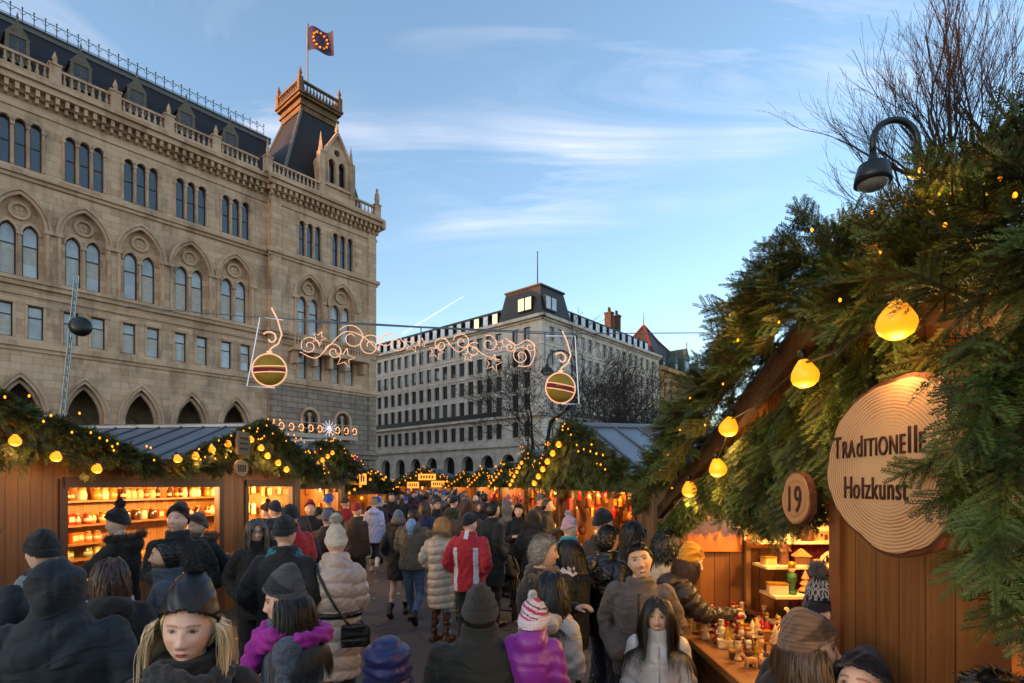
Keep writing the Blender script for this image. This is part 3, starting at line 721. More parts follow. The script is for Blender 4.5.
def ochre_house():
    P = Vector((4.4, 82, 0)) + Vector((0.66, 0.75, 0)) * 36.6
    M = frame(P, (0.753, -0.657))        # local x runs back to the left
    root = empty('ochre_house', M, 'ochre town house with steep dark roof edged in red and a green copper dormer', 'building')
    oc = stone_mat('ochre_render', '#c49a60', '#b08850', 2, 1.0, mortar=.004, bump=.15, dirtamt=.4)
    w = MB(); t = MB(); W_ = 20
    cols = [2.2 + 3.1 * k for k in range(6)]
    rows = [(5.5, 8.2), (10.2, 12.9), (14.6, 17.6), (19.4, 22.2)]
    pos = []
    for k, c in enumerate(cols):
        x0, x1 = (-(c + 1.55) if k < 5 else -W_), (-(c - 1.55) if k else 0)
        panel(w, [(x0, 0), (x1, 0), (x1, 25), (x0, 25)], [rect(-c, 1.3, a, b) for a, b in rows], 0, .3)
        for a, b in rows:
            pos.append((-c, a, b - a)); t.bb(-c - .9, -c + .9, -.02, .16, b + .05, b + .3); t.bb(-c - .9, -c + .9, -.02, .14, a - .25, a)
            t.bb(-c - .85, -c - .66, -.02, .1, a, b); t.bb(-c + .66, -c + .85, -.02, .1, a, b)
    w.bb(-W_, -W_ + .2, -14, 0, 0, 25); w.bb(-.2, -.004, -14, -.01, 0, 25)
    for z0, z1, pr in ((4.2, 4.6, .2), (9.0, 9.3, .15), (18.3, 18.7, .25), (23.4, 23.8, .2), (24.4, 25.0, .7), (25, 25.3, .4)): t.bb(-W_, .0, -.05, pr, z0, z1)
    w.build('wall', oc, root); t.build('stone_trim', oc, root)
    for c in (-5.3, -11.5): 
        pass
    pm = {}
    for x, z, h in pos:
        k = round(h, 1)
        if k not in pm: o = window_mesh(rect(0, 1.3, 0, h), .1, .68, True).build('window', [mat('cream_window_frame', '#a89a80', .5), glass], root); pm[k] = o.data
        else: o = bpy.data.objects.new('window', pm[k]); COL.objects.link(o); o.parent = root
        o.location = (x, -.2, z)
    r = MB(); dk = mat('dark_roof_tile', '#2c2220', .7, var=.3, vscale=2)
    b = [(0, -.3, 25.2), (-W_, -.3, 25.2), (-W_, -13, 25.2), (0, -13, 25.2)]; tt = [(-5, -6, 35.0), (-11, -6, 33.0)]
    r.add(b + tt, [(0, 1, 5, 4), (1, 2, 5), (2, 3, 4, 5), (3, 0, 4)])
    for a_, c_ in ((0, 4), (1, 5), (3, 4), (2, 5)): r.tube([b[a_], tt[c_ - 4]], .35, 5, 1)
    r.tube([tt[0], tt[1]], .35, 5, 1); r.tube([(-5, -6, 35), (-5, -6, 38)], [.12, .03], 5, 1)
    r.build('roof', [dk, mat('red_ridge_tile', '#5c1a12', .7, var=.2)], root)
    d = MB(); cop = mat('copper_green', '#3c4a3e', .6, var=.3)
    for x, h, wd in ((-12.5, 5.5, 2.6), (-7.5, 3.0, 1.2), (-18, 3.4, 1.5), (-2, 2, 1.2)):
        d.bb(x - wd / 2, x + wd / 2, -3.5, 0, 25.3, 25.3 + h * .55); d.prism([(x - wd * .58, 25.3 + h * .55), (x + wd * .58, 25.3 + h * .55), (x, 25.3 + h)], -4, .1)
        d.lathe([(.14, 0), (.05, .5), (.14, .8), (.01, 1.7)], 6, (x, 0, 25.2 + h)); d.bb(x - wd * .28, x + wd * .28, 0, .04, 25.7, 25.2 + h * .5, 1)
    d.build('dormer', [cop, glass_dark], root)
ochre_house()

# ------------------------------------------------------------------ bare winter trees
bark = mat('bark', '#2e241e', .9, var=.3, vscale=4, bump=.5, bscale=20)
twigm = mat('twig', '#2a211c', .9)
def bare_tree(P, h, seed, label, spread=.55, n0=5, levels=5, lean=(0, 0), twr=.012, tfrac=.22):
    rs = random.Random(seed)
    root = empty('bare_tree', Matrix.Translation(Vector(P)), label, 'tree')
    tr = MB(); cw = MB()
    def grow(p, d, ln, rad, lv):
        n = 4 if lv < 2 else 3
        pts = [p]; q = p; dd = d
        for i in range(n):
            dd = (dd + Vector((rs.gauss(0, .16), rs.gauss(0, .16), rs.gauss(.03, .1)))).normalized(); q = q + dd * ln / n; pts.append(q)
        r1 = max(twr * .6, rad * .62)
        (tr if lv == 0 else cw).tube(pts, [rad + (r1 - rad) * i / n for i in range(n + 1)], 6 if lv < 2 else (4 if lv < 4 else 3))
        if lv >= levels: return
        k = n0 if lv == 0 else rs.randint(3, 4)
        for j in range(k):
            fr = 1.0 if j == 0 else rs.uniform(.35, 1)
            i = min(n - 1, int(fr * n)); b = pts[i].lerp(pts[i + 1], fr * n - i) if i < n else pts[-1]
            a = rs.uniform(0, 6.283); s = spread * rs.uniform(.6, 1.3) * (1.0 if lv == 0 else 1.1)
            o1 = dd.orthogonal().normalized(); o2 = dd.cross(o1)
            nd = (dd + (o1 * math.cos(a) + o2 * math.sin(a)) * s * 1.3 + Vector((0, 0, .12))).normalized()
            grow(b, nd, ln * rs.uniform(.6, .82) * (1 if lv else (1 - tfrac) / tfrac * .36), r1 * rs.uniform(.55, .8), lv + 1)
    grow(Vector((0, 0, 0)), Vector((lean[0], lean[1], 1)).normalized(), h * tfrac, h * .022, 0)
    tr.build('trunk', bark, root, True); cw.build('crown', twigm, root)
    return root
p = at(540, 0, 42); bare_tree((p.x, p.y, 0), 21, 3, 'spreading bare tree behind the huts, leftmost of those before the pale office block', .8, 7, 6, twr=.026, tfrac=.16)
p = at(606, 0, 50); bare_tree((p.x, p.y, 0), 21, 8, 'bare tree standing right of the hanging bauble lamp post', .7, 7, 6, twr=.026, tfrac=.16)
p = at(655, 0, 55); bare_tree((p.x, p.y, 0), 14, 21, 'bare tree in front of the ochre house corner', .65, 6, 6, twr=.026, tfrac=.16)
p = at(1072, 0, 13); bare_tree((p.x, p.y, 0), 17.5, 5, 'tall bare tree with upright branches rising behind the near fir-decked hut',   .085, 8, 6, twr=.0055, tfrac=.36, lean=(-.03, 0))
# ------------------------------------------------------------------ fir greenery
def sprig_template(Ln, nl, nw, step, sides, seed):
    """one fir twig along +x: a main shoot, side shoots, and flat needles as quads; returns (n,4,3), stem flags"""
    r = np.random.default_rng(seed); Q = []; S = []
    def shoot(p0, d, ln):
        d = d / np.linalg.norm(d); a = np.cross(d, [0, 0, 1.0]); a /= np.linalg.norm(a); b = np.cross(a, d)
        n = max(3, int(ln / step))
        for i in range(n):
            t = (i + .5) / n; p = p0 + d * ln * t - np.array([0, 0, .12]) * ln * t * t
            for q in (-1, 1):
                ang = r.normal(0, .55) + (0 if q > 0 else math.pi)
                lat = a * math.cos(ang) + b * abs(math.sin(ang)) * .8
                nd = d * r.uniform(.5, .95) + lat; nd /= np.linalg.norm(nd)
                l = nl * r.uniform(.75, 1.1) * (1 - .35 * t ** 3); w = np.cross(nd, [.3, .2, 1]); w /= np.linalg.norm(w); w *= nw * .5
                Q.append([p, p + nd * l * .45 + w, p + nd * l, p + nd * l * .45 - w]); S.append(0)
        e = p0 + d * ln - np.array([0, 0, .12]) * ln; w = a * nw * .7
        Q.append([p0 - w, e - w * .5, e + w * .5, p0 + w]); S.append(1)
    shoot(np.zeros(3), np.array([1.0, 0, 0]), Ln)
    for k in range(sides):
        t = .15 + .6 * k / max(1, sides)
        s = 1 if k % 2 else -1
        shoot(np.array([Ln * t, 0, -.12 * Ln * t * t]), np.array([.8, s * .75, r.uniform(-.1, .25)]), Ln * (.62 - .4 * t))
    return np.array(Q), np.array(S)
TEMPL = {
    'near': [sprig_template(.19, .021, .0038, .0044, 6, s) for s in range(4)],
    'mid': [sprig_template(.17, .034, .0075, .0125, 4, s) for s in range(4)],
    'far': [sprig_template(.22, .060, .0200, .0330, 3, s) for s in range(4)],
}
def leaf_mat(name, col, c2):
    m = mat(name, col, .55, var=.5, vscale=2.2, col2=c2, spec=.3); return m
FIR = [leaf_mat('fir_dark', '#273316', '#34441c'), leaf_mat('fir_green', '#43561f', '#4e6128'), leaf_mat('fir_light', '#6f6e33', '#5a652e'), mat('fir_twig', '#4a3420', .9)]
def fir(name, lod, P, D, S, label, cat, group=None, seed=0, mix=(.45, .4, .15), parent=None):
    """greenery of sprigs at points P growing along D with sizes S"""
    r = np.random.default_rng(seed); n = len(P)
    P = np.asarray(P, float); D = np.asarray(D, float); D /= np.linalg.norm(D, axis=1)[:, None]
    up = np.tile([0, 0, 1.0], (n, 1)) + r.normal(0, .5, (n, 3))
    Yx = np.cross(up, D); Yx /= np.linalg.norm(Yx, axis=1)[:, None]; Zx = np.cross(D, Yx)
    var = r.integers(0, 4, n); mm = r.choice(3, n, p=mix); VV = []; MI = []
    for k in range(4):
        Q, st = TEMPL[lod][k]; idx = np.where(var == k)[0]
        if not len(idx): continue
        B = np.stack([D[idx], Yx[idx], Zx[idx]], 1) * np.asarray(S)[idx][:, None, None]      # n,3(axis),3
        W_ = np.einsum('qvc,ncd->nqvd', Q, B) + P[idx][:, None, None, :]
        VV.append(W_.reshape(-1, 3)); MI.append(np.where(st[None, :] == 1, 3, mm[idx][:, None]).ravel())
    V = np.concatenate(VV); MI = np.concatenate(MI)
    o = raw_mesh(name, V, np.arange(len(V)).reshape(-1, 4), FIR, MI, parent)
    if label: tag(o, label, cat, group)
    return o
def tow(M, P): return np.asarray(P) @ np.array(M.to_3x3()).T + np.array(M.translation)
def todir(M, D): return np.asarray(D) @ np.array(M.to_3x3()).T

def on_plane(px, py, M, y):
    """point where the sight line through a pixel meets the local plane y of a hut, in local coordinates"""
    Mi = M.inverted(); o = Mi @ Vector((0, 0, CAMZ)); d = Mi.to_3x3() @ Vector(((px - 512) / F, 1, (485 - py) / F))
    t = (y - o.y) / d.y
    return o + d * t

# ------------------------------------------------------------------ wooden huts
wood = plank_mat('hut_planks', '#643a18', '#8c5828', .13)
wood_in = plank_mat('hut_inside_boards', '#8a5a28', '#a8743a', .15, rough=.6)
beam = mat('stained_beam', '#4a2c16', .5, var=.3, vscale=4, bump=.3, bscale=30, stretch=(1, 1, .2))
board_lit = mat('barge_board_wood', '#7a4420', .45, var=.25, vscale=5, bump=.2)
counter_m = mat('counter_top', '#8a5c30', .4, var=.25, vscale=4, stretch=(.3, 3, 3), bump=.1)
zinc = mat('zinc_sheet', '#6c7078', .38, metal=.55, var=.18, vscale=1.2, bump=.15, bscale=3)
BULBM = bpy.data.meshes.new('bulb')
def bulb_mesh():
    b = MB(); b.lathe([(.012, -.010), (.018, .0), (.034, .022), (.050, .048), (.054, .066), (.048, .088), (.030, .104), (.008, .110)], 14)
    return b
bulbglow = glow('warm_bulb_glass', '#ff9418', .50)
socket_m = mat('bulb_socket', '#101010', .5)
fairyglow = glow('fairy_light_glass', '#ff8c12', 1.0)

def string_of_bulbs(M, pts, r, label, group, watts=0, cord=True, name='bulb_string', hang=True):
    """cord with sockets and glowing bulbs through local points; the bulbs hang from the cord"""
    root = empty(name, M, label, 'light string', group)
    if cord:
        c = MB(); q = []
        for i, p in enumerate(pts):
            p = Vector(p); q.append(p + Vector((0, 0, .05 * r / .054)))
            if i + 1 < len(pts): n = Vector(pts[i + 1]); q.append((p + n) / 2 + Vector((0, 0, .05 * r / .054 - .03)))
        c.tube(q, .006, 5); c.build('cord', socket_m, root)
    me = None
    for p in pts:
        if me is None:
            b = MB(); s = r / .054
            b.lathe([(a * s, -z * s) for a, z in ((.012, -.010), (.020, .0), (.036, .022), (.050, .048), (.054, .066), (.048, .088), (.030, .104), (.008, .110))], 14)
            b.lathe([(.016 * s, .045 * s), (.018 * s, .03 * s), (.018 * s, -.004 * s)], 10, mi=1)
            o = b.build('bulb', [bulbglow, socket_m], root, True); me = o.data
        else:
            o = bpy.data.objects.new('bulb', me); COL.objects.link(o); o.parent = root
        o.location = Vector(p) + Vector((0, 0, .06 * r / .054))
        o.rotation_euler = (random.uniform(-.2, .2), random.uniform(-.2, .2), 0)
        if watts:
            l = bpy.data.lights.new('bulb_light', 'POINT'); l.energy = watts; l.color = (1, .55, .16); l.shadow_soft_size = r
            lo = bpy.data.objects.new('bulb_light', l); COL.objects.link(lo); lo.parent = root; lo.location = Vector(p) + Vector((0, .0, -.10))
    return root
FAIRY = None
def fairy(M, pts, label, group, r=.012):
    global FAIRY
    root = empty('fairy_lights', M, label, 'fairy lights', group)
    for p in pts[:100]:
        if FAIRY is None:
            b = MB(); b.ball((0, 0, 0), 1.0, 6); o = b.build('tiny_bulb', fairyglow, root, True); FAIRY = o.data
        else:
            o = bpy.data.objects.new('tiny_bulb', FAIRY); COL.objects.link(o); o.parent = root
        o.location = p; o.scale = (r, r, r * 1.5)
    return root

def gable_roof(root, cx, hw, zr, pitch, D, ovf, mats, seam=.42, th=.05, bmat=None):
    ze = zr - pitch * hw
    r = MB()
    for s in (-1, 1):
        r.prism([(cx, zr), (cx + s * hw, ze), (cx + s * hw, ze - th), (cx, zr - th)], -D - .2, ovf)
        y = -D - .1
        while y < ovf - .05:
            a, b = Vector((cx, y, zr + .015)), Vector((cx + s * hw, y, ze + .015))
            r.tube([a, b], .018, 4); y += seam
    r.tube([(cx, -D - .22, zr + .02), (cx, ovf + .02, zr + .02)], .045, 6)
    r.build('roof', mats, root)
    b = MB()
    for s in (-1, 1):
        b.prism([(cx, zr - .03), (cx + s * (hw + .04), ze - .04), (cx + s * (hw + .04), ze - .15), (cx, zr - .16)], ovf - .045, ovf + .005)
    b.build('barge_board', bmat or board_lit, root)
def hut(M, W_, zr, pitch, D, ovf, opening, label, group, ov=.15, ctr=.92, name='market_hut', head=2.05, back_lit=True):
    root = empty(name, M, label, 'market hut', group)
    hw = W_ / 2; zw = zr - pitch * hw - .04
    w = MB()
    w.bb(-hw, -hw + .05, -D, 0, 0, zw); w.bb(hw - .05, hw, -D, 0, 0, zw); w.bb(-hw + .05, hw - .05, -D, -D + .05, 0, zw)
    (a, b) = opening
    if a > -hw + .1: w.bb(-hw + .05, a, -.05, 0, 0, zw)
    if b < hw - .1: w.bb(b, hw - .05, -.05, 0, 0, zw)
    w.bb(a, b, -.045, .0, 0, ctr - .06)
    hd = min(head, zw)
    w.prism([(-hw, hd), (hw, hd), (hw, zw), (0, zr - .08), (-hw, zw)], -.04, .003)
    w.prism([(-hw, zw - .02), (hw, zw - .02), (0, zr - .1)], -D, -D + .04)
    w.build('wall', wood, root)
    c = MB(); c.bb(a - .03, b + .03, -.55, .14, ctr - .045, ctr); c.build('counter', counter_m, root, bevel=.006)
    p = MB()
    for x in (a - .05, b + .05): p.bb(x - .05, x + .05, -.06, .03, ctr, hd)
    p.bb(a - .1, b + .1, -.07, .035, hd - .1, hd + .02)
    p.build('door_frame', beam, root)
    fl = MB(); fl.bb(-hw + .05, hw - .05, -D + .05, -.05, .02, .08); fl.build('floor', beam, root)
    gable_roof(root, 0, hw + ov, zr, pitch, D, ovf, zinc)
    return root
def warm_lamp(P, e, col=(1, .58, .2), r=.08):
    l = bpy.data.lights.new('stall_lamp', 'POINT'); l.energy = e; l.color = col; l.shadow_soft_size = r
    o = bpy.data.objects.new('stall_lamp', l); COL.objects.link(o); o.location = P
    return o

def gable_garland(M, cx, hw, zr, pitch, y, lod, nrm, rad, seed, label, group, fringe=.6, top=.05, name='fir_garland', z_bottom=None, nfr=None, sz=1.0):
    r = np.random.default_rng(seed)
    # rope of fir along both slopes
    t = r.uniform(-1.02, 1.02, nrm); x = cx + t * hw; z = zr - pitch * np.abs(t) * hw + top
    A = r.uniform(0, 6.283, nrm); q = rad * np.sqrt(r.uniform(.1, 1, nrm))
    lump = 1 + .25 * np.sin(t * 9 + seed) + .15 * np.sin(t * 23 + 2 * seed)
    P = np.stack([x, y + np.cos(A) * q * .8, z + np.sin(A) * q * lump], 1)
    D = np.stack([r.normal(0, .8, nrm) + np.sign(t) * .5, np.cos(A) * .7 + .15 + r.normal(0, .3, nrm), np.sin(A) * .55 - .1 + r.normal(0, .3, nrm)], 1)
    n2 = nfr if nfr is not None else nrm
    # fringe hanging down over the gable
    t2 = r.uniform(-1, 1, n2); f = r.uniform(0, 1, n2) ** .8
    zt = zr - pitch * np.abs(t2) * hw
    zb = (z_bottom if z_bottom is not None else zr - pitch * hw - .15) + r.normal(0, .05, n2) + .06 * np.sin(t2 * 17 + seed)
    zb = np.minimum(zb, zt - .12)
    P2 = np.stack([cx + t2 * hw * .97, y - .08 + r.uniform(-.06, .1, n2), zt + (zb - zt) * f + .1], 1)
    D2 = np.stack([r.normal(0, .25, n2), r.uniform(.05, .5, n2), -1 + r.normal(0, .2, n2)], 1)
    P = np.concatenate([P, P2]); D = np.concatenate([D, D2]); S = r.uniform(.75, 1.25, len(P)) * sz
    return fir(name, lod, tow(M, P), todir(M, D), S, label, 'garland', group, seed)
def slope_lights(cx, hw, zr, pitch, y, n, seed, rad=.16, top=.05):
    r = random.Random(seed); out = []
    for k in range(n):
        t = r.uniform(-1, 1); out.append((cx + t * hw, y + r.uniform(.05, rad), zr - pitch * abs(t) * hw + top + r.uniform(-rad, rad * .9)))
    return out

GH = 'market huts with fir garlands'; GG = 'fir garlands on the hut gables'; GB = 'strings of glowing bulbs on the huts'; GF = 'fairy lights in the fir garlands'
# --- left: one long double-gabled stall
ML = frame((-4.63, 9.74, 0), (1, -.13))
def left_stall():
    root = empty('market_hut', ML, 'long brown plank hut with two gables and a bright orange shelf-lined opening', 'market hut', GH)
    D = 1.9; ctr = .95
    w = MB()
    w.bb(3.37, 6.6, -.05, 0, 0, 2.45); w.bb(-.06, .60, -.05, 0, 0, 2.3); w.bb(-1.9, -1.65, -.05, 0, 0, 2.3)
    w.bb(.60, 3.37, -.045, 0, 0, ctr - .06); w.bb(-1.65, -.06, -.045, 0, 0, ctr - .06)
    w.bb(-1.95, -1.90, -D, 0, 0, 2.3); w.bb(6.55, 6.6, -D, -.05, 0, 2.45)
    w.prism([(-1.95, 2.12), (1.95, 2.12), (1.95, 2.3), (0, 3.0), (-1.95, 2.3)], -.04, .004)
    w.prism([(2.55, 2.12), (6.6, 2.12), (6.6, 2.3), (4.75, 2.84), (2.55, 2.28)], -.038, .006)
    w.bb(1.9, 2.6, -.06, .008, 2.12, 2.34)
    w.build('wall', wood, root)
    b = MB(); b.bb(-1.9, 6.55, -D, -D + .05, 0, 2.4); b.bb(-1.9, 6.5, -D, -.1, 2.3, 2.34); b.build('back_wall', wood_in, root)
    b = MB(); b.bb(-1.895, -1.87, -D + .05, -.06, .1, 2.3); b.build('side_lining', wood_in, root)
    c = MB(); c.bb(.55, 3.4, -.5, .16, ctr - .05, ctr); c.bb(-1.68, -.02, -.5, .16, ctr - .05, ctr); c.build('counter', counter_m, root, bevel=.006)
    c = MB()
    for x in (3.40, .62, -.08, -1.66): c.bb(x - .05, x + .05, -.07, .02, ctr, 2.12)
    c.bb(.6, 3.4, -.08, .03, 2.02, 2.14); c.bb(-1.7, -.05, -.08, .03, 2.02, 2.14); c.bb(1.85, 2.65, .01, .25, 2.22, 2.40)
    c.build('door_frame', beam, root)
    gable_roof(root, 0, 2.02, 3.06, .37, 4.4, .35, zinc)
    gable_roof(root, 4.75, 2.25, 2.92, .27, 4.4, .35, zinc)
    for z, x0, x1 in ((1.82, -1.8, 5.5), (1.46, -1.8, 5.5), (1.18, .9, 5.5), (.95, .9, 5.5)):
        s = MB(); s.bb(x0, x1, -D + .05, -D + .33, z - .03, z); s.build('shelf', counter_m, root)
    return root
left_stall()
for x, y, e in ((2.9, -.55, 48), (1.2, -.6, 48), (-.4, -.6, 36), (4.2, -.8, 26), (-1.2, -.9, 26)): warm_lamp(ML @ Vector((x, y, 1.98)), e)
gable_garland(ML, 0, 2.05, 3.06, .37, .38, 'mid', 1900, .09, 1, 'fir garland over the gable with two little wooden signs, left row', GG, z_bottom=2.24, nfr=1200, sz=.72, top=-.02)
gable_garland(ML, 4.75, 2.28, 2.92, .27, .38, 'mid', 2000, .07, 2, 'fir garland on the left edge gable above plain plank wall', GG, z_bottom=2.24, nfr=1000, sz=.72, top=-.03)
pb = [on_plane(140 + x / 6.83, 400 + y / 6.83, ML, .5) for x, y in ((250, 404), (382, 384), (488, 338), (604, 302), (700, 277), (752, 270), (828, 328), (875, 382), (948, 430), (1000, 475))]
string_of_bulbs(ML, pb, .052, 'string of round bulbs along the gable with two little wooden signs', GB, 1.2)
pb = [on_plane(x, y, ML, .5) for x, y in ((-38, 425), (15, 441), (57, 457), (98, 469))]
string_of_bulbs(ML, pb, .052, 'string of round bulbs under the left edge gable', GB, 1.5)
fairy(ML, slope_lights(0, 2.0, 3.06, .37, .48, 44, 3), 'tiny warm lights in the garland with two little wooden signs', GF, .010)
fairy(ML, slope_lights(4.75, 2.2, 2.92, .27, .48, 34, 4), 'tiny warm lights in the left edge garland', GF, .010)
# little wooden signs under the ridge (the writing is too small to read in the photo)
p = on_plane(243, 455, ML, .62)
t = MB(); t.prism([(-.15, 0), (.15, 0), (.17, .2), (.12, .36), (-.12, .36), (-.17, .2)], -.02, .02)
for k in range(3): t.bb(-.1, .1, .02, .026, .08 + k * .08, .11 + k * .08, 1)
tag(t.build('shop_sign', [mat('sign_wood_dark', '#6e4a28', .6, var=.3), mat('burnt_letters', '#2a1608', .7)], M=ML @ Matrix.Translation(p)), 'small carved wooden shop sign under the ridge of the left gable', 'sign')
p = on_plane(241, 468, ML, .62)
t = MB(); t.prism([(.17 * math.cos(k * .524), .13 * math.sin(k * .524)) for k in range(12)], -.015, .015)
for k in range(4): t.bb(-.10 + k * .055, -.07 + k * .055, .015, .02, -.06, .05, 1)
tag(t.build('number_sign', [mat('sign_wood', '#a8764a', .6, var=.25, vscale=8), MATS['burnt_letters']], M=ML @ Matrix.Translation(p)), 'small round wooden number sign hanging below the carved sign', 'sign')

# --- right and far rows
def row_hut(P, out, zr, lod, n, label_bits, W_=3.7, seed=0, nb=6, lamp=30, rad=.17, fz=2.05, W2=None):
    M = frame((P[0], P[1], 0), out)
    hut(M, W_, zr, .40, 2.4, .3, (-W_ / 2 + .25, W_ / 2 - .25), 'plank hut with zinc roof, ' + label_bits, GH)
    gable_garland(M, 0, W_ / 2 + .15, zr, .40, .34, lod, n, rad, seed, 'fir garland on the hut ' + label_bits, GG, z_bottom=fz, nfr=n, top=-.02, sz=.85)
    pts = [(x, .50, zr - .24 - .40 * abs(x)) for x in np.linspace(.15, W_ / 2 - .15, nb)]
    string_of_bulbs(M, pts, .050, 'bulb string on the hut ' + label_bits, GB, 0 if lod == 'far' else .8)
    fairy(M, slope_lights(0, W_ / 2, zr, .40, .42, 26 if lod == 'mid' else 22, seed + 5), 'tiny lights on hut ' + label_bits, GF, .011 if lod == 'mid' else .022)
    for x in (-.9, .9): warm_lamp(M @ Vector((x, -.7, 1.9)), lamp)
    return M
MH2 = row_hut((1.30, 9.35), (-.975, -.224), 3.02, 'mid', 1500, 'next to the near fir-decked hut', W_=3.8, seed=11, rad=.10, fz=2.0)
MH3 = row_hut((.80, 16.0), (-.975, -.224), 2.98, 'mid', 800, 'third along the right row', seed=12, rad=.10)
MH4 = row_hut((.10, 22.5), (-.93, -.36), 2.92, 'far', 420, 'fourth along the right row', seed=13, rad=.11)
MH5 = row_hut((-1.15, 29.0), (-.88, -.47), 2.85, 'far', 360, 'fifth along the right row', seed=14, rad=.11)
MH6 = row_hut((-2.6, 34.0), (-.75, -.66), 2.8, 'far', 320, 'sixth along the right row', seed=15, rad=.11)
MH7 = row_hut((-5.6, 37.0), (-.25, -.97), 3.1, 'far', 420, 'facing down the lane with three lit signs', W_=4.4, seed=16, rad=.12)
MH8 = row_hut((-4.78, 13.8), (.985, -.17), 3.12, 'mid', 600, 'second on the left, beside the red awning', W_=3.0, seed=17, rad=.11)
MH9 = row_hut((-5.6, 21.0), (.93, -.37), 2.55, 'far', 420, 'low one on the left with a lit nameplate', W_=3.6, seed=18, rad=.11, fz=1.9)
# lit nameplates on the far hut and the low left hut
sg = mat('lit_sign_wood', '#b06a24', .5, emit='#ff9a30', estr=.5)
for Mx, px_, py_, w_, q in ((MH7, 427, 477, 1.2, 'wide wooden nameplate at the top of the far gable'), (MH7, 413, 485, .8, 'wooden nameplate left under the far gable'), (MH7, 438, 484, .9, 'wooden nameplate right under the far gable'), (MH9, 358, 479, .9, 'pale nameplate on the low left hut')):
    p = on_plane(px_, py_, Mx, .62); t = MB(); t.bb(-w_ / 2, w_ / 2, -.03, .03, -.2, .2)
    for k in range(5): t.bb(-w_ * .36 + k * w_ * .16, -w_ * .36 + k * w_ * .16 + w_ * .09, .03, .035, -.09, .1, 1)
    tag(t.build('name_sign', [sg, MATS['burnt_letters']], M=Mx @ Matrix.Translation(p)), q, 'sign')

# --- near right hut
MN = frame((1.40, 2.30, 0), (-1, 0))
ZR, PT = 2.90, .37
def near_hut():
    root = empty('market_hut', MN, 'near plank hut thick with fir branches and a round carved wooden sign', 'market hut', GH)
    D = 2.3; hw = 2.6; ctr = .92; hd = 2.02
    w = MB()
    w.bb(hw - .05, hw, -D, 0, 0, 2.0); w.bb(-hw, -hw + .05, -D, 0, 0, 2.0); w.bb(-hw + .05, hw - .05, -D, -D + .05, 0, 2.0)
    w.bb(-.62, .10, -.05, 0, 0, 2.1); w.bb(.10, 2.5, -.045, 0, 0, ctr - .07); w.bb(-hw + .05, -.75, -.045, 0, 0, ctr - .07)
    w.prism([(-hw, hd), (hw, hd), (0, ZR - .08)], -.04, .003)
    w.build('wall', wood, root)
    w = MB(); w.bb(-.05, -.045, -D + .05, -.06, .0, 2.3); w.bb(-hw + .06, hw - .06, -D + .05, -D + .07, .1, 2.4); w.bb(-hw + .06, hw - .06, -D + .06, -.1, 2.30, 2.33); w.build('lining', wood_in, root)
    c = MB(); c.bb(.08, 2.55, -.75, .10, ctr - .05, ctr); c.bb(-hw, -.72, -.6, .10, ctr - .05, ctr); c.build('counter', counter_m, root, bevel=.006)
    c = MB(); c.bb(.10, 2.5, .0, .03, ctr - .32, ctr - .24); c.build('counter_rail', board_lit, root)
    p = MB(); p.bb(2.48, 2.6, -.09, .03, 0, hd + .1); p.build('corner_post', board_lit, root)
    p = MB(); p.bb(.08, .16, -.07, .02, ctr, hd); p.bb(-.74, -.62, -.07, .02, ctr - .9, hd); p.build('door_frame', board_lit, root)
    gable_roof(root, 0, hw + .1, ZR, PT, D, .10, zinc, bmat=mat('weathered_board', '#3c2414', .6, var=.5, vscale=9, bump=.5, bscale=30))
    return root
near_hut()
for x, y, z, e in ((1.9, -.75, 1.98, 20), (.9, -.8, 1.98, 20), (-1.5, -.6, 1.95, 26)): warm_lamp(MN @ Vector((x, y, z)), e)
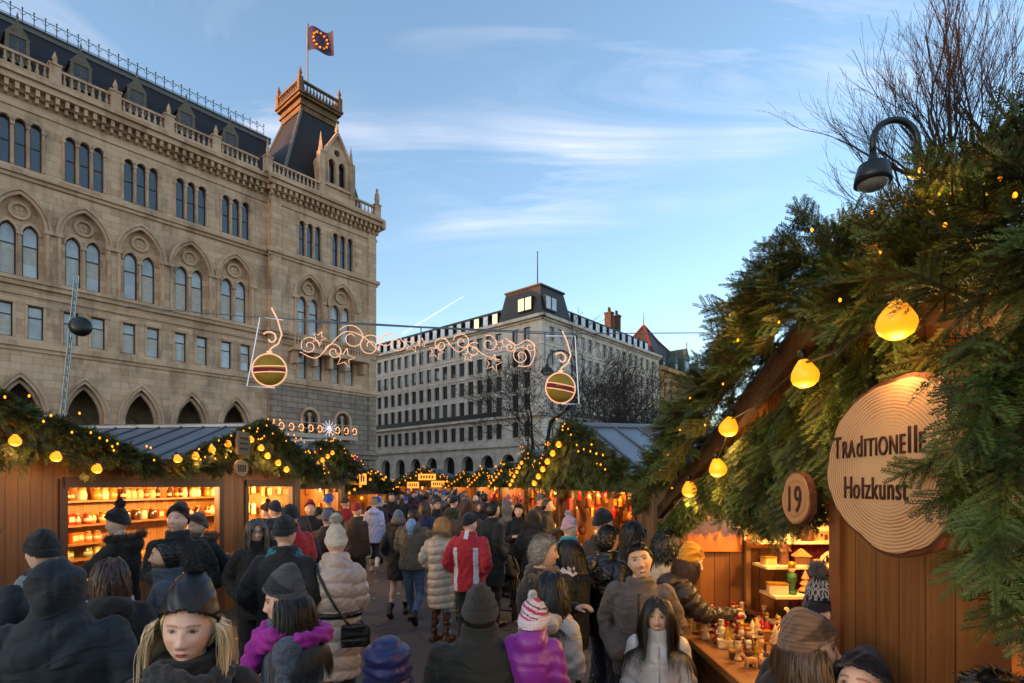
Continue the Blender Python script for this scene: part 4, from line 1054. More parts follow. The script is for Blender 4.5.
def near_greens():
    r = np.random.default_rng(5)
    # thick bank of fir along the near gable
    n = 2300; t = r.uniform(-.9, 1.06, n); x = t * 2.7; zb = ZR - PT * np.abs(x)
    A = r.uniform(-.9, 3.6, n); q = np.sqrt(r.uniform(.05, 1, n)) * (.16 + .04 * np.sin(x * 5) + .045 * np.sin(x * 13))
    zb = zb - .15 * np.exp(-((x + .22) / .42) ** 2)
    P = np.stack([x, .08 + np.cos(A) * q * 1.1, zb + .11 + np.sin(A) * q * 1.2], 1)
    D = np.stack([r.normal(0, .7, n) + np.sign(x) * .3, np.cos(A) * .8 + r.normal(.15, .35, n), np.sin(A) * .6 + r.normal(-.05, .4, n)], 1)
    S = r.uniform(.6, 1.1, n)
    fir('fir_garland', 'near', tow(MN, P), todir(MN, D), S, 'thick bank of fir branches along the roof edge of the near hut', 'garland', GG, 21, (.33, .47, .20))
    # branches hanging in the gable below the board
    n = 1700; x = r.uniform(-2.2, 2.7, n); zt = ZR - .22 - PT * np.abs(x); f = r.uniform(0, 1, n) ** .85
    zb = 2.02 + .05 * np.sin(x * 6) + .04 * np.sin(x * 15 + 1)
    zb = np.where((x > .15) & (x < 1.5), zb - .13, zb); zb = np.where((x > -.5) & (x < .12), 2.08, zb); zb = np.minimum(zb, zt - .05)
    z = zt + (zb - zt) * f + .08
    P = np.stack([x, r.uniform(-.03, .05, n), z], 1)
    D = np.stack([r.normal(0, .35, n), r.uniform(-.05, .28, n), -1 + r.normal(0, .25, n)], 1)
    dx = (x + .535) / .33; dz = (z - .10 - 2.11) / .32
    keep = ~((dx * dx + dz * dz) < 1.0) & ~((np.abs(x - .08) < .16) & (np.abs(z - 2.0) < .14))
    fir('hanging_fir', 'near', tow(MN, P[keep]), todir(MN, D[keep]), r.uniform(.8, 1.35, n)[keep], 'curtain of drooping fir branches filling the near gable', 'garland', GG, 22, (.42, .40, .18))
    # long branches reaching out in front of the sign's right side: start and end seen from the lane
    P = []; D = []
    runs = [((1005, 395), (958, 450)), ((1010, 440), (912, 486)), ((1020, 460), (945, 520)), ((1000, 420), (958, 535)), ((1020, 350), (975, 455)), ((1025, 420), (985, 580)), ((1035, 480), (1012, 640)), ((1040, 545), (968, 585)),
            ((1000, 330), (965, 385)), ((1035, 300), (1010, 470)), ((1050, 560), (1025, 660)), ((1010, 360), (975, 430)), ((1035, 400), (1000, 520))]
    for (a, b) in runs:
        y0 = r.uniform(.12, .22); y1 = y0 + r.uniform(.10, .22)
        p0 = np.array(on_plane(a[0], a[1], MN, y0)); p1 = np.array(on_plane(b[0], b[1], MN, y1)); ln = np.linalg.norm(p1 - p0); k = max(3, int(ln / .05))
        d = (p1 - p0) / ln
        for i in range(k):
            p = p0 + (p1 - p0) * (i + .3) / k * .85 + np.array([0, 0, .06 * math.sin(math.pi * i / k)])
            P.append(p); D.append(d + r.normal(0, .15, 3))
            for q in (-1, 1):
                if r.uniform() < .6 * (1 - .4 * i / k): P.append(p); D.append(d * .8 + np.array([q * .55 + r.normal(0, .2), r.normal(.1, .25), r.normal(-.15, .25)]))
    P = np.array(P); D = np.array(D)
    fir('fir_branch', 'near', tow(MN, P), todir(MN, D), r.uniform(.6, .95, len(P)), 'fir branches drooping in front of the round carved sign', 'branch', None, 23, (.28, .5, .22))
near_greens()
pb = [(1.86, 2.60), (2.47, 2.53), (3.28, 2.37), (3.52, 2.15), (4.05, 2.02)]
pts = [on_plane(px_, py_, MN, .26 if px_ > 850 else (.22 if px_ > 780 else .15)) for px_, py_ in ((898, 324), (803, 376), (731, 428), (716, 469), (689, 490))]
string_of_bulbs(MN, pts, .054, 'string of fat amber bulbs under the near hut roof', GB, 1.5)
fl = []
r_ = random.Random(4)
for px_, py_ in ((993, 237), (876, 246), (880, 252), (775, 272), (779, 322), (742, 335), (738, 340), (723, 384), (738, 306), (905, 205), (960, 188), (985, 190), (1000, 178), (872, 212), (920, 170), (1015, 195), (690, 398), (705, 425), (668, 455), (672, 488), (660, 470), (680, 430), (812, 230), (840, 300), (945, 225)):
    fl.append(on_plane(px_, py_, MN, (.24 if px_ > 850 else .30) + r_.uniform(-.05, .05)))
fairy(MN, fl, 'small amber lights tucked into the near bank of fir', GF, .0048)
for p in fl[:16:2]:
    l = bpy.data.lights.new('fairy_glow', 'POINT'); l.energy = .16; l.color = (1, .55, .12); l.shadow_soft_size = .01
    lo = bpy.data.objects.new('fairy_glow', l); COL.objects.link(lo); lo.location = MN @ (Vector(p) + Vector((0, .03, -.03)))

# --- carved slices of wood on the near hut
def ring_wood(name, c1, c2, sc, clear=.03):
    m = bpy.data.materials.new(name); m.use_nodes = True; t = m.node_tree; p = t.nodes['Principled BSDF']; p.inputs['Roughness'].default_value = .55
    tcn = N('ShaderNodeTexCoord', t); mp_ = N('ShaderNodeMapping', t); mp_.inputs['Scale'].default_value = (1, 1, 1.15); L(tcn.outputs['Object'], mp_.inputs[0], t)
    wv = N('ShaderNodeTexWave', t, wave_type='RINGS', rings_direction='Y'); wv.inputs['Scale'].default_value = sc; wv.inputs['Distortion'].default_value = 2.6; wv.inputs['Detail'].default_value = 2; wv.inputs['Detail Scale'].default_value = 1.2
    L(mp_.outputs[0], wv.inputs[0], t)
    nz = N('ShaderNodeTexNoise', t); nz.inputs['Scale'].default_value = 12; L(tcn.outputs['Object'], nz.inputs[0], t)
    r = N('ShaderNodeMapRange', t); r.inputs[1].default_value = .35; r.inputs[2].default_value = .95; L(MATH('MULTIPLY', wv.outputs[1], MATH('ADD', nz.outputs[0], .45, t), t), r.inputs[0], t)
    ln_ = N('ShaderNodeVectorMath', t, operation='LENGTH'); L(mp_.outputs[0], ln_.inputs[0], t)
    fd = N('ShaderNodeMapRange', t); fd.inputs[1].default_value = clear; fd.inputs[2].default_value = clear + .09; L(ln_.outputs['Value'], fd.inputs[0], t)
    n2_ = N('ShaderNodeTexNoise', t); n2_.inputs['Scale'].default_value = 5; L(tcn.outputs['Object'], n2_.inputs[0], t)
    fac = MATH('MULTIPLY', MATH('MULTIPLY', r.outputs[0], fd.outputs[0], t), MATH('ADD', MATH('MULTIPLY', n2_.outputs[0], 1.3, t), .15, t), t, True)
    mx = N('ShaderNodeMixRGB', t); L(fac, mx.inputs[0], t); mx.inputs[1].default_value = (*lin(c1), 1); mx.inputs[2].default_value = (*lin(c2), 1); L(mx.outputs[0], p.inputs['Base Color'], t)
    return m
slice_m = ring_wood('sawn_wood_rings', '#cda47a', '#8e5a36', 25, .12)
barkring = mat('bark_edge', '#5a2e16', .9, var=.3, vscale=12, bump=.5)
letter_m = mat('burnt_lettering', '#3c1a0a', .8)
def text_mesh(txt, size, y, mb_parent, name, m, xoff, zoff, extr=.004, font_scale_x=1.0, flip=True):
    cu = bpy.data.curves.new(name, 'FONT'); cu.body = txt; cu.size = size; cu.extrude = extr; cu.align_x = 'LEFT'; cu.space_character = 1.10
    o = bpy.data.objects.new(name, cu); COL.objects.link(o)
    dg = bpy.context.evaluated_depsgraph_get(); me = bpy.data.meshes.new_from_object(o.evaluated_get(dg)); bpy.data.objects.remove(o)
    vs = np.zeros(len(me.vertices) * 3); me.vertices.foreach_get('co', vs); vs = vs.reshape(-1, 3)
    V = np.zeros_like(vs); V[:, 0] = -(vs[:, 0] * font_scale_x) + xoff; V[:, 2] = vs[:, 1] + zoff; V[:, 1] = vs[:, 2] + y
    me.vertices.foreach_set('co', V.ravel()); me.flip_normals(); me.materials.append(m); me.update()
    o = bpy.data.objects.new(name, me); COL.objects.link(o); o.parent = mb_parent
    return o, vs[:, 0].max() * font_scale_x
def slice_sign(P, rx, rz, th, seed, label, matl):
    root = empty('wooden_sign', MN @ Matrix.Translation(P), label, 'sign')
    r = random.Random(seed); n = 56; ph = [r.uniform(0, 6.28) for _ in range(4)]
    out = []
    for k in range(n):
        A = 2 * math.pi * k / n; w = 1 + .030 * math.sin(3 * A + ph[0]) + .018 * math.sin(5 * A + ph[1]) + .010 * math.sin(9 * A + ph[2]) + .006 * math.sin(16 * A + ph[3])
        out.append((rx * w * math.cos(A), rz * w * math.sin(A)))
    f = MB(); f.prism([(x * .955, z * .955) for x, z in out], -th / 2, th / 2 + .002); f.build('face', matl, root)
    b = MB(); ring(b, [(x * .95, z * .95) for x, z in out], out, -th / 2, th / 2 - .004, closed=True); b.add([(x, -th / 2 - .002, z) for x, z in out], [tuple(range(n))]); b.build('bark_rim', barkring, root)
    return root
ps = on_plane(893, 466, MN, .21)
sgn = slice_sign(ps, .335, .275, .035, 3, 'large round wood slice sign burnt with Traditionelle Holzkunst', slice_m)
def words_on(root, parts, x0, z0, y):
    x = x0
    for txt, size, dz, sx in parts:
        o, w = text_mesh(txt, size, y, root, 'lettering', letter_m, x, z0 + dz, .003, sx); x -= w + .0075
words_on(sgn, [('T', .112, 0, .66), ('RA', .086, 0, .66), ('d', .104, 0, .68), ('I', .086, 0, .8), ('TI', .086, 0, .68), ('ONE', .086, 0, .66), ('ll', .116, 0, .8), ('E', .086, 0, .66)], .285, .035, .0215)
words_on(sgn, [('H', .110, 0, .66), ('o', .104, 0, .68), ('l', .104, 0, .85), ('zkunst', .104, 0, .68)], .225, -.105, .0215)
p19 = on_plane(799, 499, MN, .19)
s19 = slice_sign(p19, .115, .112, .03, 9, 'small oval wood slice carved with the number 19', ring_wood('pale_wood_rings', '#b58258', '#8c5c3a', 9))
o19, w19 = text_mesh('19', .16, .018, s19, 'numeral', letter_m, .075, -.055, .004, .8)
# ------------------------------------------------------------------ people
def remesh(mb, voxel, smooth=4):
    me = bpy.data.meshes.new('tmp'); me.from_pydata(mb.v, [], mb.f); me.update()
    o = bpy.data.objects.new('tmp', me); COL.objects.link(o)
    m = o.modifiers.new('r', 'REMESH'); m.mode = 'VOXEL'; m.voxel_size = voxel
    if smooth: m2 = o.modifiers.new('s', 'SMOOTH'); m2.factor = .5; m2.iterations = smooth
    dg = bpy.context.evaluated_depsgraph_get(); e = o.evaluated_get(dg); m3 = e.to_mesh()
    n = len(m3.vertices); V = np.zeros(n * 3, np.float32); m3.vertices.foreach_get('co', V); NV = np.zeros(n * 3, np.float32); m3.vertices.foreach_get('normal', NV)
    k = len(m3.polygons); lt = np.zeros(k, np.int32); m3.polygons.foreach_get('loop_total', lt)
    Lp = np.zeros(len(m3.loops), np.int32); m3.loops.foreach_get('vertex_index', Lp)
    e.to_mesh_clear(); bpy.data.objects.remove(o); bpy.data.meshes.remove(me)
    if (lt == 4).all(): Fq = Lp.reshape(-1, 4)
    else:
        q = []; i = 0
        for c in lt:
            f = Lp[i:i + c]; q.append([f[0], f[1], f[2], f[3] if c > 3 else f[2]]); i += c
        Fq = np.array([f for f in q if f[2] != f[3]], np.int32)
    return V.reshape(-1, 3).astype(float), NV.reshape(-1, 3).astype(float), Fq

def skin_mat():
    m = bpy.data.materials.new('skin'); m.use_nodes = True; t = m.node_tree; p = t.nodes['Principled BSDF']
    a = N('ShaderNodeAttribute', t); a.attribute_name = 'tone'; L(a.outputs['Color'], p.inputs['Base Color'], t)
    p.inputs['Roughness'].default_value = .48; p.inputs['Specular IOR Level'].default_value = .35
    p.inputs['Subsurface Weight'].default_value = .12; p.inputs['Subsurface Radius'].default_value = (.012, .004, .002); p.inputs['Subsurface Scale'].default_value = .5
    return m
SKIN = skin_mat()
def cloth(col, kind='wool'):
    n = kind + '_cloth_' + col.strip('#')
    c_ = lin(col); lum = .3 * c_[0] + .6 * c_[1] + .1 * c_[2]
    if not col_is_done(col) and lum < .06: return cloth_raw(n, tuple(q * (.55 + .45 * lum / .06) for q in c_), kind)
    return cloth_raw(n, col, kind)
def col_is_done(c): return not isinstance(c, str)
def cloth_raw(n, col, kind):
    if kind == 'puffer': return mat(n, col, .42, var=.12, vscale=6, bump=.25, bscale=60, sheen=.1, bdist=.006)
    if kind == 'leather': return mat(n, col, .38, var=.15, vscale=8, bump=.3, bscale=120, bdist=.003, crease=6)
    if kind == 'denim': return mat(n, col, .85, var=.3, vscale=7, bump=.4, bscale=220, sheen=.1, bdist=.002, crease=9)
    if kind == 'knit': return knit(n, col)
    if kind == 'fur': return mat(n, col, .9, var=.45, vscale=14, sheen=.3)
    if kind == 'heather': return mat(n, col, .9, var=.55, vscale=90, bump=.5, bscale=200, sheen=.2, bdist=.004, crease=6)
    return mat(n, col, .8, var=.2, vscale=10, bump=.5, bscale=180, sheen=.08, bdist=.003, crease=5.5)
def knit(n, col):
    if n in MATS: return MATS[n]
    m = bpy.data.materials.new(n); m.use_nodes = True; t = m.node_tree; p = t.nodes['Principled BSDF']; c = lin(col)
    p.inputs['Roughness'].default_value = .95; p.inputs['Sheen Weight'].default_value = .2
    tcn = N('ShaderNodeTexCoord', t); s = N('ShaderNodeSeparateXYZ', t); L(tcn.outputs['Object'], s.inputs[0], t)
    ang = MATH('ARCTAN2', s.outputs[0], s.outputs[1], t)
    a = MATH('SINE', MATH('MULTIPLY', ang, 70, t), None, t); b = MATH('SINE', MATH('MULTIPLY', s.outputs[2], 420, t), None, t)
    h = MATH('ADD', MATH('MULTIPLY', a, .5, t), MATH('MULTIPLY', b, .3, t), t)
    nz = N('ShaderNodeTexNoise', t); nz.inputs['Scale'].default_value = 60; L(tcn.outputs['Object'], nz.inputs[0], t)
    mr = N('ShaderNodeMapRange', t); mr.inputs[1].default_value = -1; mr.inputs[2].default_value = 1.6; L(MATH('ADD', h, nz.outputs[0], t), mr.inputs[0], t)
    mx = N('ShaderNodeMixRGB', t); L(mr.outputs[0], mx.inputs[0], t); mx.inputs[1].default_value = (*[x * .6 for x in c], 1); mx.inputs[2].default_value = (*[min(1, x * 1.3) for x in c], 1); L(mx.outputs[0], p.inputs['Base Color'], t)
    bn = N('ShaderNodeBump', t); bn.inputs['Strength'].default_value = .7; bn.inputs['Distance'].default_value = .004; L(h, bn.inputs['Height'], t); L(bn.outputs[0], p.inputs['Normal'], t)
    MATS[n] = m; return m
def hairm(col):
    n = 'hair_' + col.strip('#')
    if n in MATS: return MATS[n]
    return mat(n, col, .42, var=.45, vscale=30, stretch=(1, 1, .12), spec=.5)

def G(x, s): return np.exp(-(x / s) ** 2)
def head_grid(lod):
    nu, nv = ((104, 88), (52, 44), (24, 18))[lod]
    t = np.linspace(-1, 1, nu, endpoint=False); th = np.pi / 2 + np.pi * t * (.5 + .5 * np.abs(t))
    ph = np.linspace(-np.pi / 2 + .02, np.pi / 2 - .02, nv)
    PH, TH = np.meshgrid(ph, th, indexing='ij')
    nx, ny, nz = np.cos(PH) * np.cos(TH), np.cos(PH) * np.sin(TH), np.sin(PH)
    x = .075 * np.sign(nx) * np.abs(nx) ** .93; y = .096 * ny; z = .117 * nz
    lo = np.clip(-z / .117, 0, 1)
    x = x * (1 - .30 * lo ** 1.5); front = np.clip(ny, 0, 1)
    y = np.where(ny < 0, y * (1 - .55 * lo), y * (1 - .06 * lo))
    y = np.where(ny > 0, y * (1 - .08 * G(z, .06)), y * 1.04)
    f = np.clip(ny * 2.2, 0, 1)
    d = np.zeros_like(y)
    for s in (-1, 1):
        d += -.0115 * G(x - s * .031, .017) * G(z - .012, .013)
        d += .0060 * G(x - s * .031, .0125) * G(z - .011, .0085)
        d += .0045 * G(x - s * .030, .020) * G(z - .034, .008)
        d += .0050 * G(x - s * .044, .017) * G(z + .022, .018)
        d += .0075 * G(x - s * .0125, .0075) * G(z + .034, .008)
        d += -.0040 * G(x - s * .030, .008) * G(z + .055, .016)
    d += .0085 * G(x, .0105) * np.clip(1 - np.abs(z + .005) / .045, 0, 1)
    d += .0165 * G(x, .0130) * G(z + .030, .015)
    d += -.004 * G(x, .012) * G(z - .022, .008)
    d += .0075 * G(x, .021) * G(z + .063, .0065) - .0045 * G(x, .020) * G(z + .0645, .0020) + .006 * G(x, .018) * G(z + .0705, .006)
    d += -.004 * G(x, .018) * G(z + .081, .006) + .009 * G(x, .018) * G(z + .100, .014)
    d += -.003 * G(x, .004) * G(z + .052, .006)
    y = y + d * f
    ear = G(y + .008, .015) * G(z - .002, .026) * (np.abs(nx) > .6)
    x = x + np.sign(nx) * ear * .013
    V = np.stack([x, y, z], -1).reshape(-1, 3)
    i = np.arange(nv - 1)[:, None] * nu; j = np.arange(nu)[None, :]; j2 = (j + 1) % nu
    Fq = np.stack([i + j, i + j2, i + nu + j2, i + nu + j], -1).reshape(-1, 4)
    return V, Fq, (nv, nu), np.stack([nx, ny, nz], -1).reshape(-1, 3)
HG = [head_grid(k) for k in range(3)]
def face_tone(V, Nn, skin, sex, lips, brow, beard, lod, eyes=(.03, .018, .010), smile=0):
    x, y, z = V.T; C = np.tile(np.array(skin), (len(V), 1)); f = (Nn[:, 1] > .15)
    def mix(w, c):
        nonlocal C
        w = np.clip(w, 0, 1)[:, None]; C = C * (1 - w) + np.array(c) * w
    sk = np.array(skin)
    for s in (-1, 1):
        mix(f * .35 * G(x - s * .042, .017) * G(z + .024, .016), sk * (1.05, .68, .62))
        mix(f * .30 * G(x - s * .031, .018) * G(z - .006, .012), sk * .62)
    mix(f * .30 * G(x, .012) * G(z + .034, .012), sk * (1.05, .7, .62))
    if beard:
        mix((Nn[:, 1] > -.35) * np.clip((-.035 - z) / .02, 0, 1) * np.clip((np.abs(x) + .0 - .0) / .001, 0, 1) * beard * np.where(G(x, .03) * G(z + .064, .011) > .5, .3, 1), np.array(brow) * .8)
    if lod < 2:
        mix(f * (G(x, .0225) * G(z + .066, .0095) > .52) * .85, lips)
        if smile:
            zc_ = z + .0655 - .30 * x * x / .02
            mix(f * (np.abs(x) < .0265) * (np.abs(zc_) < .0095 * np.sqrt(np.clip(1 - (x / .027) ** 2, 0, 1))) * .9, lips); mix(f * (np.abs(x) < .021) * (np.abs(zc_ - .0005) < .0042 * np.sqrt(np.clip(1 - (x / .0215) ** 2, 0, 1))), (.66, .62, .56))
            for s in (-1, 1): mix(f * .35 * G(x - s * (.034 + .25 * np.abs(z + .05)), .003) * G(z + .050, .014), sk * .5)
        else: mix(f * .8 * (np.abs(x) < .021) * G(z + .0645, .0016), np.array(lips) * .35)
        for s in (-1, 1):
            dx = (x - s * .031); dz = z - .0115 + .0010 * s * dx / .015
            ex = dx / .0150; hz = .0052 * np.sqrt(np.clip(1 - ex ** 2, 0, 1))
            inside = f * (np.abs(ex) < 1) * (np.abs(dz) < hz)
            mix(inside * .95, (.36, .33, .31)); mix(inside * (dx ** 2 + dz ** 2 < .0068 ** 2), eyes)
            lash = f * (np.abs(ex) < 1.12) * G(dz - hz - .0008, .0019)
            mix(lash * (.95 if sex == 'f' else .75), (.012, .009, .008)); mix(f * (np.abs(ex) < 1) * G(dz + hz + .0006, .0014) * .45, sk * .4)
            bz = .0305 + .0035 * np.cos((dx * s + .002) * 75) ; mix(f * (np.abs(dx + s * -.001) < .0195) * G(z - bz, .0036 if sex == 'm' else .0025) * .9, brow)
            mix(f * G(x - s * .0075, .0036) * G(z + .0415, .0024) * .8, sk * .25)
    return C

def bez(pts, n):
    """smooth polyline through points"""
    P = [np.array(p, float) for p in pts]; out = []
    for i in range(len(P) - 1):
        p0 = P[max(i - 1, 0)]; p1 = P[i]; p2 = P[i + 1]; p3 = P[min(i + 2, len(P) - 1)]
        for k in range(n):
            t = k / n; out.append(.5 * (2 * p1 + (p2 - p0) * t + (2 * p0 - 5 * p1 + 4 * p2 - p3) * t * t + (3 * p1 - p0 - 3 * p2 + p3) * t ** 3))
    out.append(P[-1]); return out
def limb(mb, pts, rad, n=10, k=4):
    q = bez(pts, k); r = bez([(x, 0, 0) for x in rad], k); mb.tube(q, [a[0] for a in r], n)
    mb.ball(q[0], r[0][0], n); mb.ball(q[-1], r[-1][0], n)

ARMS = {'down': ((.055, -.03, -.27), (.070, .03, -.53)), 'pocket': ((.085, -.10, -.255), (-.01, .105, -.42)), 'front': ((.045, .02, -.27), (-.10, .26, -.20)),
        'reach': ((.03, .20, -.19), (-.02, .45, -.20)), 'phone': ((.03, .15, -.22), (-.10, .28, -.02)), 'hip': ((.12, -.06, -.25), (.05, .12, -.36)), 'cross': ((.06, .06, -.27), (-.28, .20, -.22)), 'back': ((.06, -.12, -.25), (.06, -.10, -.50)), 'low': ((.04, .06, -.27), (-.04, .26, -.40))}
def hand_mesh(mb, w, d, side, s=1.0, curl=.5):
    """palm, four unequal bent fingers and a thumb that leaves the palm's side; w wrist, d forearm direction"""
    d = Vector(d).normalized(); up = Vector((0, 0, 1)) if abs(d.z) < .8 else Vector((0, 1, 0))
    lat = d.cross(up).normalized() * side; nrm = lat.cross(d).normalized() * side
    if nrm.z > 0 and abs(d.z) < .8: nrm = -nrm
    w = Vector(w)
    for k in range(4):
        o = (k - 1.5) * .019 * s
        mb.tube([w + lat * o * .6, w + d * .045 * s + lat * o * .9, w + d * .088 * s + lat * o], [.016 * s, .0155 * s, .0115 * s], 8)
    for k, ln in enumerate((.070, .078, .073, .056)):
        o = (k - 1.5) * .0205 * s; p = w + d * .085 * s + lat * o * 1.02; a = 0; pts = [p]
        for seg in (.42, .33, .25):
            a += curl * .75; p = p + (d * math.cos(a) + nrm * math.sin(a)) * ln * seg * s; pts.append(p)
        mb.tube(pts, [.0098 * s, .0092 * s, .0085 * s, .0062 * s], 7)
    b = w + d * .030 * s - lat * .030 * s
    mb.tube([w + d * .012 * s - lat * .014 * s, b, b + (d * .75 - lat * .55 + nrm * .3) * .040 * s, b + (d * .95 - lat * .25 + nrm * .5) * .068 * s], [.014 * s, .0135 * s, .011 * s, .008 * s], 7)

class Rig: pass
def rig(H, sex, build, arms, stance, sh_w=None):
    k = Rig(); s = H / 1.75; k.s = s; k.H = H
    k.sw = (sh_w or (.166 if sex == 'm' else .146)) * s * build
    k.hip = .93 * s; k.sh = 1.415 * s; k.neck = 1.49 * s; k.head = Vector((0, .028 * s, H - .118))
    k.arm = []
    for side, a in ((-1, arms[0]), (1, arms[1])):
        e, w = ARMS[a] if isinstance(a, str) else a
        S = Vector((side * k.sw, 0, k.sh)); E = Vector((side * (k.sw + e[0] * s), e[1] * s, k.sh + e[2] * s)); W_ = Vector((side * (k.sw + w[0] * s), w[1] * s, k.sh + w[2] * s))
        k.arm.append((S, E, W_, a))
    hw = .088 * s; k.leg = []
    if stance == 'walk': L_ = (((-hw, .14, .50), (-hw, .26, .10), 0), ((hw, .06, .47), (hw, -.26, .20), -.75))
    elif stance == 'walk2': L_ = (((-hw, .05, .49), (-hw, -.22, .14), -.5), ((hw, .15, .50), (hw, .24, .10), 0))
    elif stance == 'lean': L_ = (((-hw - .02, .03, .5), (-hw - .03, -.03, .09), 0), ((hw + .02, .04, .5), (hw + .05, .06, .09), 0))
    else: L_ = (((-hw, .03, .50), (-hw - .02, .0, .09), 0), ((hw, .02, .50), (hw + .02, .0, .09), 0))
    for (kn, an, pit) in L_: k.leg.append((Vector((kn[0] / 1 if abs(kn[0]) < 1 else kn[0], kn[1] * s, kn[2] * s)), Vector((an[0], an[1] * s, an[2] * s)), pit))
    k.hw = hw
    return k
def torso(mb, k, hem, puff, flare=0, build=1.0, n=20):
    s = k.s; b = build; secs = []
    base = [(hem, .178 + flare, .130 + flare), (.93, .180, .132), (1.02, .170, .125), (1.10, .163, .120), (1.22, .178, .130), (1.32, .188, .132), (1.40, .176, .108), (1.455, .110, .088), (1.50, .072, .072)]
    sw = k.sw / (.185 * s)
    for z, rx, ry in base:
        if z < hem - 1e-6: continue
        f = sw if z > 1.15 else (sw * .5 + .5)
        secs.append((0, (-.012 if z > 1.2 else 0), z * s, (rx * f + puff) * s * b ** .5, (ry + puff) * s * b))
    secs.sort(key=lambda q: q[2])
    mb.loft(secs, n)
FIBRE = {}
def strands_mesh(head, n, ln, col, seed, vol=.018, part=0.0, wave=.01, wid=.008, front=True, lim=None, root=None, bodyclear=True, name='hair_locks', scale=1.0, taper=.25):
    """locks of hair that start on the scalp and fall over head and shoulders (in head space)"""
    r = np.random.default_rng(seed)
    A = r.uniform(0, 2 * np.pi, n * 3); zz = r.uniform(-.35, .98, n * 3); rr = np.sqrt(1 - zz ** 2)
    d = np.stack([rr * np.cos(A), rr * np.sin(A), zz], 1)
    ok = (d[:, 1] < .42 + .62 * zz) if front else (d[:, 1] < .1 + .5 * zz)
    ok &= ~((d[:, 1] > .35) & (zz < .55))
    if lim is not None: ok &= (zz < lim)
    d = d[ok][:n]; n = len(d)
    R_ = np.array([.078, .100, .120]) * 1.0
    m = 12; P = np.zeros((n, m, 3)); p = d * (R_ + vol * .5); P[:, 0] = p
    side = np.sign(d[:, 0] - part * .5 + r.normal(0, .1, n)); side[side == 0] = 1
    v = np.stack([side * .8 + r.normal(0, .25, n), -.3 + d[:, 1] * .5 + r.normal(0, .25, n), -.2 * np.ones(n)], 1)
    L_ = ln * r.uniform(.75, 1.08, n); ph = r.uniform(0, 6.28, n); out = vol * r.uniform(.3, 1.25, n)
    for i in range(1, m):
        st = (L_ / m)[:, None] * 1.12
        down = np.tile([0, 0, -1.0], (n, 1)); v = v * .55 + down * .62
        v[:, 0] += wave * 22 * np.sin(ph + i * 1.1) * .35; v[:, 1] += wave * 16 * np.cos(ph * 1.7 + i * .9) * .35
        v /= np.linalg.norm(v, axis=1)[:, None]
        p = p + v * st
        q = p / (R_ + out[:, None]); ql = np.linalg.norm(q, axis=1); ins = ql < 1
        zlow = p[:, 2] < -.06
        p = np.where(ins[:, None], p / np.maximum(ql, 1e-4)[:, None], p)
        # keep the face clear: locks in front slide to the side
        fc = (p[:, 1] > .045) & (np.abs(p[:, 0]) < .058) & (p[:, 2] < .05) & (p[:, 2] > -.14)
        p[:, 0] = np.where(fc, np.sign(p[:, 0]) * (.058 + out * .4), p[:, 0])
        if bodyclear:
            c = np.array([0, -.035, -.36]); rb = np.array([.245, .185, .215]); q = (p - c) / rb; ql = np.linalg.norm(q, axis=1)
            p = np.where((ql < 1)[:, None], c + (p - c) / np.maximum(ql, 1e-4)[:, None], p)
            cn = np.hypot(p[:, 0] / .085, (p[:, 1] + .02) / .09); nk = (p[:, 2] < -.10) & (p[:, 2] > -.22) & (cn < 1)
            p[nk, :2] = p[nk, :2] / np.maximum(cn[nk], .05)[:, None]
        P[:, i] = p
    T = np.gradient(P, axis=1); T /= np.maximum(np.linalg.norm(T, axis=2), 1e-6)[..., None]
    O = P * np.array([1, 1, .15]); O /= np.maximum(np.linalg.norm(O, axis=2), 1e-6)[..., None]
    Wv = np.cross(T, O); Wv /= np.maximum(np.linalg.norm(Wv, axis=2), 1e-6)[..., None]
    w = wid * .5 * (1 - (1 - taper) * np.linspace(0, 1, m) ** 2)[None, :, None]
    a = P + Wv * w; b = P - Wv * w; mid = P + O * wid * .22
    V = np.stack([a, mid, b], 2).reshape(-1, 3) * scale
    base = (np.arange(n)[:, None] * m + np.arange(m - 1)[None, :]) * 3
    F1 = np.stack([base, base + 1, base + 4, base + 3], -1).reshape(-1, 4); F2 = np.stack([base + 1, base + 2, base + 5, base + 4], -1).reshape(-1, 4)
    o = raw_mesh(name, V, np.concatenate([F1, F2]), [hairm(col)], None, root, True)
    return o
def xf(M, V): return V @ np.array(M.to_3x3()).T + np.array(M.translation)
def fuzz(mb_pts, n, ln, r, seed, thick=.003, noise=.45):
    """short fur hairs standing out from points (centre, outward)"""
    g = np.random.default_rng(seed); P = np.asarray(mb_pts[0]); D = np.asarray(mb_pts[1]); k = g.integers(0, len(P), n)
    p = P[k] + g.normal(0, r, (n, 3)); d = D[k] + g.normal(0, noise, (n, 3)); d /= np.linalg.norm(d, axis=1)[:, None]
    w = np.cross(d, g.normal(0, 1, (n, 3))); w /= np.linalg.norm(w, axis=1)[:, None]; w *= thick
    l = ln * g.uniform(.6, 1.2, n)[:, None]
    V = np.stack([p - w, p + w, p + d * l * .6 + w * .6 - [0, 0, 0], p + d * l], 1).reshape(-1, 3)
    return V, np.arange(n * 4).reshape(n, 4)

